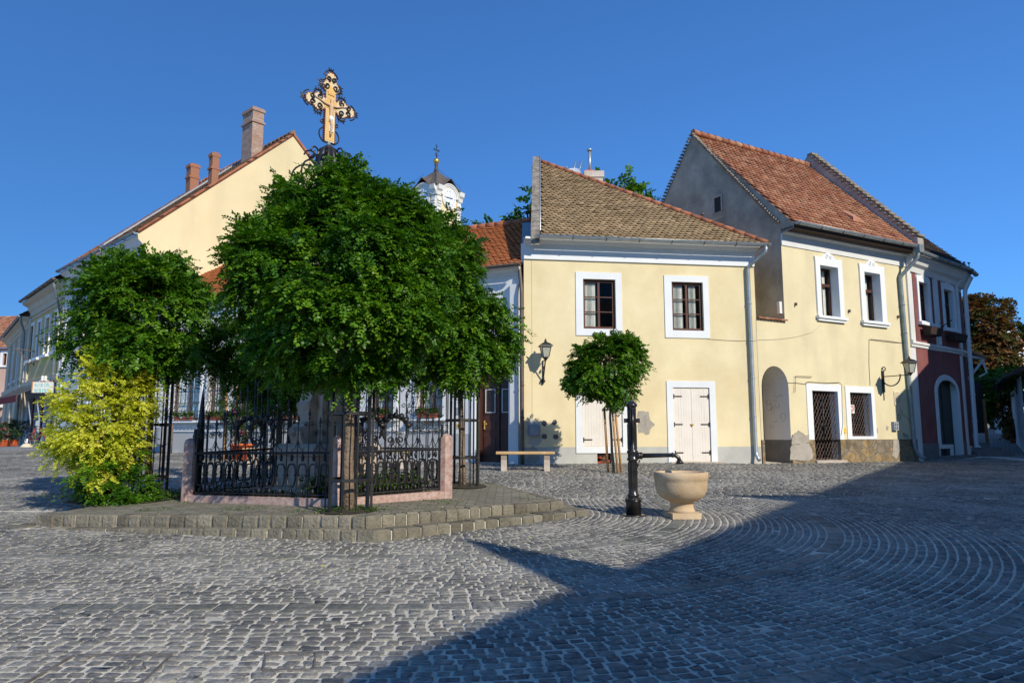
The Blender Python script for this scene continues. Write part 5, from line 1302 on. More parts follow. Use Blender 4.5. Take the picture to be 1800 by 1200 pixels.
def panel(w, u0, u1, z0, z1, holes, off, m, name, parent, th=.012):
    mb = MB(); us = sorted({u0, u1} | {x for h in holes for x in h[:2] if u0 < x < u1}); zs = sorted({z0, z1} | {x for h in holes for x in h[2:4] if z0 < x < z1})
    for i in range(len(us) - 1):
        for j in range(len(zs) - 1):
            cu, cz = (us[i] + us[i + 1]) / 2, (zs[j] + zs[j + 1]) / 2
            if any(h[0] < cu < h[1] and h[2] < cz < h[3] for h in holes): continue
            mb.wbox(w, us[i], us[i + 1], zs[j], zs[j + 1], off - th, off)
    return mb.build(name, m, parent)
zred = zb1 - .12
fr_ = (dd[0] - .2, dd[1] + .2, 0, dr_t + .2)
pnl = MB(); U0, U1_ = .42, LR - .25
wall_holes(pnl, wr, U0, U1_, gR(2) + .55, zred, [fr_], off=.012)
for k in range(n):
    a0, a1 = PI * k / n, PI * (k + 1) / n; hh = dr_t - dspr + .2; r2 = ra + .2
    pnl.face([wr.pt(am + r2 * math.cos(a0), dspr + hh * math.sin(a0), .012), wr.pt(am + r2 * math.cos(a0), dr_t + .2, .012), wr.pt(am + r2 * math.cos(a1), dr_t + .2, .012), wr.pt(am + r2 * math.cos(a1), dspr + hh * math.sin(a1), .012)])
pnl.build('red_field', 'red_plaster', HR)
pn2 = MB(); wall_holes(pn2, wr, .42, LR - .25, 0, gR(2) + .55, [fr_], off=.03); pn2.build('plinth', 'dark_dado', HR)
mb = MB()                                       # arched band round the door
for k in range(n):
    a0, a1 = PI * k / n, PI * (k + 1) / n; h0, h1 = dr_t - dspr, dr_t - dspr + .16; r2 = ra + .16
    A_ = [(am + ra * math.cos(a0), dspr + h0 * math.sin(a0)), (am + r2 * math.cos(a0), dspr + h1 * math.sin(a0)), (am + r2 * math.cos(a1), dspr + h1 * math.sin(a1)), (am + ra * math.cos(a1), dspr + h0 * math.sin(a1))]
    mb.hexa([wr.pt(*p, 0) for p in A_], [wr.pt(*p, .05) for p in A_])
mb.wbox(wr, dd[0] - .16, dd[0], gR(2) + .5, dspr, 0, .05); mb.wbox(wr, dd[1], dd[1] + .16, gR(3), dspr, 0, .05); mb.wbox(wr, dd[0] - .16, dd[0] + (dd[1] - dd[0]) * .55, gR(2) + .36, gR(2) + .5, 0, .06); mb.wbox(wr, dd[0] + (dd[1] - dd[0]) * .45, dd[0] + (dd[1] - dd[0]) * .55, gR(2), gR(2) + .36, 0, .06)
mb.build('door_surround', 'white_plaster', HR)
mb = MB(); mb.wbox(wr, dd[0], dd[1], dd[2], dd[3], -.24, -.19); dr = mb.build('door', 'green_door_wood', HR)
mb = MB()
for (a, b) in ((dd[0] + .04, am - .03), (am + .03, dd[1] - .04)):
    for k in range(9): mb.wbox(wr, a + .03, b - .03, dd[2] + .5 + k * .19, dd[2] + .66 + k * .19, -.19, -.17)
mb.wbox(wr, am - .03, am + .03, dd[2], dd[3], -.19, -.15); mb.build('door_panel', 'green_door_wood', dr)
MB().wbox(wr, dd[0] - .15, dd[1] + .3, gR(3) - .3, gR(3) + .10, .031, .35).build('doorstep', 'dark_dado', HR)
for h in rR:
    window(wr, h, .12, HR, transom=.65, fw=.05, curtain=[(0, .4), (.6, 1)])
    surround(wr, (h[0] - .15, h[1] + .15, h[2] - .05, h[3] + .12), h, .055, HR)
    panel(wr, h[0] - .42, h[1] + .42, h[2] - .95, h[3] + .42, [(h[0] - .15, h[1] + .15, h[2] - .05, h[3] + .3)], .02, 'red_plaster', 'red_band', HR)
    mb = MB(); top = [(-1, 0), (-.9, .18), (-.4, .22), (0, .36), (.4, .22), (.9, .18), (1, 0)]; mid = (h[0] + h[1]) / 2; mb.prism([wr.pt(mid + x * ((h[1] - h[0]) / 2 + .15), h[3] + .12 + y * .55, 0) for x, y in top], wr.n * .05); mb.tube(spiral(wr.pt(mid, h[3] + .2, .055), .07, .02, 0, 1.2, 12, wr.d, Z), .014, 5); mb.build('window_pediment', 'white_paint', HR)
    MB().wbox(wr, h[0] - .22, h[1] + .22, h[2] - .16, h[2] - .0505, 0, .15).build('window_sill', 'white_paint', HR)
mb = MB(); mb.strip(wr, 0, LR, [(0, zb1 - .1), (.05, zb1 - .1), (.06, zb1 - .02), (.10, zb1), (.10, zb1 + .07), (.05, zb1 + .09), (0, zb1 + .12)])
zc_ = rR[0][3] + .62
mb.strip(wr, 0, LR, [(0, zc_), (.05, zc_), (.08, zc_ + .06), (0, zc_ + .1)])
mb.strip(wr, 0, LR, [(0, zeR - .55), (.06, zeR - .55), (.10, zeR - .38), (.22, zeR - .3), (.3, zeR - .12), (.36, zeR - .06), (.36, zeR), (0, zeR)])
for u in (.0, (rR[0][1] + rR[1][0]) / 2 - .13, LR - .26): mb.wbox(wr, u, u + .26, zb1 + .12, zc_, 0, .06)
mb.build('cornice', 'white_plaster', HR)
gutter(er_, .05, LR + .1, zeR + .03, .08, .08, HR, m='old_zinc')
TR = T1 + w2.d * .35 + Z * .1; ES, EE = wr.pt(.02, zeR + .06, .45), wr.pt(LR + .35, zeR + .06, .45)
roofface([ES, EE, TR], .2, .17, 'tile_dark', HR)
cw = Vector((.66, .75, 0)); pc = wr.pt(LR, 0); wc = W(pc.x, pc.y, .66, .75); LC = .9
mb = MB(); wall_holes(mb, wc, 0, LC, 0, zeR, []); pe = wc.pt(LC, 0); e_ = pe + Vector((.3, 4, 0)); mb.face([pe, e_, e_ + Z * zeR, pe + Z * zeR]); mb.build('corner_wall', 'white_plaster', HR)
EC = wc.pt(LC + .2, zeR + .06, .45); EF = EC + Vector((.3, 5, 0))
mb = MB(); mb.face([EE, EC, TR]); mb.face([EC, EF, TR + Vector((0, 6, 0)), TR]); mb.build('rear_roof', 'tile_dark', HR)
mb = MB(); mb.strip(wc, -.02, LC, [(0, zeR - .55), (.06, zeR - .55), (.22, zeR - .3), (.36, zeR - .06), (.36, zeR), (0, zeR)]); mb.strip(wc, 0, LC, [(0, zb1 - .1), (.06, zb1 - .02), (.10, zb1), (.10, zb1 + .07), (0, zb1 + .12)]); mb.build('corner_cornice', 'white_plaster', HR)
gutter(shift(wc, .42), -.02, LC + .3, zeR + .03, .08, .08, HR, m='old_zinc')
mb = MB(); wall_holes(mb, wc, .12, LC - .1, 1.0, zred, [], off=.012); wall_holes(mb, wc, .12, LC - .1, zb1 + .14, zeR - .7, [], off=.012); mb.build('corner_red_field', 'red_plaster', HR)
for k in range(5): mb = MB(); p = EE.lerp(EC, .3) + (TR - EC) * .02 * (k + 1) + Vector((.1 * k, .25 * k, 0)); mb.tube([p, p + Z * .22], .015, 5); mb.box(p + Z * .22, (.1, .04, .05), .4); mb.build('snow_guard', 'black_iron', HR)
mb = MB(); c = EE.lerp(TR, .55); mb.tube([c, c + Z * .25], .014, 5); mb.tube([c + w2.d * .15, c + w2.d * .15 + Z * .2], .014, 5); mb.build('roof_hook', 'black_iron', HR)
q = wr.uv(1648, 572); mb = MB(); a = wr.pt(q[0], q[1] + .1, 0); mb.tube([a + Z * .18, a - Z * .28], .014, 5); mb.tube([a - Z * .25, a + wr.n * .5 + Z * .05], .016, 6); mb.tube([a - Z * .05, a + wr.n * .2], .012, 5); mb.build('flag_holder', 'black_iron', HR)
for xx in (.15, .45): pipe([wc.pt(LC * .5 + xx, zeR - .1, .4), wc.pt(LC * .5 + xx, zeR - .6, .15), wc.pt(LC * .5 + xx, .9, .12), wc.pt(LC * .5 + xx + .1, gR(5) + .35, .12), wc.pt(LC * .5 + xx + .2, gR(5) + .12, .3)], .055, HR, m='white_paint')
# flower boxes (sit on iron under the sills)
for i, h in enumerate(rR):
    t = thing('flower_box', ['brown wooden flower box half in sun under the left upper window of the red house', 'brown wooden flower box in shade under the right upper window of the red house'][i], 'flower box', wr.pt((h[0] + h[1]) / 2, h[2] - .5, .25), 'flower boxes under the red house windows')
    mb = MB(); a, b = h[0] - .1, h[1] + .12; z_ = h[2] - .50
    mb.hexa([wr.pt(a + .04, z_, .12), wr.pt(b - .04, z_, .12), wr.pt(b - .04, z_, .34), wr.pt(a + .04, z_, .34)], [wr.pt(a, z_ + .24, .09), wr.pt(b, z_ + .24, .09), wr.pt(b, z_ + .24, .40), wr.pt(a, z_ + .24, .40)])
    mb.build('box', 'timber_dark', t)
    mb = MB(); mb.wbox(wr, a + .1, a + .13, z_ - .03, z_ - .001, .0, .36); mb.wbox(wr, b - .13, b - .1, z_ - .03, z_ - .001, .0, .36); mb.build('bracket', 'black_iron', t)

# ================================================================ ALLEY
def gp(px, Yd): p = at(px, 760, Yd); return Vector((p.x, p.y, g(p.x, p.y)))
a = gp(1711, 30.0); b = gp(1732, 31.5)
A1_ = thing('alley_gate', 'tall dark brown timber gate leaf standing open by the alley steps', 'gate', a)
mb = MB(); d = (b - a); d.z = 0; k = 5; top = at(1715, 668, 30).z
for i in range(k):
    p, q = a + d * (i / k + .005), a + d * ((i + 1) / k - .005); nn = Z.cross(d.normalized()) * .04
    mb.hexa([p + Z * .6 - nn, q + Z * .6 - nn, q + Z * .6 + nn, p + Z * .6 + nn], [Vector((p.x, p.y, top)) - nn, Vector((q.x, q.y, top)) - nn, Vector((q.x, q.y, top)) + nn, Vector((p.x, p.y, top)) + nn], rng.random())
mb.build('board_panel', 'timber_dark', A1_)
mb = MB(); mb.tube([a + Vector((.6, .1, -.2)), a + Vector((.6, .1, 2))], .06, 8); mb.build('gate_post', 'timber_orange', A1_)
st = gp(1716, 27.5); A2_ = thing('stone_steps', 'small dark stone steps at the corner of the red house', 'steps', st)
mb = MB()
for k in range(4): mb.box((st.x + .35 - .12 * k, st.y + .3 * k, st.z + .08 + .17 * k - .1), (1.5 - .28 * k, .9, .26), .1, rng.random())
mb.build('step', 'dark_dado', A2_)
def house_box(name, label, w, u0, u1, ez, depth, rz, mw, mr, base=-1, rects=(), cat='house'):
    t = thing(name, label, cat, w.pt((u0 + u1) / 2, max(base, 0) + .1))
    mb = MB(); wall_holes(mb, w, u0, u1, base, ez, list(rects)); 
    for h in rects: reveal(mb, w, h, .15, back=True)
    P = [w.pt(u0, 0), w.pt(u1, 0), w.pt(u1, 0, -depth), w.pt(u0, 0, -depth)]
    for i in (1, 2, 3):
        p, q = P[i], P[(i + 1) % 4]; mb.face([p + Z * base, q + Z * base, q + Z * ez, p + Z * ez])
    mid1, mid0 = w.pt(u1, rz, -depth / 2), w.pt(u0, rz, -depth / 2)
    mb.face([P[1] + Z * ez, P[2] + Z * ez, mid1]); mb.face([P[3] + Z * ez, P[0] + Z * ez, mid0]); mb.build('wall', mw, t)
    sl = (rz - ez) / (depth / 2); o = .3
    mb = MB(); A_, B_ = w.pt(u0, ez - sl * o + .05, o), w.pt(u1, ez - sl * o + .05, o); C_, D_ = w.pt(u1, rz + .05, -depth / 2), w.pt(u0, rz + .05, -depth / 2); E_, F_ = w.pt(u1, ez - sl * o + .05, -depth - o), w.pt(u0, ez - sl * o + .05, -depth - o)
    mb.hexa([A_ - Z * .08, B_ - Z * .08, C_ - Z * .08, D_ - Z * .08], [A_, B_, C_, D_]); mb.hexa([D_ - Z * .08, C_ - Z * .08, E_ - Z * .08, F_ - Z * .08], [D_, C_, E_, F_]); mb.build('roof', mr, t)
    return t
# white house at the alley end, and the white gabled house above the autumn tree
we = W(gp(1725, 44).x, 44, 1, -.02); q = we.rect(1728, 660, 1765, 745)
hb = house_box('alley_end_house', 'white house with brown door and stone footing closing the dark alley', we, q[0] - 3, q[1] + .2, q[3] - .1, 3, q[3] + .6, 'white_plaster', 'tile_dark', base=0)
r_ = we.rect(1727, 696, 1745, 738); mb = MB(); mb.wbox(we, r_[0], r_[1], r_[2] - .4, r_[3], 0, .05); mb.build('door', 'timber_dark', hb); r_ = we.rect(1747, 722, 1764, 740); mb = MB(); mb.wbox(we, r_[0], r_[1], r_[2] - .6, r_[3], 0, .06); mb.build('stone_footing', 'rubble_stone', hb)
r_ = we.rect(1735, 715, 1740, 718); MB().wbox(we, *r_, .05, .07).build('notice', 'paper', hb)
pA, pB = gp(1793, 29.5), gp(1764, 40)
ww = W(pB.x, pB.y, pA.x - pB.x, pA.y - pB.y); ww.n = Vector((-abs(ww.n.x), ww.n.y * (1 if ww.n.x < 0 else -1), 0)); 
LWl = (Vector((pA.x, pA.y, 0)) - Vector((pB.x, pB.y, 0))).length
t = thing('alley_wall_house', 'low whitewashed building with projecting dark eave along the right side of the alley', 'house', pA)
zt_ = 3.6; mb = MB(); wall_holes(mb, ww, 0, LWl + 3, 0, zt_, []); mb.build('wall', 'white_plaster', t)
mb = MB(); mb.hexa([ww.pt(-.2, zt_ - .1, .6), ww.pt(LWl + 3, zt_ - .1, .6), ww.pt(LWl + 3, zt_ + 1.4, -2.4), ww.pt(-.2, zt_ + 1.4, -2.4)], [ww.pt(-.2, zt_ + .02, .6), ww.pt(LWl + 3, zt_ + .02, .6), ww.pt(LWl + 3, zt_ + 1.5, -2.4), ww.pt(-.2, zt_ + 1.5, -2.4)]); mb.build('roof', 'tile_dark', t)
p_ = gp(1762, 37); t = thing('wooden_post', 'orange brown wooden post carrying the vine at the alley', 'post', p_); MB().box(p_ + Z * 1.3, (.18, .18, 3.0), .2).build('post', 'timber_orange', t)
MB().box(p_ + Z * .35, (.42, .42, .9), .2).build('stone_base', 'white_plaster', t)
ph = at(1757, 679, 30); t = thing('hanging_barrel_sign', 'dark barrel hung from an iron bracket over the alley', 'sign', ph)
mb = MB(); mb.tube([ph + Vector((-.2, 0, 0)), ph + Vector((-.1, 0, 0)), ph + Vector((.1, 0, 0)), ph + Vector((.2, 0, 0))], [.12, .15, .15, .12], 14); mb.build('barrel', 'timber_dark', t)
mb = MB(); mb.tube([ph + Vector((0, 0, .28)), ph + Z * .14], .01, 4); mb.tube([ph + Vector((-1.05, -.2, .28)), ph + Vector((.1, 0, .28))], .014, 5); mb.tube([ph + Vector((-.6, 0, .28)), ph + Vector((-1.05, -.2, .6))], .012, 5); mb.build('sign_bracket', 'black_iron', t)
wh = W(at(1762, 600, 62).x, 62, 1, .25)
q = wh.uv(1769, 565); q2 = wh.uv(1800, 640)
t = thing('white_gabled_house', 'sunlit white gabled house behind the rust coloured tree at the right edge', 'house', wh.pt(6, 3))
mb = MB(); z_ap = q[1]; mb.face([wh.pt(-4, 2), wh.pt(6, 2), wh.pt(6, q2[1] - 3), wh.pt(q[0], z_ap), wh.pt(-4, z_ap - 3.4)]); mb.build('gable_wall', 'white_paint', t)
mb = MB(); a, b = wh.pt(q[0], z_ap, .1), wh.pt(6, q2[1] - 3.0, .1); c = wh.pt(-4, z_ap - 3.4, .1); bk = -wh.n * 8
mb.hexa([a, b, b + bk, a + bk], [a + Z * .15, b + Z * .15, b + bk + Z * .15, a + bk + Z * .15]); mb.hexa([c, a, a + bk, c + bk], [c + Z * .15, a + Z * .15, a + bk + Z * .15, c + bk + Z * .15]); mb.build('roof', 'tile_old_red', t)
mb = MB(); q = wh.rect(1786, 604, 1797, 618); mb.wbox(wh, *q, .01, .04); mb.build('window', 'dark_door_wood', t)
# tiled canopy on brackets on the far side of the red house
p_ = at(1712, 640, 28.5); t = thing('tiled_canopy', 'small tiled canopy on pale brackets at the corner of the red house', 'canopy', p_)
mb = MB(); mb.hexa([p_ + Vector((-.5, -.3, .55)), p_ + Vector((.35, -.3, .2)), p_ + Vector((.35, 1, .2)), p_ + Vector((-.5, 1, .55))], [p_ + Vector((-.5, -.3, .65)), p_ + Vector((.35, -.3, .3)), p_ + Vector((.35, 1, .3)), p_ + Vector((-.5, 1, .65))]); mb.build('canopy_roof', 'tile_old_red', t)
mb = MB(); mb.tube([p_ + Vector((-.4, -.2, -.6)), p_ + Vector((.3, -.2, .2))], .05, 6); mb.tube([p_ + Vector((-.4, -.2, .3)), p_ + Vector((.3, -.2, .2))], .05, 6); mb.tube([p_ + Vector((.2, -.2, .2)), p_ + Vector((.42, -.1, -.35)), p_ + Vector((.1, -.1, -.5))], .04, 6); mb.build('bracket', 'white_plaster', t)

# ================================================================ CHURCH TOWER
Yt = 92.0; pc_ = at(766, 420, Yt); cx, cy = pc_.x, pc_.y
fl = Vector((-.79, .61, 0)); fr = Vector((.61, .79, 0)); a_ = 5.3
tc0 = Vector((cx, cy, 0))
CT = thing('church_tower', 'pale yellow church tower with clocks, grey curved roof, gilded ball and cross', 'church tower', tc0 + Z * 1)
wL = W(cx, cy, fl.x, fl.y); wR = W(cx, cy, fr.x, fr.y)
aL_ = wL.uv(722, 380)[0]; aR_ = wR.uv(808, 372)[0]; sd_ = (aL_ + aR_) / 2; 
zev = wR.uv(800, 352)[1]; zev0 = at(766, 318, Yt).z; z_ap = at(760, 299, Yt + 3).z
cen_ = tc0 + fl * sd_ / 2 + fr * sd_ / 2
mb = MB()
P = [tc0, tc0 + fr * sd_, tc0 + fr * sd_ + fl * sd_, tc0 + fl * sd_]
for i in range(4): mb.face([P[i] + Z * 0, P[(i + 1) % 4], P[(i + 1) % 4] + Z * (zev0 - .2), P[i] + Z * (zev0 - .2)])
mb.build('shaft', 'tower_plaster', CT)
zE = zev0 - .35
for w_, px_, py_ in ((wL, 739, 338), (wR, 788, 342)):
    mb = MB()
    for u in (0, sd_ - .75): mb.wbox(w_, u, u + .75, 8, zE - 1.6, 0, .16)
    for u in (0.12, sd_ - .63):
        for k in range(3): mb.wbox(w_, u - .05 - .03 * k, u + .55 + .03 * k, zE - 3.0 + .35 * k, zE - 2.8 + .35 * k, .16, .28 + .04 * k)
    mb.build('pilaster', 'tower_white', CT)
    m_ = sd_ / 2; R_ = 1.3; zc_ = zE - 1.65
    mb = MB()
    prof = [(0, 0), (.25, 0), (.35, .3), (.6, .45), (.7, .8), (0, .8)]
    for (u0, u1) in ((-.2, m_ - R_ - .35), (m_ + R_ + .35, sd_ + .2)): mb.strip(w_, u0, u1, [(o, zE - 1.5 + z_ * 1.6) for o, z_ in prof])
    # arched cornice over the clock
    n = 16
    for (r0, r1, of) in ((R_ - .15, R_ + .12, .22), (R_ + .12, R_ + .34, .32), (R_ + .34, R_ + .5, .42)):
        for k in range(n):
            a0, a1 = PI * k / n, PI * (k + 1) / n
            A_ = [(m_ + r * math.cos(a), zc_ + .35 + r * math.sin(a)) for r, a in ((r0, a0), (r1, a0), (r1, a1), (r0, a1))]
            mb.hexa([w_.pt(*p, 0) for p in A_], [w_.pt(*p, of) for p in A_])
    mb.prism([w_.pt(m_ + R_ * math.cos(a), zc_ + .35 + R_ * math.sin(a) if math.sin(a) > 0 else zc_ + R_ * math.sin(a), 0) for a in [2 * PI * k / 32 for k in range(32)]], w_.n * .2)
    mb.build('cornice', 'tower_white', CT)
    mb = MB(); mb.prism([w_.pt(m_ + 1.12 * math.cos(a), zc_ + .2 + 1.12 * math.sin(a), .201) for a in [2 * PI * k / 32 for k in range(32)]], w_.n * .06); ck = mb.build('clock_face', 'clock_white', CT)
    mb = MB()
    for k in range(12):
        a = k * PI / 6; c = w_.pt(m_ + .93 * math.cos(a), zc_ + .2 + .93 * math.sin(a)); 
        du, dz_ = math.cos(a), math.sin(a)
        for s_ in (-.05, .05) if k % 3 else (-.08, 0, .08):
            b0 = (m_ + .84 * du - s_ * dz_, zc_ + .2 + .84 * dz_ + s_ * du); b1 = (m_ + 1.03 * du - s_ * dz_, zc_ + .2 + 1.03 * dz_ + s_ * du)
            mb.tube([w_.pt(*b0, .27), w_.pt(*b1, .27)], .022, 4)
    mb.build('numerals', 'clock_blue', ck)
    mb = MB()
    for a, L_ in ((PI + .06, .86), (.10, .58)):
        e_ = (m_ + L_ * math.cos(a), zc_ + .2 + L_ * math.sin(a)); md = (m_ + L_ * .6 * math.cos(a), zc_ + .2 + L_ * .6 * math.sin(a)); mb.tube([w_.pt(m_, zc_ + .2, .30), w_.pt(*md, .30), w_.pt(*e_, .30)], [.05, .10, .02], 5)
    mb.tube([w_.pt(m_, zc_ - .75, .29), w_.pt(m_, zc_ + 1.05, .29)], .02, 4)
    mb.build('clock_hand', 'clock_blue', ck)
# concave pyramid roof with swept eaves
mb = MB(); prof = [(1.22, zE - .25), (1.0, zE + .28), (.72, zE + 1.1), (.5, zE + 1.75), (.30, zE + 2.2), (.13, zE + 2.55), (.06, zE + 2.75)]
Hs = z_ap - (zE - .25); prof = [(r, zE - .25 + (z_ - zE + .25) / 3.0 * Hs) for r, z_ in prof]
for i in range(len(prof) - 1):
    (r0, z0), (r1, z1) = prof[i], prof[i + 1]
    for k in range(4):
        c0, c1 = P[k] - cen_, P[(k + 1) % 4] - cen_
        c0 = Vector((c0.x, c0.y, 0)); c1 = Vector((c1.x, c1.y, 0)); mm = (c0 + c1) / 2; C = Vector((cen_.x, cen_.y, 0)); nb = 8
        def edge(r, z, t):
            p = C + c0.lerp(c1, t) * r; bmp = math.exp(-((t - .5) / .17) ** 2) * max(0, (r - .45)) * 1.9
            return p + Z * (z + bmp)
        for j in range(nb): mb.face([edge(r0, z0, j / nb), edge(r0, z0, (j + 1) / nb), edge(r1, z1, (j + 1) / nb), edge(r1, z1, j / nb)], rng.random())
mb.build('roof', 'slate', CT)
c = Vector((cen_.x, cen_.y, z_ap - .15))
mb = MB(); mb.lathe(c, [(.34, 0), (.26, .3), (.20, .9), (.28, 1.0), (.2, 1.15)], 12); mb.build('finial_base', 'slate', CT)
mb = MB(); mb.lathe(c + Z * 1.1, [(.03, 0)] + [(.42 * math.sin(PI * k / 10), .42 - .42 * math.cos(PI * k / 10)) for k in range(1, 10)] + [(.03, .84)], 18); mb.build('gilded_ball', 'gold', CT)
cr = MB(); b = c + Z * 1.9; cr.tube([b, b + Z * 1.75], .05, 6); cr.tube([b + Z * 1.2 - fr * .4, b + Z * 1.2 + fr * .4], .05, 6)
for (o_, z_) in ((0, 1.8), (-.42, 1.2), (.42, 1.2)): cr.tube(arc(b + fr * o_ + Z * z_, .15, 0, 2 * PI, 10, fr, Z)[:-1], .035, 5, closed=True)
for s_ in (-1, 1): cr.tube(spiral(b + fr * s_ * .22 + Z * .5, .22, .05, PI / 2, 1.1 * s_, 10, fr, Z), .03, 5)
cr.build('cross', 'black_iron', CT)
mb = MB(); mb.tube([c + Z * .6, P[0] + Z * (zE + .8)], .02, 4); mb.tube([c + Z * .6, P[1] + Z * (zE + .8), P[1] + Z * (zE - .1)], .02, 4); mb.tube([P[3].lerp(P[0], .5) + Z * (zE + 1.8), P[3] + Z * (zE + 1.0)], .02, 4); mb.build('lightning_wire', 'wire', CT)

# ================================================================ HOUSES BEHIND THE CAMERA THAT SHADE THE SQUARE
tanE = math.tan(SUN_EL)
sh = Vector((math.sin(SUN_AZ), -math.cos(SUN_AZ), 0))
hE = 8.0
S1 = gnd(700, 1200); S2 = gnd(1010, 1050); SE = gnd(1580, 812)
def cast(p, h): return Vector((p.x, p.y, 0)) + sh * (h / tanE) + Z * (g(p.x, p.y) + h)
ld = Vector((SE.x - S2.x, SE.y - S2.y, 0)).normalized(); lnr = Vector((ld.y, -ld.x, 0))
B0 = cast(S2, hE) - ld * 9; B1 = cast(SE, hE) + ld * 4.5; ztp = hE + .35
t = thing('shading_house', 'long cream house outside the frame whose gables shade the near cobbles', 'house', (B0.x, B0.y, 0))
mb = MB()
f = lambda p, z: Vector((p.x, p.y, z))
zz0, zz1 = g(S2.x, S2.y) + hE, g(SE.x, SE.y) + hE
D9 = lnr * 9
mb.hexa([f(B0, 0), f(B1, 0), f(B1 + D9, 0), f(B0 + D9, 0)], [f(B0, zz0), f(B1, zz1), f(B1 + D9, zz1), f(B0 + D9, zz0)]); mb.build('wall', 'yellow_plaster', t)
mb = MB(); mb.hexa([f(B0, zz0), f(B1, zz1), f(B1 + D9, zz1), f(B0 + D9, zz0)], [f(B0, zz0 + .02), f(B1, zz1 + .02), f(B1 + lnr * 4.5, zz1 + 1.9), f(B0 + lnr * 4.5, zz0 + 1.9)]); mb.build('roof', 'tile_old_red', t)
mb = MB()
for (pa, pb, pt_, q) in (((1010, 1050), (1112, 1000), (800, 943), 1.6), ((1475, 868), (1425, 884), (1268, 870), 1.0), ((1460, 864), (1500, 872), (1372, 864), .8)):
    A_, Bb, T_ = gnd(*pa), gnd(*pb), gnd(*pt_)
    a, b = cast(A_, hE), cast(Bb, hE); a = f(a, a.z - .2); b = f(b, b.z - .2); tp_ = cast(T_, hE + q)
    c = (a + b) / 2 + lnr * 1.2
    mb.face([a, b, tp_]); mb.face([a, tp_, c]); mb.face([b, c, tp_]); mb.face([a, c, b])
mb.build('roof_gablet', 'tile_old_red', t)
t = thing('tall_shading_house', 'tall plain house outside the frame that keeps the red house and alley in shade', 'house', (17.9, 18.6, 0))
mb = MB(); c0 = Vector((18.9, 19.3, 0)); d1 = Vector((.70, .71, 0)); n1 = Vector((.71, -.70, 0)); mb.hexa([c0, c0 + d1 * 11, c0 + d1 * 11 + n1 * 8, c0 + n1 * 8], [c0 + Z * 12.2, c0 + d1 * 11 + Z * 12.2, c0 + d1 * 11 + n1 * 8 + Z * 12.2, c0 + n1 * 8 + Z * 12.2]); mb.build('wall', 'beige_plaster', t); mb = MB()
a0_ = Vector((16.2, 19.0, 0)); mb.hexa([a0_, c0, c0 + n1 * 8, a0_ + n1 * 8], [a0_ + Z * 6.3, c0 + Z * 8.4, c0 + n1 * 8 + Z * 8.4, a0_ + n1 * 8 + Z * 6.3]); mb.build('annex', 'beige_plaster', t)
mb = MB(); o = -.3; mb.hexa([c0 + n1 * o + Z * 12.2, c0 + d1 * 11 + n1 * o + Z * 12.2, c0 + d1 * 11 + n1 * 8 + Z * 12.2, c0 + n1 * 8 + Z * 12.2], [c0 + n1 * 0 + Z * 12.4, c0 + d1 * 11 + Z * 12.4, c0 + d1 * 11 + n1 * 4 + Z * 13.5, c0 + n1 * 4 + Z * 13.5]); mb.build('roof', 'tile_old_red', t)
# ================================================================ PUMP, BASIN, BENCHES, LAMPS
pb_ = gnd(1114, 906); pb_.z = g(pb_.x, pb_.y)
hp = at(1112, 703, pb_.y).z - pb_.z
PU = thing('water_pump', 'black cast iron water pump column with long spout beside the sandstone basin', 'water pump', pb_)
mb = MB(); mb.lathe(pb_, [(.16, 0), (.16, .018)], 20); mb.lathe(pb_, [(.105, .018), (.102, .19), (.11, .195), (.11, .21), (.085, .225), (.075, .26)], 24)
for k in range(6):
    a = k * PI / 3 + .3; mb.lathe(pb_ + Vector((.105 * math.cos(a), .105 * math.sin(a), .195)), [(.018, 0), (.018, .045), (.008, .055)], 8)
mb.lathe(pb_ + Z * .215, [(.118, 0), (.118, .02)], 24); mb.build('base', 'pump_iron', PU)
mb = MB(); mb.lathe(pb_, [(.07, .25), (.082, .27), (.082, .29), (.064, .31), (.062, .36), (.060, hp * .47), (.078, hp * .475), (.078, hp * .49), (.066, hp * .50), (.066, hp * .535), (.078, hp * .54), (.078, hp * .555), (.062, hp * .565), (.062, hp * .80), (.074, hp * .805), (.074, hp * .835), (.062, hp * .84), (.064, hp * .95)], 24)
for k in range(10):
    a = 2 * PI * k / 10
    mb.tube([pb_ + Vector((.058 * math.cos(a), .058 * math.sin(a), .38)), pb_ + Vector((.058 * math.cos(a), .058 * math.sin(a), hp * .46))], .009, 5)
    mb.tube([pb_ + Vector((.060 * math.cos(a), .060 * math.sin(a), hp * .57)), pb_ + Vector((.060 * math.cos(a), .060 * math.sin(a), hp * .79))], .009, 5)
mb.build('column', 'pump_iron', PU)
mb = MB(); mb.lathe(pb_ + Z * hp * .94, [(.066, 0), (.080, .01), (.082, .03), (.070, .045), (.045, .075), (.012, .088)], 24); mb.build('cap', 'pump_iron', PU)
mb = MB()
for s_ in (-1, 1): mb.box(pb_ + Vector((.085 * s_, 0, hp * .82)), (.05, .05, .06), 0); mb.box(pb_ + Vector((.03 * s_, -.065, hp * .88)), (.02, .03, .22), 0)
mb.tube([pb_ + Vector((-.04, -.075, hp * .92)), pb_ + Vector((.04, -.075, hp * .92))], .014, 8)
mb.tube([pb_ + Vector((.0, -.08, hp * .93)), pb_ + Vector((.0, -.085, hp * .78)), pb_ + Vector((-.01, -.085, hp * .62))], [.016, .014, .010], 8)
mb.build('pump_lever', 'pump_iron', PU)
zs = hp * .515; sx = at(1190, 806, pb_.y).x - pb_.x
mb = MB(); d = Vector((1, -.10, 0)).normalized()
mb.tube([pb_ + Z * zs + d * .05, pb_ + Z * zs + d * .13], [.055, .042], 14); mb.tube([pb_ + Z * zs + d * .11, pb_ + Z * zs + d * .135], [.05, .05], 14)
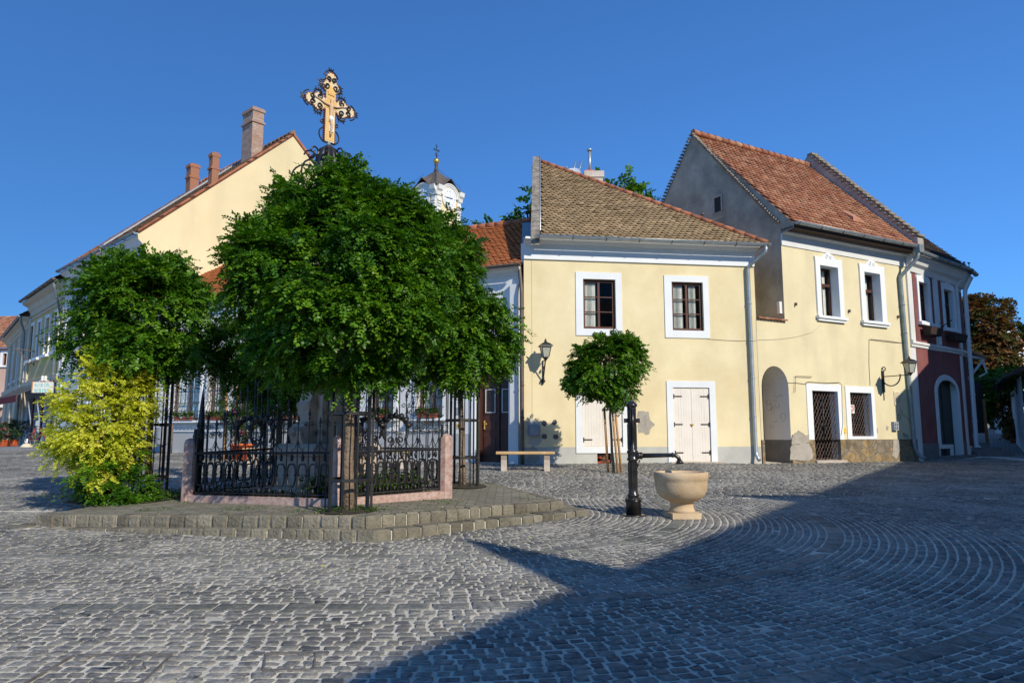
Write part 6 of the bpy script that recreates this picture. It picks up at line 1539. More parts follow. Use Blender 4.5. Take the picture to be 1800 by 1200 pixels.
mb.tube([pb_ + Z * zs + d * .12, pb_ + Z * (zs + .01) + d * (sx - .06), pb_ + Z * (zs + .0) + d * (sx - .02), pb_ + Z * (zs - .03) + d * (sx + .012), pb_ + Z * (zs - .065) + d * (sx + .02)], [.034, .028, .028, .028, .03], 12)
mb.tube([pb_ + Z * (zs + .01) + d * (sx - .08), pb_ + Z * (zs + .01) + d * (sx - .06)], .036, 12)
mb.tube([pb_ + Z * (zs - .06) + d * (sx + .02), pb_ + Z * (zs - .11) + d * (sx + .025)], [.032, .062], 14); mb.tube([pb_ + Z * (zs - .06) + d * .10, pb_ + Z * (zs - .16) + d * .06, pb_ + Z * (zs - .2) + d * .02], .012, 6)
mb.build('spout', 'pump_iron', PU)
bb_ = gnd(1202, 911); bb_.z = g(bb_.x, bb_.y); bb_.y += .1
hb_ = at(1200, 829, bb_.y).z - bb_.z; rb_ = (at(1246, 830, bb_.y).x - at(1153, 830, bb_.y).x) / 2
BS = thing('stone_basin', 'round sandstone water basin on a square foot under the pump spout', 'basin', bb_)
mb = MB(); mb.lathe(bb_, [(.20, 0), (.20, hb_ * .13)], sq=4, rz=.12); k = hb_ / .65
mb.lathe(bb_, [(.185, .085 * k), (.165, .12 * k), (.15, .17 * k), (.155, .225 * k), (.175, .235 * k), (.24, .26 * k), (.31, .32 * k), (.345, .40 * k), (.355, .50 * k), (.36, .545 * k), (rb_, .55 * k), (rb_ + .004, .60 * k), (rb_, .645 * k), (rb_ - .012, .652 * k), (rb_ - .055, .652 * k), (rb_ - .07, .62 * k), (.27, .42 * k), (.15, .35 * k), (.02, .34 * k)], 40)
mb.build('bowl', 'basin_stone', BS)
mb = MB(); mb.lathe(bb_ + Z * .53 * k, [(.29, 0), (.28, .006)], 30); mb.build('water', 'glass', BS)
def bench(px0, px1, pyb, label, grp='stone benches on the square'):
    a, b = gnd(px0, pyb), gnd(px1, pyb); c = (a + b) / 2; c.z = g(c.x, c.y)
    t = thing('stone_bench', label, 'bench', c, grp); L = (b - a).length + .30; hs = .46
    for s_ in (-1, 1):
        mb = MB(); x = s_ * (L / 2 - .19); P = []
        prof = [(-.20, 0), (.20, 0), (.15, .10), (.13, .26), (.17, .34), (.19, hs - .07), (-.19, hs - .07), (-.17, .34), (-.13, .26), (-.15, .10)]
        mb.prism([c + Vector((x - .07, y, z)) for y, z in prof], (.14, 0, 0)); mb.build('leg', 'bench_stone', t)
    mb = MB(); prof = [(-.22, hs - .065), (.22, hs - .065), (.235, hs - .05), (.235, hs - .015), (.22, hs), (-.22, hs), (-.235, hs - .015), (-.235, hs - .05)]
    mb.prism([c + Vector((-L / 2, y, z)) for y, z in prof], (L, 0, 0)); mb.build('seat', 'bench_top', t)
bench(883, 964, 827, 'stone bench with tan seat slab in front of the brown panelled door')
bench(652, 712, 823, 'stone bench seen through the right railing panel in front of the white house')
bench(440, 487, 818, 'stone bench seen through the left railing panel near the orange plant pot')
def lamp(w, pxs, cant, label, big=1.0, curl=True):
    """lantern on a wall bracket; pxs = lantern centre pixel at the offset cant from the wall"""
    wl = shift(w, cant); u, zc = wl.uv(*pxs); c = w.pt(u, zc, cant)
    t = thing('wall_lantern', label, 'street lamp', w.pt(u, zc - .5), 'wall lanterns'); s = big
    mb = MB(); mb.lathe(c - Z * .19 * s, [(.085 * s, 0), (.145 * s, .33 * s)], sq=4, rz=.2); mb.build('lantern_glass', 'lamp_glass', t)
    mb = MB()
    for k in range(4):
        a = PI / 4 + .2 + k * PI / 2; q = math.sqrt(2)
        mb.tube([c + Vector((.085 * q * s * math.cos(a), .085 * q * s * math.sin(a), -.19 * s)), c + Vector((.145 * q * s * math.cos(a), .145 * q * s * math.sin(a), .14 * s))], .012, 5)
    mb.lathe(c + Z * .14 * s, [(.20 * s, 0), (.195 * s, .025 * s), (.12 * s, .10 * s), (.05 * s, .14 * s), (.03 * s, .15 * s)], sq=4, rz=.2)
    mb.lathe(c + Z * .28 * s, [(.03, 0), (.045, .02), (.02, .05), (.03, .065), (.004, .10)], 8); mb.lathe(c - Z * .23 * s, [(.03, -.05), (.06, 0), (.10 * s, .03), (.10 * s, .045)], 12)
    mb.build('lantern_frame', 'black_iron', t)
    mb = MB(); b0 = w.pt(u, zc - .36 * s, .02)
    if curl:
        mb.tube([b0 + Z * .1, b0 - Z * .55 * s], .018, 6)
        mb.tube([b0 - Z * .5 * s, b0 - Z * .35 * s + w.n * .12, c - Z * .32 * s + w.n * -.06, c - Z * .26 * s], .018, 6)
        mb.tube([b0 + Z * .08, c - Z * .28 * s], .015, 6)
        for (dz, of, r_) in ((-.48, .10, .07), (-.14, .12, .06), (-.60, .02, .05)): mb.tube(spiral(b0 + Z * dz * s + w.n * of, r_, .015, 0, 1.3, 14, w.n, Z), .012, 5)
        mb.tube(spiral(b0 - Z * .55 * s, .06, .015, 0, 1.2, 12, w.d, Z), .014, 5); mb.tube(spiral(b0 - Z * .55 * s, .06, .015, PI, -1.2, 12, w.d, Z), .014, 5)
    else:
        L_ = cant
        mb.wbox(w, u - .05, u + .05, zc - .75, zc - .05, 0, .04)
        mb.tube([w.pt(u, zc - .24, .03), c - Z * .24], .016, 6)
        mb.tube(arc(w.pt(u, zc - .24, L_ * .32), L_ * .33, -PI * .95, 0.15, 12, w.n, Z), .020, 6)
        mb.tube(spiral(w.pt(u, zc + .02, .06), .08, .03, -PI / 2, 1.0, 10, w.n, Z), .016, 6)
        mb.tube([w.pt(u, zc - .7, .02), w.pt(u, zc - 1.0, .02)], .012, 5)
    mb.build('wall_bracket', 'black_iron', t)
lamp(w1, (959, 617), .42, 'black wall lantern with scrolled bracket on the yellow shuttered house', big=.88)
lamp(w2, (1599, 645), .95, 'black wall lantern on a long curved arm by the downpipe of the grey gabled house', curl=False, big=.92)

# ================================================================ MONUMENT AND CROSS
fL, fC, fR = on_plat(330, 880), on_plat(592, 888), on_plat(783, 872)
for p in (fL, fC, fR): p.z = g(p.x, p.y) + U2(p.x)
fB = fL + fR - fC; fB.z = g(fB.x, fB.y) + U2(fB.x)
mc = (fL + fR) / 2; mc = Vector((-2.55, mc.y + .15, 0)); mc.x = at(578, 700, mc.y).x; mc.z = g(mc.x, mc.y) + .2
MO = thing('monument_pedestal', 'weathered marble monument pedestal with scroll consoles inside the iron railing', 'monument', mc)
an = math.atan2(.727, .687); ux = Vector((math.cos(an), math.sin(an), 0)); uy = Vector((-math.sin(an), math.cos(an), 0))
mb = MB(); mb.lathe(mc, [(.56, 0), (.56, .14), (.51, .18), (.50, .60), (.54, .63), (.54, .73), (.48, .78)], sq=4, rz=an, smooth=False); mb.build('base', 'pale_marble', MO)
mb = MB(); mb.lathe(mc, [(.27, .76), (.27, 2.0), (.31, 2.05), (.34, 2.12)], sq=4, rz=an); mb.build('shaft', 'pale_marble', MO)
prof = [(.34, .78), (.66, .78), (.70, .86), (.70, .98), (.62, 1.06), (.52, 1.04), (.54, 1.14), (.56, 1.30), (.50, 1.42), (.44, 1.60), (.42, 1.84), (.46, 1.92), (.42, 2.0), (.34, 2.0)]
for k in range(4):
    a = an + k * PI / 2; d = Vector((math.cos(a), math.sin(a), 0)); e_ = Vector((-math.sin(a), math.cos(a), 0))
    mb = MB(); mb.prism([mc + d * r * .74 + Z * z_ - e_ * .15 for r, z_ in prof], e_ * .30)
    for (r_, z_, q) in ((.60, .94, .11), (.49, 1.32, .07), (.40, 1.88, .07)): mb.tube([mc + d * r_ * .74 + Z * z_ - e_ * .18, mc + d * r_ * .74 + Z * z_ + e_ * .18], q * .8, 14)
    mb.build('scroll_console', 'pale_marble', MO)
mb = MB(); mb.lathe(mc, [(.34, 2.10), (.40, 2.16), (.50, 2.22), (.52, 2.32), (.42, 2.36), (.30, 2.42), (.22, 2.5), (.20, 3.3), (.26, 3.4), (.26, 3.5), (.18, 3.55)], sq=4, rz=an); mb.build('cap', 'pale_marble', MO)
mb = MB()
for face, (dd_, ee_) in enumerate(((-uy, ux), (-ux, -uy))):
    for r_ in range(7):
        n_ = 5 + (r_ * 3) % 4; z_ = 1.78 - r_ * .115
        for k in range(n_):
            if rp.random() < .75:
                x = -.02 * n_ + .045 * (k - n_ / 2); mb.box(mc + dd_ * .271 + ee_ * (x + .05) + Z * z_, (.022, .004, .045), math.atan2(ee_.y, ee_.x))
mb.build('inscription', 'plaque_ink', MO)
wx = W(mc.x, mc.y, .687, .727)
zc0 = wx.uv(577, 250)[1]; zc1 = wx.uv(584, 128)[1]; zca = wx.uv(581, 186)[1]
CR = thing('wrought_iron_cross', 'gilded crucifix edged with black wrought iron scrolls rising above the tree', 'cross', Vector((mc.x, mc.y, zc0 - 1.2)))
la = wx.uv(533, 167)[0]; lb = wx.uv(626, 205)[0]; uc = wx.uv(580, 186)[0]; la = (lb - la) / 2
hw_ = .082
def xp(u, z, o=0): return wx.pt(uc + u, z, o)
mb = MB(); ap_ = la - .12
top = zc1 - .10
def trefoil(cu, cz, du, dz):
    """outline points of a lobed arm end heading in direction (du, dz)"""
    nx_, nz_ = -dz, du; half = [(-.24, 1.0), (-.215, 1.3), (-.17, 1.62), (-.12, 1.62), (-.08, 1.35), (-.055, 1.05), (-.01, 1.05), (.04, .85), (.075, .42)]
    pts = [(f_, -w_) for f_, w_ in half] + [(.085, 0)] + [(f_, w_) for f_, w_ in half[::-1]]
    return [(cu + du * f_ + nx_ * -s_ * hw_, cz + dz * f_ + nz_ * -s_ * hw_) for f_, s_ in pts]
pl1 = [(-hw_, zc0), (-hw_, zca - hw_)] + trefoil(-ap_, zca, -1, 0) + [(-hw_, zca + hw_)] + trefoil(0, top, 0, 1) + [(hw_, zca + hw_)] + trefoil(ap_, zca, 1, 0) + [(hw_, zca - hw_), (hw_, zc0)]
mb.prism([xp(-hw_, zc0, -.02), xp(hw_, zc0, -.02), xp(hw_, top - .25, -.02), xp(-hw_, top - .25, -.02)], wx.n * .04)
for s_ in (-1, 1): mb.prism([xp(s_ * hw_, zca - hw_, -.02), xp(s_ * (ap_ - .25), zca - hw_, -.02), xp(s_ * (ap_ - .25), zca + hw_, -.02), xp(s_ * hw_, zca + hw_, -.02)], wx.n * .04)
for (cu, cz, du, dz) in ((-ap_, zca, -1, 0), (ap_, zca, 1, 0), (0, top, 0, 1)):
    tp = trefoil(cu, cz, du, dz); k = len(tp)
    for i in range(k // 2): q = [tp[i], tp[i + 1], tp[k - 2 - i], tp[k - 1 - i]]; q = q[:3] if q[1] == q[2] else q; mb.prism([xp(u, z, -.02) for u, z in q], wx.n * .04)
xo = mb.build('cross_plate', 'cross_cream', CR)
mb = MB(); e1_ = hw_ - .018
for (a, b, c, d) in ((-e1_, e1_, zc0 + .02, zca - hw_), (-ap_ + .24, ap_ - .24, zca - e1_, zca + e1_), (-e1_, e1_, zca + hw_, zca + hw_ + .20)): mb.prism([xp(a, c, .021), xp(b, c, .021), xp(b, d, .021), xp(a, d, .021)], wx.n * .004)
mb.build('gilt_field', 'cross_gold', CR)
mb = MB()
def beads(u0, z0, u1, z1, step=.034):
    L = math.hypot(u1 - u0, z1 - z0); n = int(L / step)
    for i in range(n):
        t = (i + .5) / n; mb.box(xp(u0 + (u1 - u0) * t, z0 + (z1 - z0) * t, .0), (.020, .05, .020), math.atan2(wx.d.y, wx.d.x))
hb2 = hw_ + .008
for s_ in (-1, 1):
    beads(s_ * hb2, zc0, s_ * hb2, zca - hw_); beads(s_ * hb2, zca + hw_, s_ * hb2, top - .26)
    for q in (-1, 1): beads(s_ * hw_, zca + q * hb2, s_ * (ap_ - .26), zca + q * hb2)
for (cu, cz, du, dz) in ((-ap_, zca, -1, 0), (ap_, zca, 1, 0), (0, top, 0, 1)):
    tp = trefoil(cu, cz, du, dz)
    for (p, q) in zip(tp[:-1], tp[1:]): beads(p[0], p[1], q[0], q[1], .03)
mb.build('beaded_edge', 'cross_red', CR)
def ax2(du, dz): return (wx.d * du + Z * dz, wx.d * -dz + Z * du)
for (cu, cz, du, dz) in ((-ap_, zca, -1, 0), (ap_, zca, 1, 0), (0, top, 0, 1)):
    mb = MB(); A_, B_ = ax2(du, dz); c = xp(cu, cz, .03); rt = .0115
    for s_ in (-1, 1):
        Bs = B_ * s_
        mb.tube(spiral(c - A_ * .15 + Bs * .075, .050, .014, PI * .5, 1.2, 16, A_, Bs), rt, 5)          # scrolls on the face
        mb.tube(spiral(c - A_ * .03 + Bs * .050, .042, .012, PI, 1.2, 16, A_, Bs), rt, 5)
        mb.tube(arc(c - A_ * .14 + Bs * .095 - wx.n * .03, .080, -PI * .15, PI * .95, 12, A_, Bs), rt, 5)  # loop round the side lobe
        p_ = c - A_ * .14 + Bs * .172 - wx.n * .03
        for q in (-1, 0, 1): mb.tube([p_ + A_ * q * .025, p_ + A_ * q * .055 + Bs * .05], [.018, .004], 5)
        mb.tube([p_ - A_ * .07, p_ + A_ * .07], [.010, .010], 5)
        mb.tube(spiral(c - A_ * .40 + Bs * .115 - wx.n * .03, .036, .012, -PI * .5, 1.2, 12, A_, Bs), .010, 5)
    c2 = c - wx.n * .03
    mb.tube(arc(c2 - A_ * .01, .125, -PI * .42, PI * .42, 14, A_, B_), rt, 5)
    for q in (-1, 0, 1): mb.tube([c2 + A_ * .115 + B_ * q * .022, c2 + A_ * .165 + B_ * q * .045], [.018, .004], 5)
    mb.build('iron_scrolls', 'black_iron', CR)
mb = MB()
for s_ in (-1, 1):
    mb.tube(arc(xp(s_ * .055, zc0 + .10, 0), .115, -PI * .62, PI * .38, 12, wx.d * s_, Z), .012, 5)
    mb.tube(spiral(xp(s_ * .125, zc0 + .30, 0), .038, .012, PI, 1.2, 12, wx.d * s_, Z), .011, 5)
mb.tube([xp(-.10, zc0 - .01), xp(.10, zc0 - .01)], .014, 6)
mb.build('iron_scrolls', 'black_iron', CR)
# painted corpus in relief
mb = MB(); o = .042
mb.tube([xp(0, zca - .50, o), xp(0, zca - .45, o + .01), xp(.01, zca - .33, o + .02), xp(0, zca - .24, o), xp(0, zca - .14, o), xp(0, zca - .04, o), xp(0, zca + .005, o), xp(.0, zca + .025, o), xp(.005, zca + .05, o + .01), xp(.005, zca + .08, o), xp(0, zca + .095, o)], [.012, .016, .020, .029, .024, .034, .028, .013, .022, .021, .008], 10)
for s_ in (-1, 1): mb.tube([xp(0, zca - .025, o), xp(s_ * .10, zca - .01, o), xp(s_ * .20, zca + .03, o - .01), xp(s_ * .26, zca + .04, o - .01)], [.020, .013, .010, .007], 8)
mb.build('corpus', 'skin_paint', CR)
mb = MB(); mb.tube([xp(0, zca - .27, o), xp(0, zca - .19, o)], [.030, .030], 10); mb.build('loincloth', 'white_paint', CR)
mb = MB(); mb.prism([xp(-.055, zca + .15, .027), xp(.055, zca + .15, .027), xp(.055, zca + .21, .027), xp(-.055, zca + .21, .027)], wx.n * .01); mb.build('title_board', 'cross_gold', CR)
mb = MB(); mb.prism([xp(-.02, zc0 + .16, .027), xp(.055, zc0 + .16, .027), xp(.055, zc0 + .40, .027), xp(-.02, zc0 + .36, .027)], wx.n * .012); mb.build('scroll_tablet', 'white_paint', CR)
# leafy iron foot
mb = MB(); c = xp(0, zc0 - .06)
mb.tube([xp(0, zc0), xp(0, zc0 - 1.25)], .028, 8)
mb.build('mast', 'zinc', CR)
mb = MB()
for k in range(9):
    a = 2 * PI * k / 9; dv = Vector((math.cos(a), math.sin(a), 0))
    mb.tube([c, c + dv * .10 - Z * .10, c + dv * .16 - Z * .32, c + dv * .10 - Z * .55, c + dv * .22 - Z * .75], [.03, .06, .055, .04, .01], 6)
    mb.tube(spiral(c + dv * .26 - Z * .18, .09, .02, 0, 1.1, 10, dv, Z), .014, 5)
    mb.tube(arc(c + dv * .30 - Z * .55, .22, -.4, PI * .8, 10, dv, Z), .014, 5)
mb.build('iron_foliage', 'black_iron', CR)

# ================================================================ RAILING ROUND THE MONUMENT
FN = thing('monument_railing', 'black wrought iron railing with scrolls between pink stone posts around the monument', 'railing', fC)
hpst = at(330, 771, fL.y).z - fL.z
def dirs(a, b): d = (b - a); d.z = 0; d.normalize(); return d
for p, nm in ((fL, 0), (fC, 0), (fR, 0), (fB, 0)):
    dL = dirs(fC, fL); rz = math.atan2(dL.y, dL.x); k = .095; hh = hpst
    mb = MB(); mb.lathe(p - Z * .05, [(k, 0), (k, hh - .05), (k * .97, hh - .01), (k * .8, hh + .03), (k * .4, hh + .055), (.01, hh + .06)], sq=8, rz=rz + PI / 8, smooth=False); mb.build('stone_post', 'pink_stone', FN)
rf = random.Random(12)
def rail_panel(a, b, n):
    d = dirs(a, b); L = (Vector((b.x, b.y, 0)) - Vector((a.x, a.y, 0))).length; nn = Vector((-d.y, d.x, 0))
    P = lambda s, z, o=0: Vector((a.x, a.y, 0)) + d * s + nn * o + Z * (a.z + (b.z - a.z) * s / L + z)
    mb = MB(); mb.hexa([P(.07, -.03, -.07), P(L - .07, -.03, -.07), P(L - .07, -.03, .07), P(.07, -.03, .07)], [P(.07, .085, -.07), P(L - .07, .085, -.07), P(L - .07, .085, .07), P(.07, .085, .07)]); mb.build('stone_kerb', 'pink_stone', FN)
    s0, s1 = .12, L - .12; st = (s1 - s0) / n; zr = .66
    mb = MB()
    mb.tube([P(.05, zr), P(L - .05, zr)], .017, 5); mb.tube([P(.05, .12), P(L - .05, .12)], .012, 5)
    for e_ in (.07, L - .07): mb.tube([P(e_, .05), P(e_, 1.0)], .020, 5)
    for i in range(n + 1):
        s = s0 + st * i; t = i / n; arch = math.exp(-((t - .5) / .17) ** 2); ht = 1.02 + .55 * arch + (.10 if i % 2 else 0)
        mb.tube([P(s, .10), P(s, ht)], .0085, 5)
        mb.tube([P(s, ht), P(s, ht + .03), P(s, ht + .10)], [.010, .022, .002], 5)
        mb.tube([P(s, ht - .03), P(s, ht - .015)], .016, 6)
        for sg in (-1, 1):
            mb.tube(spiral(P(s + sg * .045, ht - .09), .036, .010, PI / 2 - sg * PI / 2, 1.25 * -sg, 10, d, Z), .0055, 4)
            if i % 2 == 0: mb.tube([P(s, .84), P(s + sg * .03, .74), P(s + sg * .07, .70), P(s + sg * .11, .72)], .0055, 4); mb.tube(spiral(P(s + sg * .06, .90), .035, .01, -PI / 2, 1.2 * sg, 10, d, Z), .0055, 4)
        if i < n:
            c = s + st / 2; rx = st * .36; ov = [P(c + rx * 1.08 * math.cos(q), .37 + .145 * max(-1, min(1, 1.25 * math.sin(q)))) for q in [2 * PI * k / 16 for k in range(16)]]
            mb.tube(ov, .012, 5, closed=True)
            mb.tube([P(c, .55), P(c, .60), P(c, .645)], [.014, .026, .008], 6); mb.tube([P(c, .12), P(c, .16), P(c, .20)], [.008, .022, .010], 6)
            mb.tube([P(c - rx - .02, .37), P(c - rx + .01, .37)], .018, 5); mb.tube([P(c + rx - .01, .37), P(c + rx + .02, .37)], .018, 5)
            mb.tube([P(c, .645), P(c, .70)], .007, 5)
    mb.build('iron_panel', 'black_iron', FN)
    mb = MB(); c = L * .5; R_ = .19                       # shell crowned ring in the middle
    mb.tube(arc(P(c, .92), R_, -PI * .22, PI * 1.22, 24, d, Z), [.012] + [.02] * 23 + [.012], 6)
    for s_ in (-1, 1): mb.tube(spiral(P(c + s_ * .08, .80), .06, .012, -PI / 2, 1.3 * -s_, 14, d, Z), .011, 5)
    for k in range(7):
        q = PI * (.12 + .76 * k / 6); mb.tube([P(c + R_ * .95 * math.cos(q), .92 + R_ * .95 * math.sin(q)), P(c + R_ * 1.15 * math.cos(q), .92 + R_ * 1.15 * math.sin(q)), P(c + R_ * 1.45 * math.cos(q), .92 + R_ * 1.35 * math.sin(q))], [.03, .045, .022], 7)
    mb.build('shell_ornament', 'black_iron', FN)
rail_panel(fL, fC, 13); rail_panel(fC, fR, 13); rail_panel(fR, fB, 13); rail_panel(fL, fB, 13)
mb = MB(); q = fL + Vector((.05, .03, hpst + .0)); mb.lathe(q + Vector((.02, .12, -.75)), [(.035, 0), (.055, .7), (.05, 1.0), (.03, 1.25), (.012, 1.42), (.002, 1.5)], 8); mb.build('corner_stay', 'black_iron', FN)

# ================================================================ LEAVES AND TREES
def leaflets(name, org, O, D, U, length, npairs, lw, ll, mat_, parent, seed, curl=.25, rsel=None, cat=None):
    """pinnate leaves: origins O, rachis directions D, up vectors U (n,3)"""
    R = np.random.RandomState(seed); n = len(O)
    D = D / np.linalg.norm(D, axis=1, keepdims=True)
    Wd = np.cross(D, U); Wd /= np.linalg.norm(Wd, axis=1, keepdims=True) + 1e-9; U = np.cross(Wd, D)
    L = length * R.uniform(.7, 1.2, n)
    k = npairs * 2 + 1
    t = np.concatenate([np.repeat(np.linspace(.15, .95, npairs), 2), [1.0]]); side = np.concatenate([np.tile([1, -1], npairs), [0]])
    base = O[:, None] + D[:, None] * (L[:, None] * t[None])[..., None] - np.array([0, 0, 1.0])[None, None] * (curl * L[:, None] * t[None] ** 2)[..., None]
    sw = side[None, :, None]
    ld = Wd[:, None] * sw * .92 + D[:, None] * (.42 + (side == 0)[None, :, None] * 1.0) + U[:, None] * R.normal(0, .25, (n, k, 1)) + R.normal(0, .12, (n, k, 3)) - np.array([0, 0, .15])
    ld /= np.linalg.norm(ld, axis=2, keepdims=True)
    nu = np.broadcast_to(U[:, None], ld.shape) + R.normal(0, .3, (n, k, 3)); cw = np.cross(ld, nu); cw /= np.linalg.norm(cw, axis=2, keepdims=True) + 1e-9
    sz = R.uniform(.75, 1.15, (n, k, 1)); a = base; l = ll * sz; w_ = lw * sz
    V = np.stack([a, a + ld * l * .3 + cw * w_, a + ld * l * .75 + cw * w_ * .9, a + ld * l, a + ld * l * .75 - cw * w_ * .9, a + ld * l * .3 - cw * w_], 2).reshape(-1, 3)
    m = n * k; F = (np.arange(m) * 6)[:, None] + np.arange(6)[None]
    rn = np.clip(np.repeat(R.rand(n), k) * .75 + R.rand(m) * .25, 0, 1) if rsel is None else np.clip(np.repeat(rsel, k) + R.normal(0, .1, m), 0, 1)
    me = np_mesh(name, V, F, rn, smooth=False, org=ORG[parent.name])
    return link_mesh(me, name, mat_, parent)
def crown(parent, lobes, nsh, seed, leaf=.19, npairs=6, ll=.042, lw=.011, shoot=.32, m='leaf_green', droop=.45, per=7, name='crown', bright_up=0.0, inner=.55, wts=None):
    """lobes: (x, y, z, rx, ry, rz)"""
    R = np.random.RandomState(seed); lob = np.array(lobes)
    area = (lob[:, 3] * lob[:, 5]); pr = area * (np.array(wts) if wts is not None else 1); pr = pr / pr.sum()
    idx = R.choice(len(lob), nsh * 3, p=pr); v = R.normal(0, 1, (nsh * 3, 3)); v /= np.linalg.norm(v, axis=1, keepdims=True)
    rad = R.uniform(inner, .97, nsh * 3) ** .6
    P = lob[idx, :3] + v * lob[idx, 3:6] * rad[:, None]
    # drop those buried in another lobe
    keep = np.ones(len(P), bool)
    for j in range(len(lob)):
        q = (P - lob[j, :3]) / lob[j, 3:6]; dd = np.linalg.norm(q, axis=1); keep &= ~((dd < .62) & (idx != j) & (R.rand(len(P)) < .8))
    P = P[keep][:nsh]; v = v[keep][:nsh]; n = len(P)
    cen = (lob[:, :3] * pr[:, None]).sum(0)
    gl = P - cen; gl /= np.linalg.norm(gl, axis=1, keepdims=True)
    D = v * .7 + gl * .5 + R.normal(0, .35, (n, 3)); D[:, 2] -= droop * (.4 + R.rand(n)) * (P[:, 2] < cen[2] + .35 * (P[:, 2].max() - cen[2]))
    D /= np.linalg.norm(D, axis=1, keepdims=True)
    sl = shoot * R.uniform(.5, 1.2, n)
    O = []; DD = []; UU = []; rr = []
    base_r = R.rand(n)
    for k in range(per):
        t = (k + .3) / per
        o = P + D * (sl * (t - .35))[:, None]; o[:, 2] -= .18 * (sl * t ** 2)
        s = 1 if k % 2 else -1
        sdv = np.cross(D, np.array([0, 0, 1.0]) + R.normal(0, .3, (n, 3))); sdv /= np.linalg.norm(sdv, axis=1, keepdims=True) + 1e-9
        d = D * .75 + sdv * s * .75 + R.normal(0, .25, (n, 3)); d[:, 2] -= .15
        O.append(o); DD.append(d); UU.append(np.array([0, 0, 1.0]) + v * .5 + R.normal(0, .25, (n, 3))); rr.append(np.clip(base_r * .6 + R.rand(n) * .35 + t * .1 + bright_up * (P[:, 2] - cen[2]), 0, 1))
    O = np.concatenate(O); DD = np.concatenate(DD); UU = np.concatenate(UU); rr = np.concatenate(rr)
    o = leaflets(name, None, O, DD, UU, leaf, npairs, lw, ll, m, parent, seed + 1, rsel=rr)
    return P, D, sl
def clumps(main, n, seed, r=(.20, .32), push=.86):
    """small leaf clumps on the surface of the big lobes, so that the crown is uneven"""
    R = random.Random(seed); out = []
    for i in range(n):
        px, py, Yd, r1, r2 = R.choices(main, [m[3] * m[4] for m in main])[0]
        v = Vector((R.gauss(0, 1), R.gauss(0, 1) - .25, R.gauss(0, 1) + .1)).normalized(); q = R.uniform(*r)
        out.append((px + v.x * r1 * push, py - v.z * r2 * push, Yd + v.y * r1 * push * Yd / FPX, r1 * q + 8, r1 * q * .8 + 6))
    return out
def tree(name, label, base, lobes_px, nsh, seed, th=None, tr=.07, m='leaf_green', bark='bark', group='ball trimmed locust trees around the monument', cat='tree', lean=(0, 0), nb=40, **k):
    """lobes_px: (px, py, depth, radius px, radius z px)"""
    L = []; cl = k.pop('ncl', 0); wt = None
    if cl: extra = clumps(lobes_px, cl, seed); wt = [.45] * len(lobes_px) + [1.5] * cl; lobes_px = [(a, b, c, d * .9, e * .9) for a, b, c, d, e in lobes_px] + extra
    for (px, py, Yd, r1, r2) in lobes_px:
        c = at(px, py, Yd); s = Yd / FPX; L.append((c.x, c.y, c.z, r1 * s, r1 * s * .95, r2 * s))
    t = thing(name, label, cat, base, group)
    P, D, sl = crown(t, L, nsh, seed, m=m, wts=wt, **k)
    lob = np.array(L); cz = (lob[:8, 2] - lob[:8, 5]).min()
    cc = Vector(lob[:, :3].mean(0)); cc = Vector((cc.x, cc.y, cz + .25 if th is None else base.z + th))
    R = random.Random(seed); n = 7; pts = []; rad = []
    for i in range(n):
        f_ = i / (n - 1); p = base.lerp(Vector((base.x * .75 + cc.x * .25, base.y * .75 + cc.y * .25, cc.z)), f_); p += Vector((R.uniform(-.015, .015), R.uniform(-.015, .015), 0)) * (1 if i else 0); pts.append(p); rad.append(tr * (1.25 if i == 0 else 1.0 - .25 * f_))
    pts[0] = pts[0] - Z * .06
    mb = MB(); mb.tube(pts, rad, 12); mb.build('trunk', bark, t)
    mb = MB(); tp_ = pts[-1]
    for i in range(0, len(P), max(1, len(P) // nb)):
        e_ = Vector(P[i]); m1 = tp_.lerp(e_, .45) + Vector((R.uniform(-.1, .1), R.uniform(-.1, .1), .18 * (e_ - tp_).length)); mb.tube([tp_ - Z * .05, m1, e_], [tr * .42, tr * .22, .006], 5)
    mb.build('branches', bark, t)
    return t
def pbase(px, py, up=True): p = on_plat(px, py) if up else gnd(px, py); p.z = g(p.x, p.y) + (U2(p.x) if up else 0); return p
b2 = pbase(612, 896); Y2 = b2.y
tree('locust_tree', 'largest locust tree with dense round crown, nearest the camera in front of the monument', b2,
     [(590, 470, Y2, 165, 150), (570, 350, Y2, 84, 52), (640, 370, Y2, 74, 50), (485, 535, Y2 - .1, 80, 72), (715, 440, Y2, 74, 68), (600, 588, Y2 - .3, 132, 60), (482, 425, Y2, 50, 44), (722, 540, Y2 - .2, 78, 70), (505, 612, Y2 + .1, 62, 40), (540, 632, Y2 + .25, 56, 36), (640, 640, Y2, 60, 30), (448, 515, Y2, 44, 44)],
     2700, 21, ncl=34, th=1.75, tr=.068, leaf=.19, ll=.043, lw=.0130, shoot=.26)
b3 = pbase(812, 853); Y3 = b3.y
tree('locust_tree', 'locust tree at the right of the platform, its drooping crown reaching the brown door', b3,
     [(775, 520, Y3, 88, 108), (845, 570, Y3, 60, 60), (812, 620, Y3, 60, 46), (745, 440, Y3, 60, 48), (876, 580, Y3, 34, 44), (765, 415, Y3 + .3, 36, 30), (752, 645, Y3, 38, 32)],
     950, 33, ncl=20, th=1.7, tr=.055, leaf=.23, ll=.053, lw=.0155)
b1 = pbase(262, 874); Y1 = b1.y
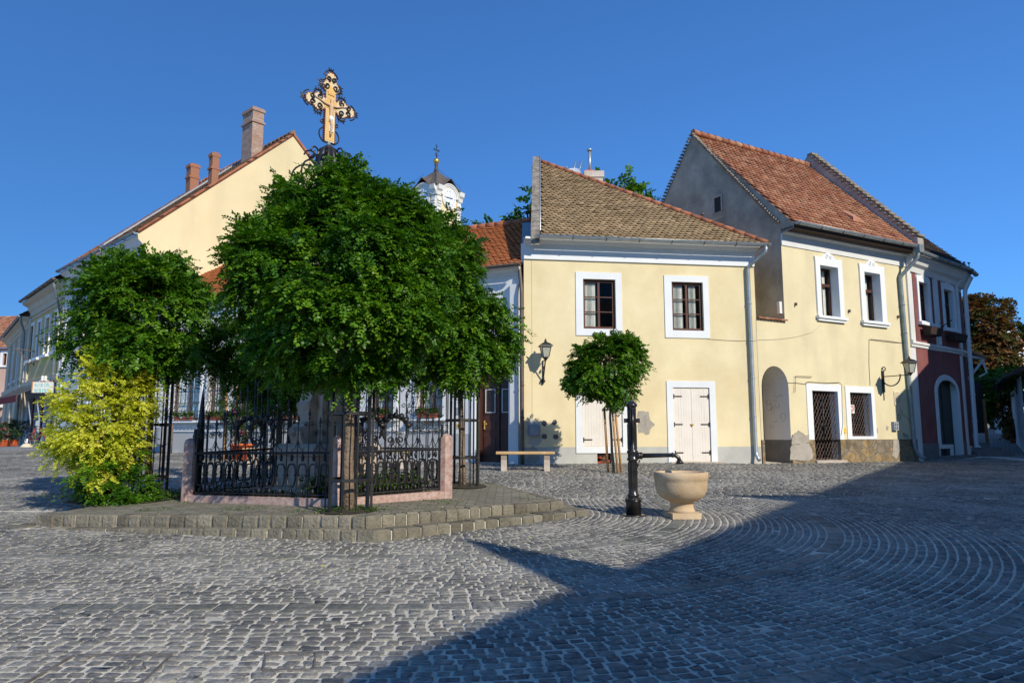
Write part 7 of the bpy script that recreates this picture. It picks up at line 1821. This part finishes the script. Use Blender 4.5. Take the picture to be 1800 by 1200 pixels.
tree('locust_tree', 'locust tree at the left of the platform, round crown behind the golden shrub', b1,
     [(250, 550, Y1, 104, 92), (168, 575, Y1, 58, 44), (325, 565, Y1, 60, 62), (245, 485, Y1, 64, 40), (135, 605, Y1, 32, 26), (320, 615, Y1, 52, 42), (385, 605, Y1 + .3, 32, 42), (285, 470, Y1 + .2, 36, 32), (195, 520, Y1, 38, 32)],
     950, 45, ncl=22, th=1.75, tr=.05, leaf=.21, ll=.05, lw=.0150)
b4 = Vector((fB.x - .55, fB.y + .5, 0)); b4.z = g(b4.x, b4.y) + .2; Y4 = b4.y
tree('locust_tree', 'shaded locust tree behind the monument pedestal, seen low between the two front crowns', b4,
     [(450, 615, Y4, 72, 62), (490, 655, Y4, 62, 50), (560, 620, Y4, 90, 66)], 620, 57, th=1.6, tr=.06, leaf=.20, ll=.046, lw=.012)
b5 = gnd(1078, 831); b5.z = g(b5.x, b5.y); Y5 = b5.y
tree('young_locust_tree', 'small round staked locust tree in front of the shuttered house', b5,
     [(1070, 645, Y5, 52, 48), (1035, 662, Y5, 28, 32), (1108, 635, Y5, 30, 26), (1062, 610, Y5, 32, 22), (1085, 680, Y5, 32, 26), (1030, 620, Y5, 18, 16)],
     520, 61, ncl=6, th=1.55, tr=.035, group=None, leaf=.20, ll=.055, lw=.0175, shoot=.26, bark='bark')
def stakes(pxs, top_py, Yb, label):
    b = gnd(sum(p[0] for p in pxs) / len(pxs), 831); t = thing('tree_stakes', label, 'tree stakes', b)
    for i, (x0, x1) in enumerate(pxs):
        Yd = Yb + (-.12 if i % 2 else .12); a = at(x0, 700, Yd); p = Vector((a.x, Yd, g(a.x, Yd) - .05)); q = at(x1, top_py, Yb + (-.08 if i % 2 else .08)); mb = MB(); mb.tube([p, q], .028, 8); mb.build('stake', 'stake_wood', t)
    mb = MB(); a, b = at(pxs[0][1] - 4, top_py + 4, Yb), at(pxs[-1][1] + 6, top_py + 3, Yb); mb.tube([a, b], .022, 6); mb.build('crossbar', 'timber_dark', t)
stakes([(1067, 1062), (1084, 1076), (1090, 1081)], 716, Y5, 'three tan wooden stakes with a dark crossbar holding the small round tree')
# iron tree guards
def guard(base, r, h, hoops, label, nb=10, skirt=True):
    t = thing('tree_guard', label, 'tree guard', base, 'iron guards round the locust trunks')
    for k in range(nb):
        a = 2 * PI * k / nb + .25; d = Vector((math.cos(a), math.sin(a), 0)); big = k % 3 == 0
        mb = MB(); mb.box(base + d * r + Z * (h / 2 - .03), (.030 if big else .016, .030 if big else .016, h), a); mb.build('bar', 'black_iron', t)
    for z_ in hoops:
        mb = MB(); n = nb
        pts = [base + Vector((math.cos(2 * PI * k / n + .25), math.sin(2 * PI * k / n + .25), 0)) * (r + .012) + Z * z_ for k in range(n)]
        for k in range(n):
            p, q = pts[k], pts[(k + 1) % n]; d = (q - p).normalized(); o_ = Z.cross(d) * .004
            mb.hexa([p - o_ - Z * .02, q - o_ - Z * .02, q + o_ - Z * .02, p + o_ - Z * .02], [p - o_ + Z * .02, q - o_ + Z * .02, q + o_ + Z * .02, p + o_ + Z * .02])
        mb.build('hoop', 'black_iron', t)
guard(b2, .27, 2.0, (.36, 1.15), 'black iron tree guard around the nearest, thickest trunk')
guard(b1, .24, 1.95, (.30, 1.08), 'black iron tree guard at the left beside the golden shrub')
guard(b3, .27, 1.75, (.45, 1.05), 'black iron tree guard at the right corner of the platform near the door')
guard(b4, .25, 1.7, (.4, 1.1), 'black iron tree guard hidden behind the monument')
# earth discs round the trunks
def ragged(c, r, z_, n=26, rd=random.Random(2)):
    return [Vector((c.x + r * (1 + rd.uniform(-.12, .12)) * math.cos(2 * PI * k / n), c.y + r * (1 + rd.uniform(-.12, .12)) * math.sin(2 * PI * k / n), 0)) for k in range(n)]
def disc(c, r, name='tree_pit'):
    P = ragged(c, r, 0); mb = MB(); cc = Vector((c.x, c.y, g(c.x, c.y) + U2(c.x) + .022))
    for i in range(len(P)):
        a, b = P[i], P[(i + 1) % len(P)]; f_ = lambda p: Vector((p.x, p.y, g(p.x, p.y) + U2(p.x) + .004)); mb.face([cc, f_(a), f_(b)])
    o = mb.build(name, 'earth', None, loc=cc); tag(o, kind='structure')
disc(b2, .34); disc(b1 + Vector((-.2, -.05, 0)), .85); disc(b3, .45)

# ================================================================ SHRUB, GROUND COVER, FLOWERS
bs = pbase(196, 882); Ys = bs.y
t = thing('golden_shrub', 'yellow leaved shrub spreading at the left end of the platform', 'shrub', bs)
lob = []
for (px, py, dy, r1, r2) in ((205, 668, 0, 52, 42), (235, 700, 0, 34, 34), (180, 640, -.1, 26, 26), (175, 755, -.2, 55, 52), (135, 745, -.2, 40, 42), (215, 765, 0, 34, 44), (125, 785, -.1, 32, 26), (230, 650, .1, 22, 22), (180, 820, -.2, 30, 20), (110, 700, -.2, 18, 20)):
    c = at(px, py, Ys + dy); s = Ys / FPX; lob.append((c.x, c.y, c.z, r1 * s, r1 * s * .9, r2 * s))
P, D, sl = crown(t, lob, 680, 71, leaf=.13, npairs=6, ll=.030, lw=.0095, shoot=.34, m='leaf_yellow', droop=-.25, per=7, name='foliage', inner=.4)
mb = MB()
for i in range(0, len(P), 8): e_ = Vector(P[i]); mb.tube([bs + Vector((rng.uniform(-.12, .12), rng.uniform(-.08, .08), -.02)), bs.lerp(e_, .5) + Vector((0, 0, .1)), e_], [.016, .011, .004], 5)
mb.build('stems', 'bark_dark', t)
lob = []
for (px, py, dy, r1, r2) in ((170, 825, -.25, 40, 30), (215, 800, -.1, 30, 34), (190, 850, -.15, 36, 34), (235, 850, -.05, 28, 26), (205, 880, -.25, 36, 18), (255, 868, .0, 22, 20)):
    c = at(px, py, Ys + dy); s = Ys / FPX; lob.append((c.x, c.y, c.z, r1 * s, r1 * s * .9, r2 * s))
t2 = thing('green_shrub', 'low dark green shoots at the foot of the golden shrub', 'shrub', bs + Vector((.05, -.2, 0)))
crown(t2, lob, 190, 77, leaf=.14, npairs=5, ll=.032, lw=.010, shoot=.22, m='leaf_green', droop=-.2, name='foliage')
def patch_leaves(name, fn, n, seed, size, m, zmax, kind='stuff', parent=None, label=None):
    R = np.random.RandomState(seed); P = []
    while len(P) < n:
        q = fn(R); 
        if q is not None: P.append(q)
    P = np.array(P); P[:, 2] += R.rand(n) * zmax
    a = R.normal(0, 1, (n, 3)); a[:, 2] = np.abs(a[:, 2]) * .4; a /= np.linalg.norm(a, axis=1, keepdims=True); b = np.cross(a, R.normal(0, .5, (n, 3)) + [0, 0, 1]); b /= np.linalg.norm(b, axis=1, keepdims=True)
    s = size * R.uniform(.6, 1.2, (n, 1)); V = np.stack([P, P + a * s * .5 + b * s * .35, P + a * s, P + a * s * .5 - b * s * .35], 1).reshape(-1, 3)
    F = (np.arange(n) * 4)[:, None] + np.arange(4)[None]; me = np_mesh(name, V, F, R.rand(n), org=(ORG[parent.name] if parent is not None else None))
    o = link_mesh(me, name, m, parent)
    if parent is None and kind: o['kind'] = kind
    return o
def gc(R):
    x = b1.x - .25 + R.normal(0, .42); y = b1.y - .18 + R.normal(0, .2)
    if y < PT[0].y + (PT[1].y - PT[0].y) * (x - PT[0].x) / (PT[1].x - PT[0].x) + .14: return None
    return (x, y, g(x, y) + U2(x) + .01)
patch_leaves('ground_cover', gc, 5200, 5, .035, 'leaf_vine', .09)
def weeds(R):
    x = b2.x + R.normal(0, .28); y = b2.y + R.normal(0, .14)
    if y < b2.y - .25: return None
    return (x, y, g(x, y) + U2(x))
patch_leaves('weeds', weeds, 700, 6, .025, 'leaf_vine', .03)
def grass_joint(R):
    x = R.uniform(-4.8, .3); y = R.uniform(7.6, 10.5); l = PT[0].y + (PT[1].y - PT[0].y) * (x - PT[0].x) / (PT[1].x - PT[0].x)
    if x > PT[1].x: l = PT[1].y + (PT[2].y - PT[1].y) * (x - PT[1].x) / (PT[2].x - PT[1].x)
    if y < l + .25: return None
    if (math.sin(x * 5.1) + math.sin(y * 7.3 + x)) < .9: return None
    y = round(y / .13) * .13
    return (x, y + R.normal(0, .012), g(x, y) + U2(x))
patch_leaves('joint_grass', grass_joint, 1500, 7, .018, 'leaf_vine', .01)
# fallen leaves
def fallen(R):
    if R.rand() < .6: x = R.uniform(-4.5, 1); y = R.uniform(7.2, 10)
    else: x = R.uniform(-2.4, 1.6); y = R.uniform(6.2, 8.5)
    p = Vector((x, y, 0)); up = 0
    ins = inside([(q.x, q.y) for q in PT], x, y); inl = inside([(q.x, q.y) for q in PL], x, y)
    if inl and not ins: return None
    return (x, y, g(x, y) + (U2(x) if ins else .012) + .006)
patch_leaves('fallen_leaves', fallen, 150, 8, .022, 'leaf_yellow', .004)
# geraniums inside the railing
def strip_bed(a, b, c, v0, v1, hh):
    def f_(R):
        u, v = R.uniform(.06, .94), v0 + (v1 - v0) * R.rand(); p = a + (b - a) * u + c * v; return (p.x, p.y, a.z + .02 + R.rand() * hh * (.6 + .4 * math.sin(u * 17)))
    return f_
def bed(c0, rx, ry): 
    def f_(R):
        a, r = R.rand() * 6.28, math.sqrt(R.rand()); x, y = c0.x + rx * r * math.cos(a), c0.y + ry * r * math.sin(a); return (x, y, c0.z + R.rand() * .26 * (1 - r * .5))
    return f_
cA = (fC + fR) / 2 + Vector((-.17, .22, 0)); t = thing('geranium_bed', 'bright green low plants with pale flowers inside the right railing panel', 'flower bed', cA)
patch_leaves('foliage', strip_bed(fC, fR, fB - fR, .07, .30, .22), 4200, 15, .06, 'leaf_vine', .16, parent=t)
patch_leaves('flowers', strip_bed(fC + Z * .18, fR, fB - fR, .07, .26, .22), 60, 16, .04, 'petal_pink', .08, parent=t)
cA = (fC + fL) / 2 + Vector((-.3, .4, 0)); t = thing('planting_bed', 'shaded low green plants inside the left railing panel', 'flower bed', cA)
patch_leaves('foliage', strip_bed(fL, fC, fR - fC, .06, .25, .12), 1800, 18, .055, 'leaf_dark', .05, parent=t)
def potted(name, label, base, w_, h_, bush, nsh, flowers, seed, fm='petal_pink', leafm='leaf_dark', boxy=False, group=None, cat='potted plant'):
    t = thing(name, label, cat, base, group)
    mb = MB()
    if boxy: mb.hexa([base + Vector((x * w_ * .45, y * w_ * .3, 0)) for x, y in ((-1, -1), (1, -1), (1, 1), (-1, 1))], [base + Vector((x * w_ * .5, y * w_ * .35, h_)) for x, y in ((-1, -1), (1, -1), (1, 1), (-1, 1))]); mb.box(base + Z * (h_ - .03), (w_ * 1.06, w_ * .76, .06))
    else: mb.lathe(base, [(w_ * .36, 0), (w_ * .47, h_ * .86), (w_ * .52, h_ * .86), (w_ * .52, h_)], 20)
    mb.build('pot', 'terracotta', t)
    lob = [(base.x + a, base.y + b, base.z + c, r, r, rz_) for a, b, c, r, rz_ in bush]
    P, D, sl = crown(t, lob, nsh, seed, leaf=.16, npairs=4, ll=.07, lw=.012, shoot=.35, m=leafm, droop=-.3, per=5, name='foliage', inner=.3)
    if flowers:
        R = np.random.RandomState(seed); o_ = P[R.choice(len(P), flowers)] + D[:1] * 0; k = 7
        def fl_(RR): q = o_[RR.randint(len(o_))]; return tuple(q + RR.normal(0, .035, 3))
        patch_leaves('flowers', fl_, flowers * 26, seed, .085, fm, .0, parent=t)
    mb = MB()
    for i in range(0, len(P), max(1, len(P) // 12)): mb.tube([base + Z * h_ * .8, Vector(P[i])], [.015, .005], 5)
    mb.build('stems', 'bark_dark', t)
    return t
pp = gnd(424, 808); pp.z = g(pp.x, pp.y); s = pp.y / FPX
potted('oleander_pot', 'pink flowering oleander in a round orange pot behind the left railing panel', pp, .72, .48, [(0, 0, 1.1, .55, .5), (.2, 0, 1.6, .6, .5), (.75, .1, 1.7, .5, .4), (-.35, 0, 1.7, .4, .35)], 170, 16, 81)
mb = MB(); q = pp + Vector((-.35, .1, 0)); 
t = thing('plant_stakes', 'two orange wooden stakes beside the oleander pot', 'stakes', q)
for dx in (-.2, .12): mb = MB(); mb.tube([q + Vector((dx, 0, 0)), q + Vector((dx - .03, 0, 2.2))], .045, 8); mb.build('stake', 'stake_wood', t)
yb = 36.0
pp = at(22, 777, yb); pp.z = g(pp.x, yb)
potted('oleander_box', 'pink flowering oleander in a square orange pot at the left edge by the beige house', pp, .42, .32, [(0, 0, .75, .45, .4), (-.25, 0, 1.05, .4, .35), (.3, 0, 1.0, .4, .35)], 90, 9, 83, boxy=True)
pp = at(2, 777, yb - 1); pp.z = g(pp.x, yb - 1); potted('oleander_box', 'partly cropped flowering shrub in a pot at the very left edge', pp, .42, .32, [(0, 0, .7, .4, .4)], 50, 6, 84, boxy=True)
# geranium pots on the sills of the white house
k = 0
for wi, h in enumerate(wins):
    for j in range(4):
        u = h[0] + .08 + (h[1] - h[0] - .16) * (j + .5) / 4; p = w0.pt(u, h[2] + .002, .12)
        where = ['barred window nearest the brown door', 'second window from the brown door', 'third window from the brown door', 'fourth window from the brown door', 'second window from the left', 'leftmost barred window'][wi]
        t = thing('flower_pot', '%s geranium pot on the sill of the %s' % (['rightmost', 'second from right', 'third from right', 'leftmost'][j], where), 'flower pot', p, 'geranium pots on the white house sills')
        mb = MB(); mb.lathe(p, [(.045, 0), (.06, .10), (.068, .10), (.068, .12)], 10); mb.build('pot', 'terracotta', t)
        def fb(R, p=p): return (p.x + R.normal(0, .055), p.y + R.normal(0, .05), p.z + .10 + R.rand() * .16)
        patch_leaves('foliage', fb, 150, 90 + k, .075, 'leaf_vine', .02, parent=t)
        if (k * 7) % 3 != 1: patch_leaves('flowers', fb, 8, 190 + k, .05, 'petal_red', .10, parent=t)
        k += 1
# litter bin
lb_ = gnd(283, 797); lb_.z = g(lb_.x, lb_.y)
t = thing('litter_bin', 'grey litter bin on a post by the left corner of the white house', 'litter bin', lb_)
mb = MB(); mb.lathe(lb_ + Z * .28, [(.15, 0), (.2, .08), (.22, .60), (.23, .62), (.2, .62)], 18); mb.build('bin', 'meter_grey', t); mb = MB(); mb.tube([lb_, lb_ + Z * .3], .05, 8); mb.tube([lb_ + Vector((.32, 0, 0)), lb_ + Vector((.32, 0, 1.0))], .05, 8); mb.build('post', 'rusty_iron', t)
# bicycle and parasol foot
bk = at(62, 780, 33.5); bk.z = g(bk.x, 33.5); sB = at(72, 780, 33.5).x
t = thing('bicycle', 'silver and red bicycle leaning before the shop front at the left', 'bicycle', bk)
d = Vector((.93, -.36, 0)); wc1 = bk + Vector((-.28, 0, .34)) + d * 0; wc2 = wc1 + d * 1.05
for c in (wc1, wc2):
    mb = MB(); mb.tube(arc(c, .33, 0, 2 * PI, 24, d, Z)[:-1], .022, 6, closed=True); wh_ = mb.build('wheel', 'tyre_rubber', t)
    mb = MB(); mb.tube(arc(c, .30, 0, 2 * PI, 24, d, Z)[:-1], .010, 5, closed=True)
    for q in range(12): mb.tube([c, c + d * .3 * math.cos(q * PI / 6) + Z * .3 * math.sin(q * PI / 6)], .003, 3)
    mb.build('rim', 'zinc', wh_)
bbk = wc1 + d * .42 - Z * .05; seat = wc1 + d * .27 + Z * .50; hd = wc2 - d * .17 + Z * .42
mb = MB()
for a, b in ((wc1, bbk), (bbk, seat), (seat, hd), (bbk, hd - Z * .08), (wc1, seat - Z * .1), (wc2, hd), (hd, hd + Z * .16 - d * .04)): mb.tube([a, b], .018, 6)
mb.build('frame', 'bike_red', t)
mb = MB(); mb.tube([seat, seat + Z * .08], .015, 6); mb.box(seat + Z * .1 - d * .02, (.26, .13, .05), math.atan2(d.y, d.x)); mb.build('saddle', 'tyre_rubber', t)
mb = MB(); h_ = hd + Z * .16 - d * .04; sdn = Vector((-d.y, d.x, 0)); mb.tube([h_ - sdn * .28 - d * .12, h_ - sdn * .1, h_ + sdn * .1, h_ + sdn * .28 - d * .12], .014, 6); mb.build('handlebar', 'black_iron', t)
mb = MB(); mb.lathe(bbk, [(.09, -.005), (.09, .005)], 14); mb.tube([bbk - sdn * .06, bbk - sdn * .08 + Z * -.16], .012, 5); mb.build('crank', 'zinc', t)
pf = at(47, 781, 32.8); pf.z = g(pf.x, 32.8)
t = thing('parasol_foot', 'pale concrete parasol foot standing before the bicycle wheel', 'parasol base', pf); mb = MB(); mb.lathe(pf, [(.26, 0), (.24, .05), (.13, .16), (.05, .17)], 18); mb.build('foot', 'plaque_cream', t); mb = MB(); mb.tube([pf + Z * .15, pf + Z * .38], .035, 8); mb.build('socket', 'white_paint', t)

# ================================================================ TREES BEYOND THE HOUSES
def far_tree(name, label, lobes, m, nsh, seed, bark='bark_dark', group=None, **k):
    Yd = lobes[0][2]; bx = at(lobes[0][0], lobes[0][1], Yd); base = Vector((bx.x, Yd, g(bx.x, min(Yd, 50))))
    tree(name, label, base, lobes, nsh, seed, tr=.22, m=m, bark=bark, group=group, nb=40, **k)
far_tree('walnut_tree', 'green tree with open sprays rising behind the hip of the straw tiled roof', [(1090, 350, 36, 40, 28), (1075, 325, 36, 20, 14), (1120, 355, 36, 32, 22), (1155, 372, 36, 30, 14), (1060, 360, 36, 24, 20), (1097, 320, 36, 14, 9)], 'leaf_green', 60, 101, leaf=.5, npairs=5, ll=.22, lw=.055, shoot=.8, droop=.1, per=5, group='green trees behind the shuttered house')
far_tree('walnut_tree', 'green tree showing in small tufts left of the mossy stone coping', [(938, 355, 40, 12, 28), (920, 382, 40, 14, 10), (934, 402, 40, 20, 20), (858, 398, 40, 10, 10), (890, 396, 40, 10, 8)], 'leaf_green', 34, 103, leaf=.6, npairs=5, ll=.26, lw=.07, shoot=.7, droop=.1, per=4, group='green trees behind the shuttered house')
far_tree('rust_leaved_tree', 'large tree with rust brown foliage above the alley at the right edge', [(1735, 585, 40, 40, 50), (1710, 560, 40, 26, 42), (1765, 625, 40, 24, 40), (1745, 545, 40, 26, 22), (1720, 620, 40, 34, 40), (1750, 650, 40, 34, 30)], 'leaf_autumn', 700, 105, leaf=.32, npairs=3, ll=.14, lw=.05, shoot=.55, droop=.1, per=6)
far_tree('conifer', 'dark green tree behind the white gable at the right frame edge', [(1796, 590, 70, 12, 14), (1798, 615, 70, 10, 20)], 'leaf_dark', 60, 107, leaf=.7, npairs=4, ll=.3, lw=.09, shoot=.8, per=5)
vb = gp(1765, 34); t = thing('grape_vine', 'yellow green vine trained over the alley pergola at the right edge', 'vine', vb)
lob = []
for (px, py, Yd, r1, r2) in ((1745, 672, 33, 22, 14), (1775, 665, 31, 24, 14), (1798, 655, 29, 18, 14), (1730, 690, 34, 10, 22), (1785, 690, 33, 14, 14), (1738, 715, 34, 8, 14)):
    c = at(px, py, Yd); s = Yd / FPX; lob.append((c.x, c.y, c.z, r1 * s, r1 * s, r2 * s))
P, D, sl = crown(t, lob, 170, 111, leaf=.3, npairs=2, ll=.14, lw=.06, shoot=.4, m='leaf_vine', per=5, name='foliage')
mb = MB(); mb.tube([vb, vb + Z * 2.4, Vector((lob[0][0], lob[0][1], lob[0][2]))], [.05, .04, .03], 6)
for i in range(0, len(P), 10): mb.tube([Vector((lob[0][0], lob[0][1], lob[0][2])), Vector(P[i])], [.02, .008], 5)
mb.build('stems', 'bark_dark', t)
vb = gp(1778, 33); t = thing('climbing_shrub', 'dark shrub with dull red leaves against the right wall of the alley', 'shrub', vb)
lob = []
for (px, py, Yd, r1, r2) in ((1772, 730, 33, 12, 22), (1782, 750, 32, 12, 18), (1776, 700, 33, 9, 18)):
    c = at(px, py, Yd); s = Yd / FPX; lob.append((c.x, c.y, c.z, r1 * s, r1 * s, r2 * s))
crown(t, lob, 90, 113, leaf=.25, npairs=3, ll=.10, lw=.04, shoot=.3, m='leaf_autumn', per=5, name='foliage')

# thin overhead wire from the roof bracket to the grey gable
mb = MB(); a = p_wire = at(1238, 392, 23.3); b = at(1342, 351, 22.6); mb.tube([a, a.lerp(b, .5) - Z * .03, b], .005, 4); o = mb.build('overhead_wire', 'wire_dull', None, loc=a); tag(o, 'thin wire stretched from the roof bracket to the grey gable', 'wire')
